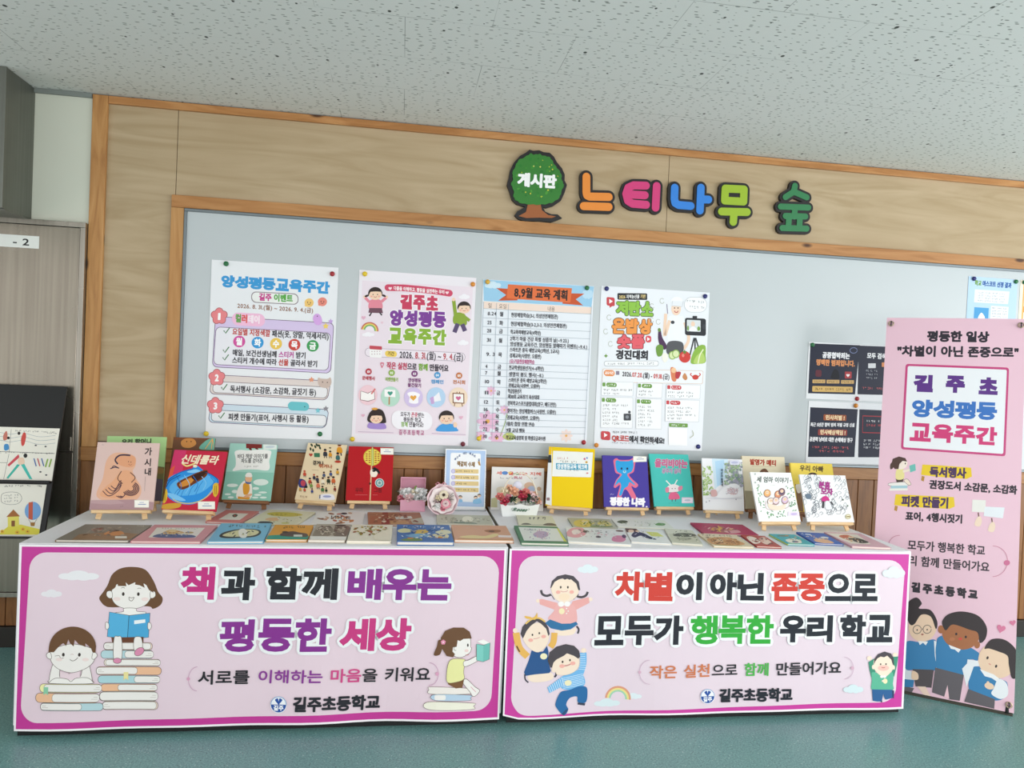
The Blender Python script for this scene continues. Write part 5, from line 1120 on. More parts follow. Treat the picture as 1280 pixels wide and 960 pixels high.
def a_E11(p):
    at7(p); rg = random.Random(4)
    p.T('세 엄마 이야기', 286, 348, 540, 356, 44, '#3a4a44', 1.4); p.line([(390, 392), (430, 394)], 2, '#a0a8a0')
    for i in range(64):
        s = rg.choice([0, 1, 2])
        if s == 0: x, y = 290+rg.random()*46+(0), 400+rg.random()*210; x += (y-400)*.12
        elif s == 1: x, y = 530+rg.random()*50+0, 410+rg.random()*190; x += (y-410)*.13
        else: x, y = 340+rg.random()*200, 600+rg.random()*50
        p.el(x, y, rg.uniform(6, 11), rg.uniform(3, 5), rg.choice(['#5a8a6a', '#7aa47a', '#8ab494']), rg.uniform(0, 180))
    for x, y, c in ((370, 460, '#e8b070'), (455, 470, '#d8906a'), (485, 450, '#6a5a70'), (512, 515, '#d8c0d8'), (400, 525, '#efe4e0'), (440, 520, '#e4d4d8')):
        p.el(x, y, 26, 30, c); p.el(x, y-8, 14, 14, '#f2d2b4'); p.arc(x, y, 26, 30, 0, 360, 4, '#8a6a60'); p.el(x-5, y-8, 2, 2, '#3a2a2a'); p.el(x+5, y-8, 2, 2, '#3a2a2a'); p.cur([(x-20, y+16), (x, y+26), (x+22, y+12)], 4, '#b08a90')
    p.cur([(360, 520), (370, 580), (460, 590), (540, 570), (545, 520)], 4, '#c8a8b0'); p.blob([(380, 540), (460, 560), (520, 545), (500, 590), (400, 585)], '#ecdcc8')
    for x, y in ((272, 310), (275, 375), (300, 395), (520, 405), (555, 360)): p.el(x, y, 7, 7, '#b4bcb8')
    p.rr(540, 608, 636, 645, 3, '#e8e0f0', 2); p.el(588, 628, 28, 9, '#c4b4dc')
def a_E12(p):
    at7(p)
    p.T('우리 아빠', 622, 254, 820, 264, 44, '#5a4a30', 2); p.blob([(690, 310), (710, 292), (750, 292), (768, 312), (760, 345), (700, 345)], '#4a3a34'); p.el(728, 325, 26, 22, '#e8c09a'); p.poly([(580, 380), (640, 400), (650, 640), (600, 600)], '#8a6a50'); p.blob([(585, 390), (625, 385), (630, 440), (600, 450)], '#e4dcd0')
def a_E13(p):
    at7(p); rg = random.Random(11)
    for i in range(120):
        x, y = rg.uniform(655, 1020), rg.uniform(325, 640)
        if 770 < x < 900 and y < 470: continue
        w_ = rg.uniform(14, 40); h_ = rg.uniform(20, 56); p.cur([(x, y), (x+w_*.5, y-h_*.5), (x+w_, y+h_*.1), (x+w_*.4, y+h_*.5)], 3.2, rg.choice(['#8a9098', '#a0a6ac', '#777d86'])); 
    for x in (660, 680, 700, 740, 760): p.line([(x, 325), (x+26, 420)], 2, '#b4bcc8')
    for x, y, c in ((700, 480, '#6a7a8a'), (980, 510, '#5a6a5a'), (1020, 560, '#7a8a7a')): p.blob([(x-22, y-12), (x+14, y-18), (x+22, y+16), (x-10, y+20)], c) if c == '#6a7a8a' else p.el(x, y, 6, 8, c)
    p.T('분홍', 782, 388, 876, 396, 54, '#a23a86', 3); p.T('모자', 800, 440, 896, 446, 50, '#a23a86', 3)
    p.blob([(806, 500), (822, 482), (850, 482), (870, 514), (840, 522), (812, 524)], '#c83a86'); p.line([(820, 520), (818, 575)], 14, '#3a3a40'); p.line([(878, 525), (900, 550)], 10, '#4a4a50'); p.outl([(835, 525), (865, 520), (885, 555), (890, 585), (840, 585)], '#e4e6ea', '#8a8e94', 3)
    p.line([(850, 585), (852, 625), (885, 630)], 3, '#8a8e94'); p.line([(880, 585), (892, 632)], 3, '#8a8e94'); p.cur([(915, 580), (940, 600), (965, 595), (955, 625), (925, 620)], 3, '#8a8e94')
    p.el(1024, 648, 24, 21, '#b8b08a'); p.el(1024, 648, 17, 15, '#e0dcc4'); p.rr(1010, 644, 1040, 653, 2, '#8a7a3a')

Q = {'E1': [(122.3, 553), (198.8, 553.4), (192, 637), (111, 637)], 'E2': [(218, 563), (284.4, 564), (269, 639), (201, 636)], 'E3': [(289, 553), (346, 557), (338, 626), (276, 624)],
     'E4': [(387, 555), (435, 556.5), (418, 627), (367, 624.5)], 'E5': [(436, 558), (492.6, 559), (489, 626), (432, 625)], 'E6': [(688, 559), (744, 561), (740, 636), (680, 631)],
     'E7': [(752, 568), (809, 572), (812.7, 634), (755, 633)], 'E8': [(811, 567), (860, 568.5), (869.7, 634), (817, 632)], 'E9': [(877.5, 572), (928, 575), (931, 639), (878, 636)],
     'E11': [(936.7, 591), (986.7, 591), (1001.6, 653), (949, 651)], 'E13': [(999, 593.5), (1056, 594), (1068.7, 653.6), (1009, 651)], 'E10': [(926, 570), (980.5, 571), (987, 638), (931, 637)],
     'E0': [(134, 545), (207.5, 546), (203, 626), (127, 626)], 'E2b': [(225, 548), (277, 550), (268, 628), (214, 628)], 'E12': [(985, 578.6), (1039, 580), (1049, 640), (991, 640)]}
STAND = [  # key, (X, Y, turn, lean, width, height), ledge height, thickness, cover, spine, paint, easel wood, book label, easel label
 ('E0', (-1.167, -.321, .10, .21, .246, .288), .055, .010, '#a9cf8e', '#8fb574', a_E0, 0, 'pale green picture book behind the dusty pink one', 'pine easel behind the dusty pink book, under the pale green book'),
 ('E1', (-1.153, -.484, .07, .28, .248, .289), .047, .010, '#d9bdb6', '#c9a8a0', a_E1, 0, 'dusty pink picture book with a brush-drawn figure, leftmost at the front', 'pine easel under the dusty pink book, leftmost in front'),
 ('E2b', (-.938, -.300, 0, .30, .185, .292), .055, .010, '#6d4a34', '#5c3c2a', a_E2b, 1, 'brown picture book behind the red book with a slipper', 'dark easel behind the red slipper book'),
 ('E2', (-.884, -.475, -.12, .43, .233, .270), .047, .010, '#c42a44', '#b02a4a', a_E2, 0, 'red picture book with a shoe on a blue cushion', 'pine easel under the red book with the blue cushion'),
 ('E3', (-.698, -.217, -.08, .37, .223, .273), .047, .012, '#a6d6c8', '#8fc4b4', a_E3, 1, 'mint green picture book with a man in a white hat', 'brown easel under the mint green book'),
 ('E4', (-.385, -.200, -.26, .50, .200, .295), .047, .010, '#ecd8b4', '#dcc49a', a_E4, 0, 'cream picture book crowded with tiny people, between mint and red books', 'pine easel under the cream book of tiny people'),
 ('E5', (-.132, -.174, 0, .30, .220, .267), .047, .014, '#b3161f', '#94121a', a_E5, 0, 'plain red picture book with a round yellow emblem', 'pine easel under the red book with a yellow emblem'),
 ('E6', (.853, -.239, -.25, .32, .234, .300), .047, .022, '#f2cf12', '#e9ecef', a_E6, 0, 'thick yellow workbook with a white title panel', 'pine easel under the yellow workbook'),
 ('E7', (1.158, -.226, -.01, .32, .240, .264), .047, .012, '#4a3f9c', '#3f3688', a_E7, 0, 'violet picture book with a blue and pink bear', 'pine easel under the violet bear book'),
 ('E8', (1.425, -.187, .04, .40, .222, .281), .047, .012, '#4fc6bd', '#43b0a8', a_E8, 0, 'turquoise picture book with pink title lettering', 'pine easel under the turquoise book'),
 ('E9', (1.658, -.268, -.08, .25, .214, .265), .047, .010, '#eef0f4', '#e2e6ec', a_E9, 0, 'white picture book with pale green trees and blue sky', 'pine easel under the pale book of trees'),
 ('E10', (1.903, -.257, 0, .29, .240, .276), .055, .012, '#ddd3b8', '#cfc4a6', a_E10, 1, 'beige picture book with red title, behind the white leafy one', 'dark easel under the beige book with red title'),
 ('E11', (1.826, -.525, .06, .44, .222, .245), .047, .010, '#f1f3f2', '#e4e8e6', a_E11, 0, 'white picture book framed by green leaves, in front of the beige one', 'pine easel under the white book framed by leaves'),
 ('E12', (2.150, -.308, .02, .32, .240, .254), .055, .012, '#ecd25a', '#d9bf48', a_E12, 1, 'yellow picture book behind the white line-drawn one at the right', 'dark easel behind the line-drawn book at the right'),
 ('E13', (2.097, -.515, .01, .41, .249, .235), .047, .010, '#eff1f2', '#e2e5e8', a_E13, 0, 'white line-drawn picture book with a pink hat, rightmost at the front', 'pine easel under the book with the pink hat, rightmost in front'),
]
for key, par, dz, t, cov, spi, fn, dark, lb, le in STAND:
    standing_book(par, TZ+dz, t, Q[key], lb, cov, spi, fn)
    easel(par, TZ+dz, t, le, M_EASELD if dark else M_EASEL, .045 if key in ('E4', 'E5', 'E8') else (.004 if key == 'E2' else .03))

# ------------------------------------------------------------------ books lying on the cloth
def f_F1(p): at2(p); p.poly([(0, 850), (300, 830), (560, 850), (405, 895), (-60, 895)], '#96785c'); p.el(140, 812, 46, 12, '#b08878'); p.el(165, 806, 26, 5, '#8a2f2a'); p.blob([(200, 850), (260, 820), (340, 825), (360, 850), (280, 862)], '#cf8f5c'); p.el(285, 820, 44, 6, '#2f2a26'); p.rr(290, 866, 384, 884, 1, '#e6e4da'); p.line([(30, 858), (70, 850)], 6, '#5a3a2a'); p.sq(3, 470, 782, 530, 782, 12, '#e0d8c8', .5); busy(p, [(30, 780), (520, 780), (420, 870), (-20, 870)], 30, ['#7c7468', '#9a9084', '#84695a', '#a89a88'], 7, 8, 22)
def f_F2(p):
    at2(p); p.poly([(610, 792), (1010, 795), (930, 878), (545, 874)], '#ece6dc'); p.blob([(580, 868), (640, 845), (760, 850), (900, 855), (920, 875), (700, 878)], '#5c6c94'); p.blob([(660, 835), (720, 810), (790, 818), (840, 838), (760, 848), (690, 846)], '#d8b47a'); p.el(740, 822, 30, 8, '#e8d0a0'); p.el(880, 835, 36, 8, '#c8a86a'); p.sq(14, 650, 800, 960, 802, 14, '#8a7a6a', .5)
    busy(p, [(640, 822), (900, 822), (880, 868), (620, 866)], 26, ['#3f4f78', '#e8d8b0', '#c88a4a', '#8a9ab8', '#f0e8d8'], 3, 5, 13)
def f_F3(p): at3(p); p.blob([(70, 800), (120, 770), (240, 748), (380, 752), (415, 780), (360, 815), (180, 825), (90, 820)], '#2a2c2c'); p.blob([(95, 800), (160, 772), (260, 752), (370, 758), (395, 780), (340, 805), (180, 812)], '#e2dcae'); p.blob([(230, 760), (270, 745), (300, 770), (290, 820), (240, 815)], '#f3f0e6'); p.sq(11, 150, 722, 460, 732, 26, '#2f4a5a', 1.2); busy(p, [(130, 768), (380, 760), (350, 810), (120, 812)], 14, ['#f0ecd0', '#c8c48a', '#3a3a36', '#d8d4b0'], 4, 6, 16)
def f_F4(p): at3(p); p.poly([(485, 800), (560, 795), (700, 800), (815, 802), (800, 832), (470, 832)], '#2f9a86'); p.blob([(580, 800), (600, 778), (680, 765), (740, 775), (800, 785), (790, 810), (660, 808)], '#5a4a44'); p.el(620, 772, 26, 8, '#3a3432'); p.sq(8, 600, 732, 790, 726, 26, '#3a2a1a', 1.4); p.rr(690, 792, 760, 808, 1, '#d8dcd4')
def f_F5(p): at3(p); p.blob([(830, 800), (870, 740), (960, 725), (1000, 760), (960, 810), (850, 812)], '#8a7e70'); p.blob([(1000, 800), (1020, 730), (1110, 722), (1140, 740), (1110, 806), (1040, 812)], '#7a6c62'); p.el(925, 768, 40, 14, '#d0c4b4'); p.el(1060, 765, 34, 16, '#a89a88'); p.el(1060, 720, 50, 7, '#4a3a38'); p.rr(810, 812, 1110, 842, 0, '#eceae4'); busy(p, [(850, 720), (1140, 718), (1100, 806), (830, 806)], 60, ['#5a5048', '#c8bcac', '#8a7c6c', '#e0d8cc', '#6a4a44', '#a89c8a'], 5, 5, 16)
def f_F6(p):
    at4(p); rg = random.Random(2)
    for i in range(60): p.el(140+rg.random()*270, 725+rg.random()*70, rg.uniform(8, 18), rg.uniform(3, 7), rg.choice(['#8a8a3a', '#b0a04a', '#6f7a34', '#a0603a', '#c8b878', '#7a4a34']), rg.uniform(-30, 30))
    p.blob([(300, 800), (380, 760), (450, 745), (445, 830), (320, 835)], '#efe9d4'); p.sq(5, 180, 728, 360, 726, 22, '#f6f2e4', 1.2)
def f_F7(p):
    at4(p); p.blob([(490, 770), (540, 752), (600, 762), (620, 780), (520, 790)], '#d8d8a8'); p.blob([(620, 780), (680, 760), (740, 770), (735, 786), (660, 800)], '#d8b85a'); p.blob([(800, 780), (860, 760), (915, 765), (920, 790), (850, 795)], '#e0e0c0'); p.blob([(560, 810), (680, 795), (760, 812), (640, 830)], '#7ab0d4'); p.blob([(740, 820), (800, 795), (900, 800), (880, 830)], '#e4dcb8'); p.blob([(520, 850), (620, 830), (700, 850), (600, 860)], '#6a8a4a'); p.el(830, 825, 30, 6, '#d88a3a'); p.el(600, 835, 26, 5, '#d88a3a'); p.sq(7, 530, 738, 860, 738, 28, '#e8eef6', 1.4)
    busy(p, [(490, 722), (910, 722), (930, 850), (500, 855)], 60, ['#2a5a9a', '#5a8ac4', '#dfe8f0', '#e8c860', '#7aa0d0', '#345f98'], 6, 6, 18)
def f_F8(p): at5(p); p.sq(9, 10, 738, 220, 734, 24, '#d8b49a', 1.0); p.blob([(-40, 815), (60, 800), (160, 805), (240, 785), (275, 795), (200, 822), (40, 826)], '#e8d49a'); p.blob([(160, 760), (220, 752), (290, 755), (280, 772), (200, 776)], '#a8704a'); p.el(220, 766, 24, 7, '#6a4a34'); p.rr(272, 796, 380, 814, 2, '#f0e4e0', 2); p.poly([(-50, 828), (385, 830), (395, 845), (-60, 845)], '#c89a6a')
def f_F9(p): at5(p); p.poly([(425, 728), (735, 732), (790, 845), (470, 842)], '#e9ece6'); p.poly([(735, 732), (750, 732), (815, 848), (790, 845)], '#d8d86a'); p.blob([(540, 790), (590, 760), (650, 765), (660, 800), (600, 820)], '#c8b0c8'); 
def f_F9b(p):
    f_F9(p); rg = random.Random(8)
    for i in range(30): p.el(500+rg.random()*180, 745+rg.random()*85, rg.uniform(5, 12), rg.uniform(2, 4), rg.choice(['#b08ab0', '#a8a8c8', '#d8a8b8', '#8a9ab0']), rg.uniform(0, 180))
    p.sq(5, 470, 748, 570, 748, 16, '#6a7a7a', .6)
def f_F10(p):
    at5(p); p.blob([(810, 790), (850, 745), (930, 740), (960, 790), (900, 822), (830, 815)], '#e8a4b0'); p.blob([(850, 770), (890, 755), (920, 780), (870, 800)], '#f4e4e0'); p.el(960, 770, 26, 10, '#4a4448'); p.el(1060, 812, 22, 8, '#4a4448'); p.sq(6, 1000, 760, 1150, 768, 26, '#5a5a60', 1.2); p.blob([(1170, 830), (1200, 800), (1270, 795), (1300, 825), (1260, 850), (1190, 848)], '#dc8aa8'); p.el(1290, 800, 20, 16, '#5a3a58'); p.el(1260, 750, 40, 8, '#6a4a3a')
    busy(p, [(820, 745), (1260, 755), (1280, 835), (840, 815)], 30, ['#d8c8cc', '#c8d0d0', '#e0a8b4', '#8a8084', '#f4f0ee'], 8, 5, 15)
def f_F11(p): at6(p); p.blob([(225, 745), (260, 732), (330, 735), (355, 760), (330, 775), (300, 758), (270, 775), (245, 770)], '#5a3a2a'); p.el(292, 762, 26, 14, '#eccfb4'); p.blob([(300, 800), (330, 765), (400, 775), (450, 800), (510, 826), (440, 822), (380, 800), (330, 818)], '#2f3150'); p.poly([(420, 760), (530, 762), (580, 798), (470, 800)], '#dde07a'); p.el(350, 760, 20, 8, '#e8c8a8'); busy(p, [(250, 740), (540, 742), (590, 840), (330, 830)], 14, ['#dde0dc', '#c8ccd0', '#e8e4a0', '#b8b8c4'], 20, 5, 14)
def f_F12(p): at6(p); p.poly([(600, 780), (830, 780), (880, 850), (620, 850)], '#cfcdb8'); p.blob([(635, 790), (680, 772), (780, 770), (830, 785), (760, 800), (660, 800)], '#5a584e'); p.blob([(650, 820), (720, 805), (790, 815), (740, 832)], '#b0ae98'); p.sq(2, 690, 752, 760, 752, 18, '#6a6a5a', .8); busy(p, [(600, 750), (800, 750), (870, 850), (640, 845)], 22, ['#b8b8a0', '#8a8a78', '#e4e4d4', '#6a685c'], 21, 5, 14)
def f_F13(p): at6(p); p.blob([(930, 860), (990, 825), (1110, 815), (1180, 835), (1250, 870), (1150, 890), (1000, 892)], '#d8a06a'); p.el(1040, 850, 40, 14, '#e8c49a'); p.el(1130, 850, 34, 13, '#b87a4a'); p.sq(9, 900, 806, 1150, 802, 22, '#5a4a3a', 1.0); p.line([(1000, 895), (1230, 892)], 6, '#8a9a5a'); busy(p, [(890, 815), (1180, 812), (1260, 885), (990, 895)], 60, ['#c89058', '#8a5a34', '#e8d4a8', '#b07a44', '#6a4a30', '#d8b080'], 9, 5, 16)
def f_F14(p): at7(p); p.blob([(215, 815), (260, 805), (320, 830), (330, 860), (270, 870)], '#f0e0d4'); p.blob([(320, 820), (370, 812), (420, 850), (380, 870), (340, 850)], '#e8c8b8'); p.el(300, 850, 18, 8, '#8a3a2e'); p.sq(2, 350, 806, 400, 806, 14, '#f8e0d8', .8); busy(p, [(190, 805), (370, 805), (460, 872), (290, 876)], 24, ['#8a2f2a', '#d88a78', '#f0dccc', '#6a2a26'], 10, 5, 13)
def f_F15(p): at7(p); p.el(510, 803, 50, 9, '#6a7a6a'); p.el(545, 796, 20, 6, '#b08a5a'); p.blob([(540, 840), (600, 825), (650, 840), (650, 860), (570, 862)], '#e8e8d8'); p.el(610, 852, 24, 8, '#8a7a8a'); p.poly([(560, 868), (740, 868), (790, 905), (540, 905)], '#d6dd3a'); busy(p, [(420, 800), (640, 796), (710, 860), (560, 862)], 14, ['#1f8894', '#e8e0c8', '#5a7a6a', '#c8a878'], 11, 5, 13)
def f_F16(p): at7(p); p.blob([(740, 838), (780, 818), (850, 822), (910, 850), (860, 862), (780, 855)], '#e0b08a'); p.el(835, 806, 34, 9, '#d8dce0'); p.el(700, 785, 26, 6, '#c8d8f0'); p.sq(3, 640, 782, 740, 786, 18, '#e8eef8', 1.0); busy(p, [(640, 790), (820, 786), (920, 845), (740, 850)], 14, ['#244f94', '#e0d0b8', '#8aa8d8', '#c89a78'], 12, 5, 13)
def f_F17(p): at7(p); p.poly([(900, 790), (1140, 795), (1250, 880), (1080, 882)], '#e6dfd0'); p.blob([(990, 815), (1060, 800), (1120, 830), (1160, 855), (1070, 850)], '#c86a4a'); p.blob([(1060, 830), (1140, 825), (1230, 862), (1150, 872)], '#4a4a44'); p.el(1090, 820, 26, 8, '#e8c8a0'); busy(p, [(940, 800), (1130, 800), (1230, 872), (1090, 874)], 30, ['#b85a3a', '#3a3a38', '#d8a868', '#f0e4d4', '#8a6a4a'], 13, 5, 14)
def f_F18(p): at6(p); p.blob([(950, 760), (990, 730), (1060, 725), (1080, 750), (1140, 735), (1150, 770), (1050, 780)], '#b06a60'); p.star(1020, 748, 34, '#e0b44a'); p.blob([(1080, 770), (1160, 750), (1200, 770), (1130, 785)], '#d49aa0'); p.line([(870, 712), (1160, 716)], 4, '#b83a66'); busy(p, [(840, 712), (1140, 716), (1230, 782), (920, 782)], 34, ['#8f2448', '#c84a70', '#d8a04a', '#a05a5a', '#e0b0b0'], 14, 6, 18)
def f_S1(p): at3(p); p.poly([(170, 612), (330, 612), (250, 668), (80, 664)], '#e8e2d8'); p.blob([(190, 630), (215, 618), (235, 625), (225, 640), (200, 645)], '#3a4a34'); p.el(210, 632, 8, 6, '#b8383a')
def f_S2(p): at3(p); p.blob([(490, 618), (560, 608), (700, 612), (770, 628), (680, 640), (540, 634)], '#cfc05a'); p.blob([(470, 665), (510, 650), (580, 648), (595, 662), (540, 676)], '#e0b88a'); p.blob([(395, 695), (430, 680), (520, 682), (530, 702), (410, 705)], '#3a3440'); p.el(640, 690, 34, 7, '#c8c47a'); p.sq(6, 520, 624, 740, 630, 18, '#8a7a2a', .8); busy(p, [(520, 640), (800, 640), (690, 695), (480, 690)], 16, ['#c8c0a0', '#a8a488', '#e8e4d0', '#b8a860'], 15, 5, 14)
def f_S3(p):
    at3(p); rg = random.Random(6)
    for i in range(22): p.el(860+rg.random()*360, 612+rg.random()*88, rg.uniform(12, 30), rg.uniform(4, 8), rg.choice(['#c88a5a', '#b8604a', '#e0b88a', '#8a5a44', '#c8a48a']), rg.uniform(-20, 20))
    p.sq(7, 980, 650, 1140, 656, 40, '#3a3a44', 1.8); p.el(1090, 618, 26, 8, '#3a3a44')
def f_S4(p): at4(p); p.poly([(270, 640), (380, 640), (380, 712), (262, 712)], '#a86a50'); p.poly([(375, 605), (420, 605), (440, 712), (370, 712)], '#8a3a34'); p.poly([(480, 645), (610, 640), (620, 660), (490, 668)], '#d0cfc8'); p.poly([(440, 680), (560, 675), (600, 706), (450, 710)], '#c0946a'); p.poly([(600, 670), (690, 650), (700, 700), (620, 700)], '#b8b4a4'); p.line([(250, 630), (680, 625)], 4, '#8a5a48'); busy(p, [(260, 615), (670, 618), (690, 700), (280, 704)], 40, ['#8a5a44', '#c8a080', '#7a4438', '#d8c8b4', '#a87a60'], 16, 8, 22)
def f_S5(p): at4(p); p.blob([(1000, 660), (1020, 640), (1070, 640), (1090, 665), (1050, 685), (1010, 680)], '#ecead8'); p.sq(4, 830, 665, 970, 665, 24, '#8a7a5a', .8); p.sq(3, 1130, 662, 1236, 660, 24, '#8a7a5a', .8); p.blob([(900, 690), (960, 682), (1060, 684), (1120, 696), (1000, 702)], '#7a8a7c'); busy(p, [(820, 640), (1220, 638), (1230, 690), (830, 690)], 26, ['#a8a890', '#8a8c78', '#d8d8c4', '#6a6a58', '#b8b4a0'], 17, 5, 16)
def f_S6(p): at5(p); p.blob([(455, 705), (480, 692), (520, 694), (540, 706)], '#6a6a60'); p.blob([(640, 710), (670, 694), (715, 696), (740, 714)], '#6a6058'); p.sq(4, 520, 655, 660, 658, 34, '#4a4a4a', 1.4); p.line([(540, 706), (640, 708)], 3, '#8a8a80')
def f_S7(p): at5(p); p.blob([(870, 700), (900, 675), (980, 668), (1010, 700), (990, 725), (900, 725)], '#d8c46a'); p.blob([(1060, 690), (1120, 672), (1180, 700), (1150, 720), (1080, 712)], '#d8cf8a'); p.el(960, 682, 26, 9, '#e8d8b0'); p.line([(1000, 720), (1190, 718)], 8, '#6a8a3a'); p.el(1030, 684, 30, 7, '#a8a898'); busy(p, [(860, 670), (1150, 668), (1200, 722), (890, 724)], 40, ['#8a8a58', '#e8d880', '#5a7a3a', '#d8d8c8', '#a89a50'], 18, 5, 15)
def f_S8(p): at6(p); p.blob([(200, 685), (230, 672), (280, 675), (290, 690), (240, 698)], '#4a5a3a'); p.blob([(515, 705), (545, 694), (590, 700), (580, 714), (530, 714)], '#6f9a5a'); p.sq(4, 370, 690, 480, 694, 20, '#9aa89a', .8); busy(p, [(180, 665), (580, 682), (620, 722), (230, 716)], 16, ['#c8d0b8', '#a8b898', '#d8dccc', '#8aa078'], 19, 4, 10)
FLAT = [  # X, Y, turn, width, depth, thickness, corner marks, cover, spine, paint, label
 ((-1.117, -.740, 0, .256, .266), .010, [(107, 654.6), (193, 656), (162, 675.6), (70.3, 674.7)], '#8b857a', '#7c5a3e', f_F1, 'grey brown book lying at the left end of the front row'),
 ((-.857, -.735, .011, .250, .284), .009, [(192, 655), (275, 656), (252, 677), (163, 676)], '#d99aa0', '#d0868e', f_F2, 'rose book with a framed duck picture lying in the front row'),
 ((-.614, -.714, .073, .204, .320), .011, [(275.6, 655), (336.5, 655), (330, 678.6), (254, 678)], '#7cbcdc', '#6aa8c8', f_F3, 'light blue book with a sleeping figure lying in the front row'),
 ((-.422, -.706, .024, .159, .262), .011, [(343, 656), (395, 656), (385, 674.7), (333, 674.7)], '#e2a03c', '#2f9a86', f_F4, 'orange and teal book lying beside the light blue book'),
 ((-.262, -.706, -.002, .143, .284), .014, [(394, 656), (440, 656), (432, 676), (385, 676)], '#b0a698', '#e8e6e0', f_F5, 'grey patchwork book with white edge lying in the front row'),
 ((-.098, -.705, -.006, .174, .298), .012, [(440, 656), (491, 656), (489.5, 677), (432.5, 677)], '#ece8d6', '#f0eee4', f_F6, 'cream book with a forest thicket lying left of the deep blue book'),
 ((.123, -.716, .005, .227, .312), .016, [(495, 657), (563, 657), (567, 679), (497, 680)], '#3f74b4', '#6a5a9a', f_F7, 'deep blue book with yellow clouds lying in the front row'),
 ((.368, -.682, -.018, .246, .277), .013, [(563, 657), (633, 657), (642, 676), (567.7, 676)], '#dba88a', '#c89a6a', f_F8, 'salmon book with a yellow path lying across the gap between the tables'),
 ((.622, -.698, -.058, .198, .318), .012, [(641, 657), (695.6, 657), (710, 680), (650, 679)], '#4f8462', '#44785a', f_F9b, 'green bordered book lying at the left of the right table'),
 ((.874, -.706, -.185, .266, .283), .012, [(705, 660), (784, 660), (790, 681), (710, 678)], '#e8eae8', '#9fb0b8', f_F10, 'white book with pink rabbits lying in the front row'),
 ((1.107, -.690, -.190, .170, .268), .009, [(776, 660), (830, 660), (838, 678.6), (788, 678)], '#eef0ee', '#e4e6e4', f_F11, 'white book with a girl in navy dress lying in the front row'),
 ((1.272, -.692, -.234, .130, .285), .009, [(829, 660.6), (865, 661), (879, 680), (837, 678.6)], '#dcdccc', '#d0d0bc', f_F12, 'pale khaki book with a dark hat lying in the front row'),
 ((1.442, -.756, -.094, .176, .226), .009, [(875, 669), (923, 668.5), (947, 684), (895, 686)], '#e0d2b4', '#cabb98', f_F13, 'tan book with a crowd scene lying in front of the crimson book'),
 ((1.607, -.762, -.131, .109, .206), .009, [(925, 669), (958, 669), (976.6, 682.5), (947, 684)], '#b0443c', '#9a3a34', f_F14, 'brick red book lying between the tan and turquoise books'),
 ((1.774, -.722, -.058, .124, .192), .009, [(958, 668), (996, 666), (1016, 680), (987, 681)], '#2fa8b4', '#d6dd3a', f_F15, 'turquoise book with a lime edge lying beside the royal blue book'),
 ((1.929, -.694, -.166, .130, .220), .009, [(994, 665), (1030, 664.5), (1054, 678.8), (1017, 680)], '#2f62b4', '#2a569e', f_F16, 'royal blue book lying near the right end of the front row'),
 ((2.096, -.722, -.130, .176, .280), .010, [(1038, 667), (1082, 667.6), (1123, 687), (1069, 687.3)], '#d9b2ba', '#c898a4', f_F17, 'pale pink book lying at the right end of the front row'),
 ((1.539, -.527, -.122, .257, .222), .010, [(864, 654), (928, 655), (950, 668), (878, 668)], '#b0345c', '#8f2a4a', f_F18, 'crimson book with a golden star lying behind the tan book'),
 ((-.713, -.400, -.113, .151, .250), .009, [(283, 637), (327, 637), (301, 653), (258, 651)], '#cf7f7c', '#bd6e6c', f_S1, 'coral book with a small framed picture lying in the second row'),
 ((-.505, -.405, -.189, .222, .290), .009, [(340, 637), (394, 640), (372.5, 655), (302, 653)], '#dcd8bc', '#4a4a4a', f_S2, 'beige book with a yellow band lying in the second row'),
 ((-.252, -.410, .005, .219, .276), .009, [(395, 639), (457.6, 639.5), (452, 656), (388, 656)], '#e8e6e2', '#dcdad6', f_S3, 'white book scattered with brown animals lying in the second row'),
 ((-.001, -.396, .055, .246, .262), .010, [(458, 639.5), (526, 640), (530, 655), (460.6, 656)], '#a8785e', '#94664e', f_S4, 'brown collage book lying in front of the pink flower box'),
 ((.318, -.396, -.036, .256, .196), .009, [(545, 643.4), (613, 642.6), (616, 654), (546, 654)], '#c4c4b2', '#acac9c', f_S5, 'grey green book lying behind the salmon book'),
 ((.658, -.400, -.105, .176, .238), .009, [(645, 642), (689, 645), (696.5, 657.5), (647, 656)], '#e4e2c8', '#6a6a62', f_S6, 'ivory book with two dark heads lying in front of the flower planter'),
 ((.921, -.440, -.098, .206, .210), .009, [(710.5, 648), (761, 648), (773.6, 660), (715, 659)], '#b8b8a4', '#5a6a5a', f_S7, 'olive and yellow book lying in front of the yellow workbook'),
 ((1.171, -.425, -.105, .265, .186), .008, [(762, 647), (832, 650), (841.6, 660), (773.6, 658)], '#e6e8e0', '#d8dad0', f_S8, 'white book with small green sprigs lying below the violet bear book'),
]
for (X, Y, phi, w, d), t, q, cov, spi, fn, lb in FLAT:
    u = Vector((math.cos(phi), math.sin(phi), 0)); v = Vector((-math.sin(phi), math.cos(phi), 0))
    root = empty('picture_book', lb, 'book', 'picture books lying flat', frame_mw(Vector((X, Y, TZ+.0006))-v*d/2, u, v))
    book_parts(root, q, w, d, t, cov, spi, fn)
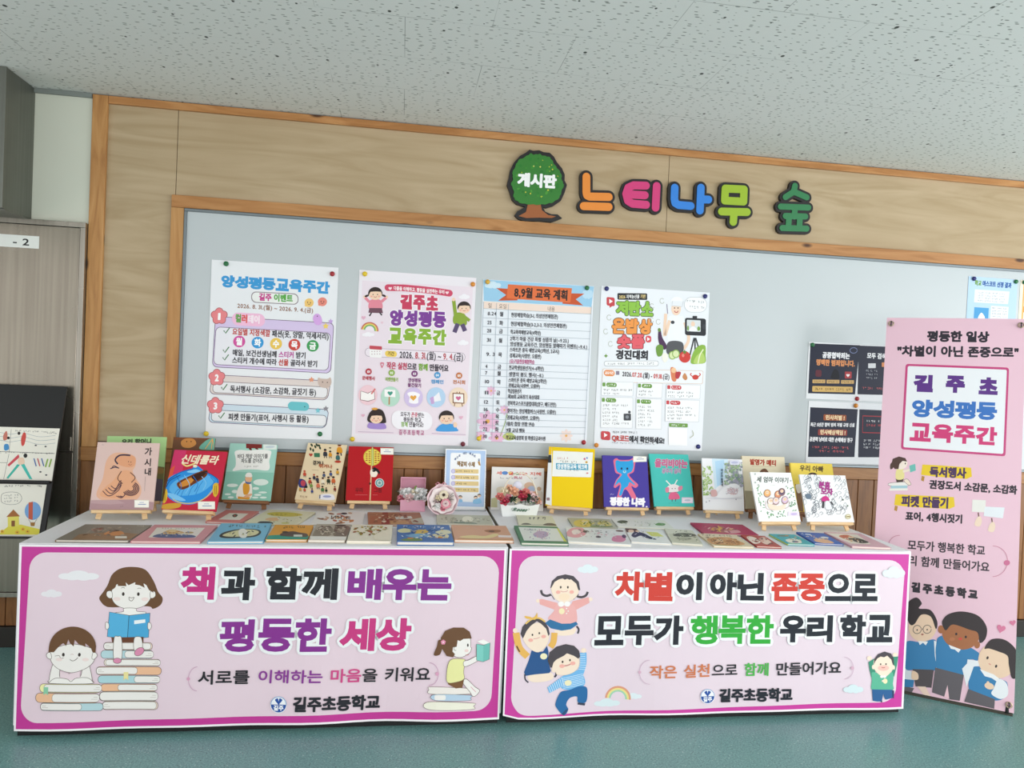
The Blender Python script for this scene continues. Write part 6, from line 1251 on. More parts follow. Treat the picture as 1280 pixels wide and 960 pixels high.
# ------------------------------------------------------------------ flowers, box, bouquet, sign on the cloth
GREEN = mat('leaf_green', '#2f5a34', .55); GREEND = mat('leaf_dark_green', '#1f3d28', .5); GREENL = mat('leaf_light_green', '#7f9a4a', .55)
def rose_mesh(seed, r=.017, wide=0):
    """cupped petals in three rings around a tight bud"""
    rg = random.Random(seed); mb = MB()
    mb.lathe([(r*.10, -r*.5), (r*.36, -r*.25), (r*.40, .0), (r*.22, r*.42), (r*.05, r*.5)], 10)
    for ring, (n, rad, tilt, size) in enumerate(((4, .26, 18, .62), (5, .42, 38, .80), (6, .55, 62, .92))):
        for k in range(n):
            a = 2*math.pi*k/n+ring*.6+rg.uniform(-.15, .15); ti = math.radians(tilt+wide+rg.uniform(-6, 6)); vs = []
            for i in range(4):
                s = i/3
                for j in range(5):
                    t = j/2-1; wv = size*r*(.45+.55*math.sin(math.pi*(.25+.6*s)))*t*.75
                    up = size*r*s; cup = .35*r*t*t*(.3+s)
                    x = rad*r*.6+up*math.sin(ti)-cup+(.12*r if i == 3 else 0); z = up*math.cos(ti)-r*.30
                    vs.append((x*math.cos(a)-wv*math.sin(a), x*math.sin(a)+wv*math.cos(a), z))
            mb.add(vs, [(i*5+j, i*5+j+1, (i+1)*5+j+1, (i+1)*5+j) for i in range(3) for j in range(4)])
    return mb.mesh('flower', True)
def daisy_mesh(r=.02, n=10):
    mb = MB()
    for k in range(n):
        a = 2*math.pi*k/n; vs = []
        for i, (d, w_, z) in enumerate(((.25, .10, .02), (.6, .20, .10), (.9, .16, .06), (1.0, .05, 0))):
            for t in (-1, 0, 1): x = d*r; y = w_*r*t*1.5; vs.append((x*math.cos(a)-y*math.sin(a), x*math.sin(a)+y*math.cos(a), z*r+(.05*r if t == 0 else 0)))
        mb.add(vs, [(i*3+j, i*3+j+1, (i+1)*3+j+1, (i+1)*3+j) for i in range(3) for j in range(2)])
    return mb.mesh('flower', True)
def leaf_mesh(l=.04, w=.018):
    vs = []
    for i in range(6):
        s = i/5; ww = w*math.sin(math.pi*min(1, s*.92+.06)); z = .006*math.sin(s*3)
        for t in (-1, 0, 1): vs.append((l*s, ww*t*.5, z+(.003 if t else 0)))
    mb = MB().add(vs, [(i*3+j, i*3+j+1, (i+1)*3+j+1, (i+1)*3+j) for i in range(5) for j in range(2)]); return mb.mesh('leaf', True)
def aim(p, d, spin=0, sc=1.0):
    q = Vector(d).normalized().to_track_quat('Z', 'Y').to_matrix().to_4x4()
    return Matrix.Translation(p) @ q @ Matrix.Rotation(spin, 4, 'Z') @ Matrix.Scale(sc, 4)
def put(name, me, m, par, mw):
    o = bpy.data.objects.new(name, me); COL.objects.link(o); o.parent = par; o.matrix_local = mw
    if m is not None:
        if not len(me.materials): me.materials.append(m)
        o.material_slots[0].link = 'OBJECT'; o.material_slots[0].material = m
    return o
PET = {k: mat('petal_'+k, c, .6) for k, c in dict(white='#ffffff', cream='#f0e2c4', blush='#f0cfd0', pink='#e58fa0', rose='#c83c58', peach='#efb99a', salmon='#dd7f78').items()}
for m_ in PET.values():
    b_ = m_.node_tree.nodes['Principled BSDF']; b_.inputs['Subsurface Weight'].default_value = .6; b_.inputs['Subsurface Scale'].default_value = .006; b_.inputs['Subsurface Radius'].default_value = (1, 1, 1)
ROSES = [rose_mesh(s) for s in (1, 2, 3)]; OPEN = [rose_mesh(s, .018, 18) for s in (4, 5)]; DAISY = daisy_mesh(); LEAF = leaf_mesh()
rg = random.Random(21)
def bloom(par, p, col, d=(0, -.5, 1), sc=1.0): return put('flower', rg.choice(OPEN if col in ('white', 'cream') else ROSES), PET[col], par, aim(p, (d[0]+rg.uniform(-.25, .25), d[1]+rg.uniform(-.2, .2), d[2]), rg.uniform(0, 6), sc*1.2))
def leafy(par, p, d, m, sc=1.0): return put('leaf', LEAF, m, par, Matrix.Translation(p) @ Vector(d).normalized().to_track_quat('X', 'Z').to_matrix().to_4x4() @ Matrix.Scale(sc, 4))

# pink gift box of white flowers
M_PINKBOX = mat('pink_box_card', '#e3a9be', .5); M_PINKIN = mat('pink_box_lining', '#c48a9e', .6)
bxr = empty('flower_box', 'pink lidded gift box filled with white and blush flowers', 'flower box', mw=Matrix.Translation((.081, -.145, TZ+.0006)))
b = MB(); hw, hd, hh = .0605, .045, .056; w_ = .0025
b.box(-hw, hw, -hd, hd, 0, .003); b.box(-hw, hw, -hd, -hd+w_, .003, hh); b.box(-hw, hw, hd-w_, hd, .003, hh); b.box(-hw, -hw+w_, -hd+w_, hd-w_, .003, hh); b.box(hw-w_, hw, -hd+w_, hd-w_, .003, hh)
b.build('box_body', M_PINKBOX, bxr, .0008)
lid = MB(); Lm = Matrix.Translation((0, hd+.001, hh)) @ Matrix.Rotation(math.radians(-6), 4, 'X')
lid.box(-hw-.002, hw+.002, .004, .007, 0, .098, Lm); lid.box(-hw-.002, hw+.002, -.012, .004, .094, .098, Lm); lid.box(-hw-.002, -hw+.0005, -.012, .004, 0, .094, Lm); lid.box(hw-.0005, hw+.002, -.012, .004, 0, .094, Lm)
lid.build('lid', M_PINKBOX, bxr, .0006)
put('lining', MB().box(-hw+.003, hw-.003, .0030, .0038, .003, .092, Lm).mesh('lining'), M_PINKIN, bxr, Matrix.Identity(4))
for i, x in enumerate((-.052, -.034, -.016, .004, .022, .040, .056)):
    bloom(bxr, (x, -.028+.006*(i % 2), .066+.012*(i % 2)), 'pink' if i == 0 else 'white', sc=.95)
for i, x in enumerate((-.042, -.022, 0, .020, .042)): bloom(bxr, (x, -.006, .090+.006*(i % 2)), 'white' if i != 2 else 'cream', sc=1.05)
for x in (-.050, -.028, .012, .046): bloom(bxr, (x, .018, .088), 'blush' if x < 0 else 'white', sc=1.0)
bloom(bxr, (-.018, -.040, .066), 'blush', (0, -1, .6), .95); bloom(bxr, (-.062, -.030, .062), 'pink', (-.6, -.8, .5), .8)
for p_, d in (((.06, -.02, .07), (1, -.4, .5)), ((.062, 0, .085), (1, 0, .5)), ((-.062, -.01, .075), (-1, 0, .6)), ((.01, -.01, .10), (.3, -.5, 1)), ((-.06, .01, .08), (-1, .2, .4)), ((.03, -.040, .06), (.4, -1, .3)), ((.0, -.040, .058), (0, -1, .2))): leafy(bxr, p_, d, GREENL if p_[2] > .09 else GREEN, .7)

# round bouquet in blush paper
M_WRAP = mat('blush_wrapping_paper', '#ecd0d6', .55, trans=.0); M_WRAPB = mat('rose_ribbon', '#d98f9c', .5)
bq = empty('bouquet', 'small round bouquet wrapped in blush paper, lying beside the pink box', 'bouquet', mw=Matrix.Translation((.222, -.250, TZ+.0006)))
BT = Matrix.Translation((0, -.028, .0765)) @ Matrix.Rotation(math.radians(72), 4, 'X')
vs = []; fs = []; N = 48; K = 7
for i in range(K):
    s = i/(K-1)
    for k in range(N):
        a = 2*math.pi*k/N; rr_ = .012+.064*s**.75+(.0016*math.sin(a*11)+.0018*math.sin(a*7+1))*s
        z = -.085+.085*s+.005*math.sin(a*9)*s*s
        vs.append(tuple(BT @ Vector((rr_*math.cos(a), rr_*math.sin(a), z))))
for i in range(K-1):
    for k in range(N): fs.append((i*N+k, i*N+(k+1) % N, (i+1)*N+(k+1) % N, (i+1)*N+k))
zmin = min(v[2] for v in vs); vs = [(x, y, max(z, .0006)) for x, y, z in vs]
w = MB().add(vs, fs).build('wrapping_paper', M_WRAP, bq, smooth=True); so = w.modifiers.new('paper', 'SOLIDIFY'); so.thickness = .0008
vs2 = []; fs2 = []
for i in range(3):
    for k in range(N):
        a = 2*math.pi*k/N; rr_ = .030+.034*i/2+.003*math.sin(a*8+i); vs2.append(tuple(BT @ Vector((rr_*math.cos(a), rr_*math.sin(a), -.030+.026*i/2+.004*math.sin(a*6)*i/2))))
for i in range(2):
    for k in range(N): fs2.append((i*N+k, i*N+(k+1) % N, (i+1)*N+(k+1) % N, (i+1)*N+k))
o = MB().add(vs2, fs2).build('inner_tissue', mat('pale_tissue_paper', '#f1e4e4', .6), bq, smooth=True); o.modifiers.new('paper', 'SOLIDIFY').thickness = .0006
def bqp(x, y, z): return BT @ Vector((x, y, z))
fdir = BT.to_3x3() @ Vector((0, 0, 1))
put('flower', DAISY, PET['cream'], bq, aim(bqp(.004, .024, -.006), fdir, .2, 1.15)); put('flower_heart', MB().lathe([(.0075, 0), (.007, .003), (.004, .005), (.0005, .0055)], 12).mesh('flower_heart', True), mat('dark_flower_heart', '#3a2a20', .7), bq, aim(bqp(.004, .024, -.004), fdir))
put('flower', DAISY, PET['pink'], bq, aim(bqp(.014, -.018, -.004), fdir, .5, 1.25)); put('flower', DAISY, PET['blush'], bq, aim(bqp(.014, -.018, -.001), fdir, .9, .8))
for x, y, c, s_ in ((-.022, -.030, 'white', .85), (.032, -.022, 'blush', .7), (-.020, .010, 'cream', .8), (.002, -.040, 'pink', .7)): put('flower', rg.choice(ROSES), PET[c], bq, aim(bqp(x, y, -.012), fdir, 1, s_))
for x, y, dx, dy in ((-.028, -.016, -1, .2), (-.018, -.012, -.9, .6), (-.03, -.03, -1, -.5), (.034, .008, 1, .5), (.036, .016, 1, 1), (.03, -.002, 1, 0)): leafy(bq, bqp(x, y, -.004), BT.to_3x3() @ Vector((dx, dy, .5)), GREEND if x < 0 else GREEN, .62)
rb = MB()
for sgn in (-1, 1): rb.tube([tuple(BT @ Vector((-.010+sgn*q[0], .075+q[1], -.020))) for q in ((0, 0), (.016, .012), (.026, .004), (.016, -.004), (0, 0))], .0035, 6)
rb.build('ribbon_bow', M_WRAPB, bq, smooth=True)

# clear acrylic stand with the blue bordered sheet
u, v, b0 = stand_mw(.342, -.127, .022, .15, TZ+.002); n = u.cross(v)
sg = empty('sign_stand', 'upright acrylic stand with a blue bordered activity sheet', 'sign', mw=frame_mw(b0, u, v))
M_ACR = mat('clear_acrylic', '#f4f8fa', .05, trans=1.0, ior=1.49)
MB().box(-.1055, .1055, 0, .306, -.0030, -.0010).build('acrylic_panel', M_ACR, sg)
ft = MB(); cs_, sn_ = math.cos(.15), math.sin(.15); FM = Matrix([[1, 0, 0, 0], [0, sn_, cs_, 0], [0, -cs_, sn_, 0], [0, 0, 0, 1]]); ft.box(-.1055, .1055, -.030, .055, -.0016, -.0002, FM); ft.build('foot', M_ACR, sg)
p = Print([(557, 561), (608, 562), (606, 637), (555, 637)], .208, .303).back('#e9edf2').base('#f1f3f6').at(420, 545, 6.4)
p.poly([(884, 112), (1196, 118), (1182, 565), (878, 562)], '#9dbde6'); p.poly([(888, 116), (1192, 122), (1178, 560), (882, 557)], '#b4cdee')
p.rr(918, 134, 1160, 524, 14, '#f3f5f8', 6, -14)
for i, ch in enumerate('책으로 여는 독서의 길'):
    t_ = i/11; p.T(ch, 946+t_*190, 200-64*math.sin(math.pi*(t_*.9+.05)), 962+t_*190, 198-64*math.sin(math.pi*(t_*.9+.07)), 20, '#3f5a8a', .9)
p.T('책갈피 수제', 968, 222, 1112, 228, 40, '#8a6a3a', 1.8); p.poly([(1134, 206), (1150, 200), (1158, 238), (1142, 232)], '#b58a4a')
for i, (y, t_) in enumerate(((283, '읽고 싶은 책 고르기'), (332, '책을 읽고 느낌 나누기'), (381, '책을 소개하기'), (432, '스스로 생각을 글로 쓰기'))):
    p.rr(946, y-18, 1140, y+16, 4, '#e4cc92', 2); p.sq(len(t_), 960, y, 962+len(t_)*12, y+2, 19, '#5a4a2a', .9); p.el(938, y, 17, 18, '#a9a4d8'); p.el(938, y, 13, 14, '#d0cdec')
for x, y, s_ in ((996, 490, 15), (1118, 492, 15), (1146, 476, 14)): face(p, x, y, s_, hair='#4a3a34')
p.blob([(984, 508), (1008, 508), (1012, 528), (982, 528)], '#8fc4e8'); p.blob([(1104, 508), (1150, 500), (1162, 536), (1100, 540)], '#8fc4e8')
p.build('printed_sheet', PAPER, sg)

# white magazine leaning behind the planter
u, v, b0 = stand_mw(.610, -.125, -.03, .107, TZ+.0012); n = u.cross(v)
mg = empty('magazine', 'wide white magazine with coloured shapes behind the flower planter', 'magazine', mw=frame_mw(b0-n*.006, u, v))
def f_mag(p):
    p.at(600, 570, 10.67)
    p.T('세상을 보는 지혜', 246, 212, 860, 232, 44, '#d2604c', 2.0); p.el(362, 214, 42, 24, '#5a8ac8'); p.blob([(470, 236), (510, 214), (552, 214), (545, 240)], '#3f8a5a'); p.el(430, 212, 26, 12, '#e8c87a')
    p.sq(7, 290, 276, 830, 296, 34, '#7a7a84', 1.6); p.T('독서', 480, 276, 600, 282, 36, '#c06a7a', 1.5)
    p.poly([(170, 560), (250, 540), (250, 680), (160, 678)], '#c8c49a'); p.el(690, 390, 70, 50, '#d8b49a'); p.el(720, 430, 50, 40, '#b4c0d8'); p.el(820, 430, 30, 30, '#c8a88a'); p.blob([(720, 480), (860, 470), (850, 640), (740, 640)], '#d8cfc4'); p.blob([(240, 430), (330, 400), (380, 470), (300, 560)], '#e0d4c0')
book_parts(mg, [(617.5, 582), (684, 584.5), (681, 638), (614.5, 637)], .270, .218, .006, '#e9e7e4', '#dedcd8', f_mag)

# white tin planter with roses
pl_ = empty('flower_planter', 'white scalloped planter of roses with a thin arched handle', 'flower planter', mw=Matrix.Translation((.598, -.245, TZ+.0006)))
M_TIN = mat('white_painted_tin', '#ecefee', .35)
tb, tt, db, dt, hh = .083, .097, .034, .044, .066; vs = []; fs = []; n_ = 40
def ring(hx, hy, z, scal):
    out = []
    for k in range(n_):
        t = k/n_*4; s_ = int(t); f_ = t-s_
        x, y = ((-hx+2*hx*f_, -hy), (hx, -hy+2*hy*f_), (hx-2*hx*f_, hy), (-hx, hy-2*hy*f_))[s_]
        zz = z
        if scal:
            q = abs(x)/hx if s_ in (0, 2) else 1.0
            zz = z-.009*math.sin(math.pi*min(1, q*1.1))*(1 if q < .92 else .2)
        out.append((x, y, zz))
    return out
vs += ring(tb, db, 0, 0)+ring((tb+tt)/2, (db+dt)/2, hh*.5, 0)+ring(tt, dt, hh, 1)+ring(tt-.002, dt-.002, hh-.001, 1)+ring(tb-.002, db-.002, .045, 0)
for i in range(4): fs += [(i*n_+k, i*n_+(k+1) % n_, (i+1)*n_+(k+1) % n_, (i+1)*n_+k) for k in range(n_)]
fs += [tuple(range(n_))[::-1], tuple(4*n_+k for k in range(n_))]
MB().add(vs, fs).build('planter_body', M_TIN, pl_)
hd = [(.090*math.cos(a), -.012, .062+(.150)*math.sin(a)) for a in [math.pi*k/24 for k in range(25)]]
hb = MB().tube(hd, .0034, 8)
for k in range(0, 24): hb.tube([hd[k], (hd[k][0]*1.015, -.0085 if k % 2 else -.0155, hd[k][2]+.002), hd[k+1]], .0018, 5)
hb.build('handle', mat('pale_twine', '#e6ddca', .6), pl_, smooth=True)
p = Print([(0, 0), (140, 0), (140, 40), (0, 40)], .140, .040); p.T('Roses', 38, 14, 108, 16, 22, '#3f6a54', .9, lean=.2, italic=1.4); p.cur([(34, 18), (26, 14), (32, 8), (40, 12)], 1.2, '#3f6a54'); p.cur([(106, 18), (116, 14), (112, 8)], 1.2, '#3f6a54')
tl = math.atan2(dt-db, hh); p.build('lettering', PLAST, pl_, frame_mw((0, -(db+dt)/2-.0002, .014), (1, 0, 0), (0, -math.sin(tl), math.cos(tl))).__matmul__(Matrix.Translation((0, 0, .0032))))
for x, y, z, c, s_ in ((-.078, -.046, .078, 'rose', 1.05), (-.100, -.040, .098, 'salmon', .95), (-.058, -.040, .094, 'pink', .85), (-.066, -.020, .122, 'cream', 1.0), (-.030, -.030, .122, 'peach', 1.1), (-.050, -.010, .138, 'peach', .8), (-.082, -.020, .118, 'cream', .8),
                       (.012, -.046, .100, 'rose', 1.0), (.028, -.034, .122, 'salmon', .95), (.006, -.030, .112, 'rose', .85), (.064, -.042, .096, 'blush', 1.05), (.084, -.036, .084, 'peach', .9), (.050, -.020, .110, 'blush', .9), (.094, -.024, .070, 'blush', .8), (-.012, -.014, .108, 'cream', .8), (.074, -.012, .108, 'peach', .75), (-.020, -.044, .090, 'cream', .8)):
    bloom(pl_, (x, y, z), c, (0, -.9, .7), s_)
for i in range(34):
    x = rg.uniform(-.05, .085); leafy(pl_, (x, rg.uniform(-.056, -.02), rg.uniform(.062, .088)), (rg.uniform(-.8, .8), rg.uniform(-1, -.1), rg.uniform(.1, .9)), rg.choice([GREEND, GREEN, GREEND]), rg.uniform(.7, 1.0))
leafy(pl_, (.045, -.048, .064), (.7, -.6, .25), mat('leaf_bright_green', '#5a8a3a', .5), .9)
pk_ = MB().tube([(-.012, .0, .05), (-.012, -.002, .135)], .0012, 6); pk_.lathe([(.0005, -.003), (.020, -.002), (.022, 0), (.020, .002), (.0005, .003)], 20, Matrix.Translation((-.012, -.012, .150)) @ Matrix.Rotation(math.radians(90), 4, 'X')); pk_.build('pick', mat('pale_lilac_pick', '#d3d3e2', .4), pl_, smooth=True)
for x in (-.06, -.02, .03, .07): put('stem', MB().tube([(0, 0, 0), (0, -.012, .07)], .0016, 6).mesh('stem'), GREEN, pl_, Matrix.Translation((x, -.006, .046)))

# ------------------------------------------------------------------ standing banner at the right
k_ = 1.014; cz = CAM_H
def far(x, y, z): return Vector((x*k_, CAM_Y+(y-CAM_Y)*k_, cz+(z-cz)*k_))
c_tl, c_tr, c_br, c_bl = far(2.402, -.418, 1.784), far(2.878, -.753, 1.784), far(2.711, -.990, .035), far(2.235, -.655, .035)
u = (c_br-c_bl).normalized(); v = (c_tl-c_bl).normalized(); n = u.cross(v); org = (c_bl+c_br)/2
bw, bh = (c_br-c_bl).length, (c_tl-c_bl).length
st = empty('banner_stand', 'tall pink standing banner with four cartoon pupils, right of the tables', 'banner stand', mw=frame_mw(org, u, v))
p = Print([(1107, 396), (1283, 399.5), (1267, 894), (1085, 851)], bw, bh).back('#e4dfe2', .0009).base('#ecc4d4')
p.at(1090, 380, 3.556)
p.T('평등한 일상', 240, 143, 518, 150, 46, '#2a2430', 3.0); p.T('"차별이 아닌 존중으로"', 106, 208, 652, 222, 46, '#2a2430', 2.6)
def qrr(a, b_, c, d, r, col):
    o = []; P_ = [np.array(q, float) for q in (a, b_, c, d)]
    for i in range(4):
        pr, cu, nx = P_[i-1], P_[i], P_[(i+1) % 4]; e1 = (pr-cu)/np.linalg.norm(pr-cu); e2 = (nx-cu)/np.linalg.norm(nx-cu)
        for t in np.linspace(0, 1, 7): o.append(tuple((1-t)**2*(cu+e1*r)+2*t*(1-t)*cu+t*t*(cu+e2*r)))
    p.poly(o, col)
qrr((145, 267), (608, 290), (592, 690), (126, 650), 14, '#c8447f'); qrr((155, 277), (598, 300), (582, 679), (137, 641), 8, '#eef0f5')
for ch, x, y in (('길', 180, 356), ('주', 322, 362), ('초', 470, 372)): p.T(ch, x, y-2, x+90, y+3, 78, '#5c2f86', 6, block=True)
p.T('양성평등', 172, 466, 556, 488, 80, '#3672c0', 4.8, block=True, gap=.04); p.T('교육주간', 164, 572, 556, 600, 82, '#d23a78', 4.8, block=True, gap=.04)
# reading girl
p.outl([(78, 800), (150, 796), (164, 806), (152, 814), (80, 812)], '#f0ece8', '#5a4a40', 1.5); p.rr(82, 812, 156, 826, 6, '#a9cdd8'); p.rr(76, 824, 158, 834, 4, '#f0ece4')
p.poly([(104, 780), (140, 778), (136, 796), (108, 798)], '#4a3a34'); p.blob([(108, 740), (136, 736), (140, 780), (106, 782)], '#ecdf9a'); p.line([(136, 750), (168, 742)], 10, '#f3e2d2'); p.outl([(140, 790), (156, 784), (172, 806), (160, 810)], '#f3e2d2', '#5a4a40', 1.5)
p.el(124, 714, 32, 26, '#f5e6da'); p.poly([(100, 738), (84, 720), (90, 692), (118, 682), (146, 690), (154, 706), (134, 702), (120, 716), (116, 738)], '#4f3630'); p.blob([(92, 706), (80, 716), (80, 738), (92, 732)], '#4f3630')
p.poly([(164, 724), (190, 716), (193, 746), (168, 754)], '#6fbdb4'); p.el(146, 714, 2.5, 4, '#3a2a28')
for x0, y0, x1, y1, t_ in ((230, 720, 438, 792, '독서행사'), (112, 850, 362, 924, '피켓 만들기')):
    p.poly([(x0-8, y0), (x0+80, y0+6), (x1, y0+18), (x1+4, y1-14), (x1-20, y1-4), (x0+60, y1-16), (x0-14, y1-26)], '#eccb2a'); p.poly([(x0-10, y0+50), (x0+2, y0+54), (x0-2, y0+76), (x0-14, y0+70)], '#b98a3a')
p.T('독서행사', 254, 752, 416, 762, 44, '#4a2f5a', 2.6); p.T('권장도서 소감문, 소감화', 252, 808, 644, 842, 38, '#2a2430', 2.0)
p.T('피켓 만들기', 130, 880, 340, 894, 46, '#4a2f5a', 2.6); p.at(1090, 640, 3.556); p.T('표어, 4행시짓기', 148, 22, 402, 42, 38, '#2a2430', 2.0)
p.poly([(444, -44), (504, -40), (502, 14), (442, 10)], '#eceae4'); p.poly([(500, -12), (588, -6), (580, 42), (494, 30)], '#e8ecf2')
for x, y in ((470, 14), (530, 40)): p.line([(x, y), (x+4, y+30)], 5, '#6a4a34'); p.blob([(x-16, y+54), (x-6, y+24), (x+10, y+18), (x+16, y+40), (x+6, y+62)], '#f3dac4')
p.T('모두가 행복한 학교', 158, 150, 502, 184, 44, '#2e2833', 1.2); p.T('우리 함께 만들어가요', 120, 214, 522, 258, 44, '#2e2833', 1.2)
p.arc(120, 152, 46, 44, 180, 275, 3, '#cf8aa2'); p.line(ell(535, 232, 66, 68, -90, 90, 30), 3, '#cf8aa2'); p.el(598, 240, 14, 12, '#cf6f96')
p.T('길주초등학교', 176, 336, 478, 380, 40, '#241f2a', 3.2, adv=1.25)
# four pupils
HK = '#2a2024'; BL = '#2f7fb4'; GR = '#5f5a60'
p.poly([(108, 560), (150, 560), (160, 700), (206, 716), (204, 748), (108, 744)], '#dfe6ee'); p.poly([(108, 770), (150, 770), (190, 780), (180, 810), (108, 800)], GR); p.poly([(112, 735), (190, 744), (186, 776), (112, 770)], BL)
p.blob([(152, 580), (220, 580), (282, 572), (284, 640), (280, 704), (200, 700), (150, 690)], BL); p.poly([(182, 696), (276, 702), (266, 780), (196, 772)], '#4f484c'); p.poly([(204, 772), (240, 774), (262, 820), (230, 820)], '#f3d6c4'); p.poly([(276, 574), (300, 584), (288, 690), (280, 640)], '#eceff4')
p.el(226, 512, 62, 66, '#f0d0b4'); p.blob([(165, 400), (200, 384), (222, 410), (210, 432), (260, 440), (290, 490), (284, 524), (262, 470), (220, 460), (190, 500), (168, 498), (150, 440)], HK)
for x in (202, 246): p.arc(x, 524, 18, 18, 0, 360, 3, '#6a5a54'); p.el(x, 526, 3, 4, '#2a2024')
p.line([(220, 522), (228, 522)], 3, '#6a5a54'); p.el(225, 546, 6, 4, '#b06a5a'); p.poly([(206, 574), (250, 578), (240, 594), (228, 582), (214, 592)], '#f2f2f4')
p.blob([(296, 560), (340, 560), (470, 630), (466, 668), (440, 664), (414, 730), (300, 712), (284, 640), (286, 590)], BL); p.poly([(424, 660), (470, 668), (480, 690), (418, 700)], '#eceff4')
p.poly([(282, 692), (408, 728), (390, 840), (340, 832), (336, 770), (322, 820), (268, 800)], GR); p.poly([(322, 820), (336, 770), (344, 832)], '#f3c9d4')
p.el(394, 548, 84, 68, '#a8683f', 16); p.el(306, 526, 13, 18, '#a8683f'); p.el(466, 598, 13, 16, '#a8683f')
p.blob([(318, 520), (312, 490), (340, 460), (400, 450), (470, 470), (508, 520), (504, 570), (478, 590), (468, 545), (430, 530), (360, 506), (330, 530)], HK)
p.el(374, 548, 5, 6, '#2a2024'); p.el(416, 562, 5, 6, '#2a2024'); p.el(392, 570, 9, 6, '#d04a3a'); p.el(356, 570, 12, 8, '#b8744a'); p.poly([(340, 594), (394, 616), (384, 630), (368, 616), (350, 612)], '#f2f2f4')
p.blob([(440, 700), (500, 700), (560, 745), (600, 770), (590, 830), (540, 844), (470, 820), (430, 790)], BL); p.poly([(428, 790), (545, 838), (542, 880), (410, 845)], GR); p.poly([(400, 700), (440, 660), (452, 690), (420, 780)], '#eceff4')
p.el(556, 668, 86, 78, '#f0d0b4', 20); p.blob([(498, 614), (530, 576), (590, 580), (640, 626), (660, 690), (648, 740), (620, 748), (606, 690), (600, 650), (560, 630), (520, 616)], HK)
p.el(512, 656, 5, 7, '#2a2024', 20); p.el(550, 694, 5, 7, '#2a2024', 20); p.el(522, 684, 7, 3, '#e0a090', 30); p.poly([(478, 704), (540, 730), (590, 770), (560, 766), (530, 745), (500, 736)], '#f2f2f4')
p.blob([(560, 750), (596, 770), (602, 820), (570, 838), (530, 815), (540, 790)], '#eceff4'); p.el(520, 780, 22, 14, '#f0d0b4', 20); p.el(514, 768, 7, 10, '#f0d0b4'); p.blob([(182, 704), (206, 716), (206, 742), (180, 738)], '#f0d0b4')
p.heart(572, 530, 20, '#d9799c', 15); p.heart(624, 506, 14, '#d9799c', -10)
o = p.build('banner_sheet', VINYL, st, None, (6, 10), lambda a, b_: .004*math.sin(a*math.pi)+.0015*math.sin(b_*17))
# support behind it
child_bar = MB().box(-bw/2+.004, bw/2-.004, -.020, -.0015, -.010, -.002).build('shade_strip', mat('dark_olive_shade', '#3d3a30', .6), st, .001)  # dark strip added as the shade below the sheet's lower edge
def loc(a, b_, d): return Vector(((a-.5)*bw, b_*bh, d))
M_POLE = mat('dark_grey_pole', '#3a3d40', .4, .6)
hub = loc(.5, .45, -.055)
for nm, a, b_ in (('upper_arm', .045, .975), ('upper_arm', .955, .975), ('lower_arm', .045, .022), ('lower_arm', .955, .022)): MB().tube([tuple(hub), tuple(loc(a, b_, -.008))], .006, 8).build(nm, M_POLE, st, smooth=True)
MB().lathe([(.016, -.016), (.022, -.012), (.022, .012), (.016, .016)], 14, Matrix.Translation(hub)).build('hub', M_POLE, st)
iw = frame_mw(org, u, v).inverted()
gy = org.y+.30; back = iw @ Vector((org.x+.10, org.y+.42, .010)); MB().tube([tuple(hub), tuple(back)], .007, 8).build('rear_leg', M_POLE, st, smooth=True)
for a, b_ in ((.045, .022), (.955, .022)):
    f0 = loc(a, b_, -.008); w0 = frame_mw(org, u, v) @ f0; g = iw @ Vector((w0.x-.008, w0.y-.012, .0085)); MB().tube([tuple(f0), tuple(g)], [.0075, .0085], 10).build('foot_cap', mat('black_rubber', '#222324', .7), st, smooth=True)
for a, b_ in ((.035, .982), (.965, .982), (.035, .018), (.965, .018)):
    gm = MB(); gm.tube([tuple(loc(a, b_, .0075)+Vector((.011*math.cos(t), .011*math.sin(t), 0))) for t in [2*math.pi*k/16 for k in range(16)]], .0032, 6, True); go_ = gm.build('grommet', mat('brass_grommet', '#b8a890', .35, .8), st, smooth=True)
    MB().tube([tuple(loc(a, b_, .012)+Vector((0, .012, 0))), tuple(loc(a, b_, .014)), tuple(loc(a, b_, .010)+Vector((0, -.014, -.004)))], .0028, 6).build('hook', M_POLE, st, smooth=True)

# ------------------------------------------------------------------ steel cabinet, shutter box and the black display board at the left
cb = empty('steel_cabinet', 'tall brushed steel wall cabinet at the left edge of the photo', 'cabinet', mw=Matrix.Translation((-2.1, 0, .25)))
Y0, Y1 = -.034, .0025
fr = MB(); fr.box(-2.75, -1.5115, Y0, Y1, 2.018, 2.042); fr.box(-1.534, -1.5115, Y0, Y1, .272, 2.0175); fr.box(-2.75, -1.5115, Y0, Y1, .250, .2715); fr.box(-2.75, -1.535, Y1-.012, Y1, .272, 2.0175)
child(fr, 'frame', M_STEELF, cb, .001)
d1 = child(MB().box(-2.72, -1.5365, Y0+.004, Y1-.0135, .951, 2.0155), 'upper_door', M_STEEL, cb, .0015)
d2 = child(MB().box(-2.72, -1.5365, Y0+.004, Y1-.0135, .274, .946), 'lower_door', M_STEEL, cb, .0015)
p = Print([(0, 0), (150, 0), (150, 36), (0, 36)], .30, .058).back('#dcdfda').base('#e4e7e2'); 
p.T('- 2', 92, 18, 130, 18, 25, '#2a2a2a', .6, lean=0)
o = p.build('number_plate', PAPER, mw=frame_mw((-1.864, Y0+.003, 1.905), XX, UP)); o.parent = d1; o.matrix_parent_inverse = d1.matrix_world.inverted()
for x in (-1.545,): child(MB().tube([(x, Y0-.004, .955), (x, Y0-.004, 1.02)], .005, 8), 'hinge', M_STEELF, cb)
sb = empty('shutter_box', 'dull grey steel box up in the left corner under the ceiling', 'steel box', mw=Matrix.Translation((-2.2, -.1, 2.05)))
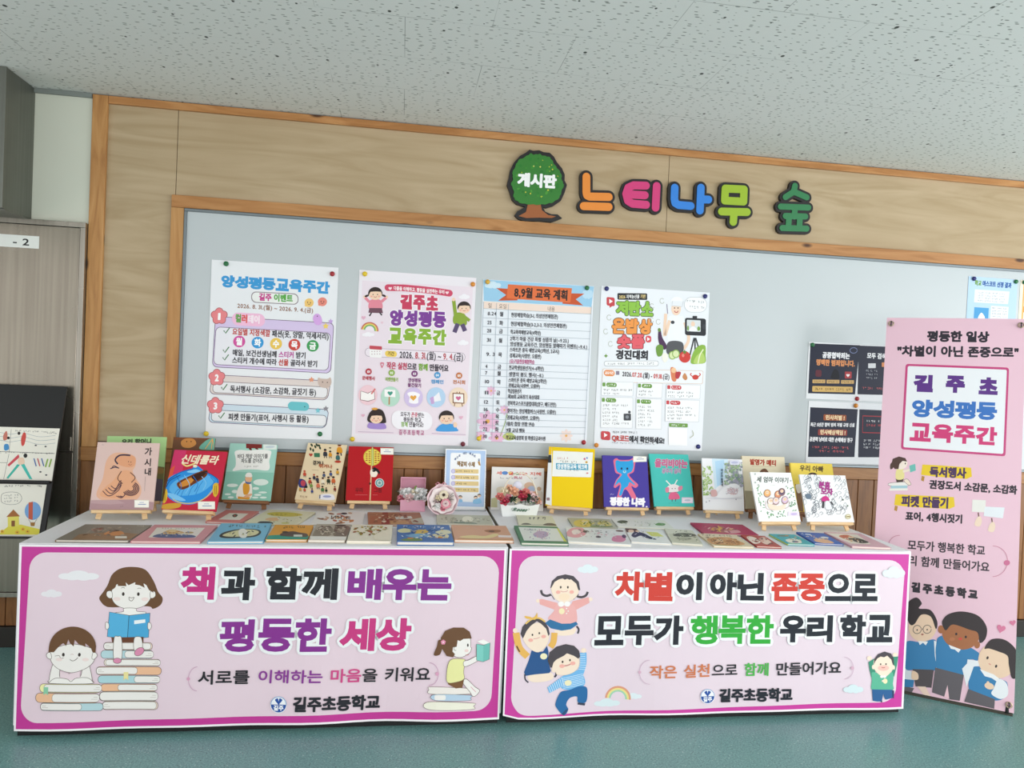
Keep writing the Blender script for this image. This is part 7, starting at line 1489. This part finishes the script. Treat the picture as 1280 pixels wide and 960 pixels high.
child(MB().box(-2.9, -1.766, -.250, .0035, 2.046, CEIL-.0015), 'box_body', M_DUCT, sb, .002); child(MB().box(-2.9, -1.763, -.262, -.2505, 2.046, CEIL-.0015), 'front_flange', M_DUCT, sb, .001)
child(MB().box(-2.9, -1.764, -.24, -.005, 2.0405, 2.0455), 'bottom_plate', M_DUCT, sb)
dbd = empty('display_board', 'black upright display board holding two drawing cards', 'display board', mw=Matrix.Translation((-1.9, -.15, .58)))
th = math.atan2(.18, .676); DB = frame_mw((-1.86, -.250, .585), (1, 0, 0), (0, math.sin(th), math.cos(th)))
child(MB().box(-.42, .305, 0, .700, -.012, -.0005, DB), 'backing_panel', M_BLACK, dbd, .002)
for y in (.246, -.003): child(MB().box(-.42, .300, y, y+.010, 0, .022, DB), 'card_ledge', M_BLACK, dbd, .001)
for x in (-2.25, -1.615): child(MB().tube([(x, -.243, .582), (x, -.275, .011)], .011, 8), 'leg', M_BLACK, dbd); child(MB().tube([(x, -.140, .95), (x, -.085, .011)], .009, 8), 'rear_leg', M_BLACK, dbd)
def card(quad, w, h, cx, yb, art, label):
    p = Print(quad, w, h).back('#e6e4da', .002).base('#efece1'); art(p)
    o = p.build('drawing_card', PAPER, mw=DB @ Matrix.Translation((cx, yb, .0025))); tag(o, label, 'drawing card', 'drawing cards on the black board')
IK = '#4a4a50'
def art1(p):
    p.at(0, 520, 5.333)
    p.line([(0, 190), (395, 210)], 3, IK); p.line([(128, 50), (118, 200)], 2, IK); p.line([(118, 210), (90, 370)], 2, IK); p.line([(0, 262), (110, 266)], 2, IK)
    for y in (58, 196): p.sq(23, 150 if y < 100 else 10, y, 400 if y < 100 else 390, y+14, 14, IK, .4)
    p.sq(8, 350, 76, 408, 80, 12, IK, .3)
    for k, y in enumerate((100, 125, 150)): p.cur([(10, y-20), (60, y-30), (120, y-18), (200, y-26), (300, y), (400, y-8)], 2, '#8a9aa8')
    p.blob([(80, 90), (100, 60), (106, 110), (84, 122)], '#c87a6a'); p.blob([(190, 110), (206, 70), (220, 90), (210, 150), (194, 156)], '#d0504a'); p.el(176, 76, 9, 11, '#2f2a2a'); p.blob([(88, 150), (112, 148), (116, 180), (90, 186)], '#4a90c8'); p.el(112, 106, 9, 9, '#2f2a2a')
    p.blob([(0, 240), (44, 236), (40, 290), (0, 300)], '#2f3a3a'); p.blob([(0, 236), (40, 240), (20, 262), (0, 262)], '#4ab4a8')
    p.poly([(110, 280), (176, 212), (182, 232), (120, 290)], '#d0505a'); p.el(218, 222, 12, 14, '#2a2a2a'); p.poly([(170, 276), (186, 280), (118, 366), (106, 362)], '#3fb4a4'); p.poly([(190, 276), (212, 274), (262, 372), (244, 370)], '#4ac0b4'); p.blob([(176, 240), (206, 236), (212, 272), (178, 276)], '#efd0b8')
    for x, c in ((270, '#4a6aa8'), (292, '#c85a5a'), (316, '#4a6aa8')): p.line([(x, 240), (x+14, 290)], 7, c)
    for x in (340, 362): p.line([(x, 296), (x+14, 244)], 9, '#8ab04a')
    for x, y in ((280, 156), (340, 164), (310, 326), (345, 346)): p.el(x, y, 7, 5, IK)
def art2(p):
    p.at(0, 520, 5.333)
    p.sq(12, 120, 434, 274, 432, 16, IK, .4); p.sq(4, 308, 434, 336, 438, 16, IK, .5); p.heart(68, 436, 11, '#d86a6a')
    p.el(16, 452, 20, 9, '#4a3a44'); p.el(14, 480, 14, 14, '#d8a8b0')
    p.line(spl([(104, 520), (112, 485), (160, 474), (206, 484), (222, 520), (200, 552), (150, 558), (112, 545)]), 2, IK, True)
    for y in (500, 518, 538): p.sq(7, 122, y, 204, y-6, 14, IK, .4)
    for x in (10, 44, 66): p.blob([(x-10, 545), (x, 515), (x+12, 540)], '#8ab06a'); p.el(x+6, 512, 6, 8, '#b86ab0')
    # a sunflower meadow with a house and a balloon, in crayon colours
    p.poly([(90, 755), (150, 700), (220, 690), (330, 720), (322, 755)], '#e4d850'); p.poly([(136, 640), (176, 590), (214, 636)], '#a86a3a'); p.poly([(144, 640), (208, 636), (210, 700), (146, 704)], '#e8dc6a'); p.rr(166, 664, 186, 702, 2, '#8a5a34')
    p.el(286, 600, 46, 60, '#7aa8dc'); p.poly([(262, 545), (286, 540), (286, 660), (262, 652)], '#c8604a'); p.poly([(272, 676), (300, 676), (296, 700), (276, 700)], '#a8783a'); p.line([(262, 656), (274, 676)], 2, IK); p.line([(310, 652), (298, 676)], 2, IK)
    for x, y in ((232, 720), (258, 735), (115, 735), (200, 740)): p.flower(x, y, 12, '#e8b83a', '#6a4a2a')
    for x, y, r_ in ((24, 712, 15), (12, 690, 11)): p.flower(x, y, r_, '#6a6a70', '#2f2f34')
    p.line([(26, 726), (24, 748)], 3, IK); p.sq(1, 10, 620, 40, 620, 16, IK, .4)
card([(-14, 525), (80, 528.8), (70.9, 592), (-22, 589)], .345, .243, .1295, .2565, art1, 'upper white drawing card with red and teal figures, on the black board')
card([(-22, 597), (68, 600), (60, 664), (-30, 663)], .345, .232, .1100, .0075, art2, 'lower white drawing card with a speech bubble and a yellow crayon shape')
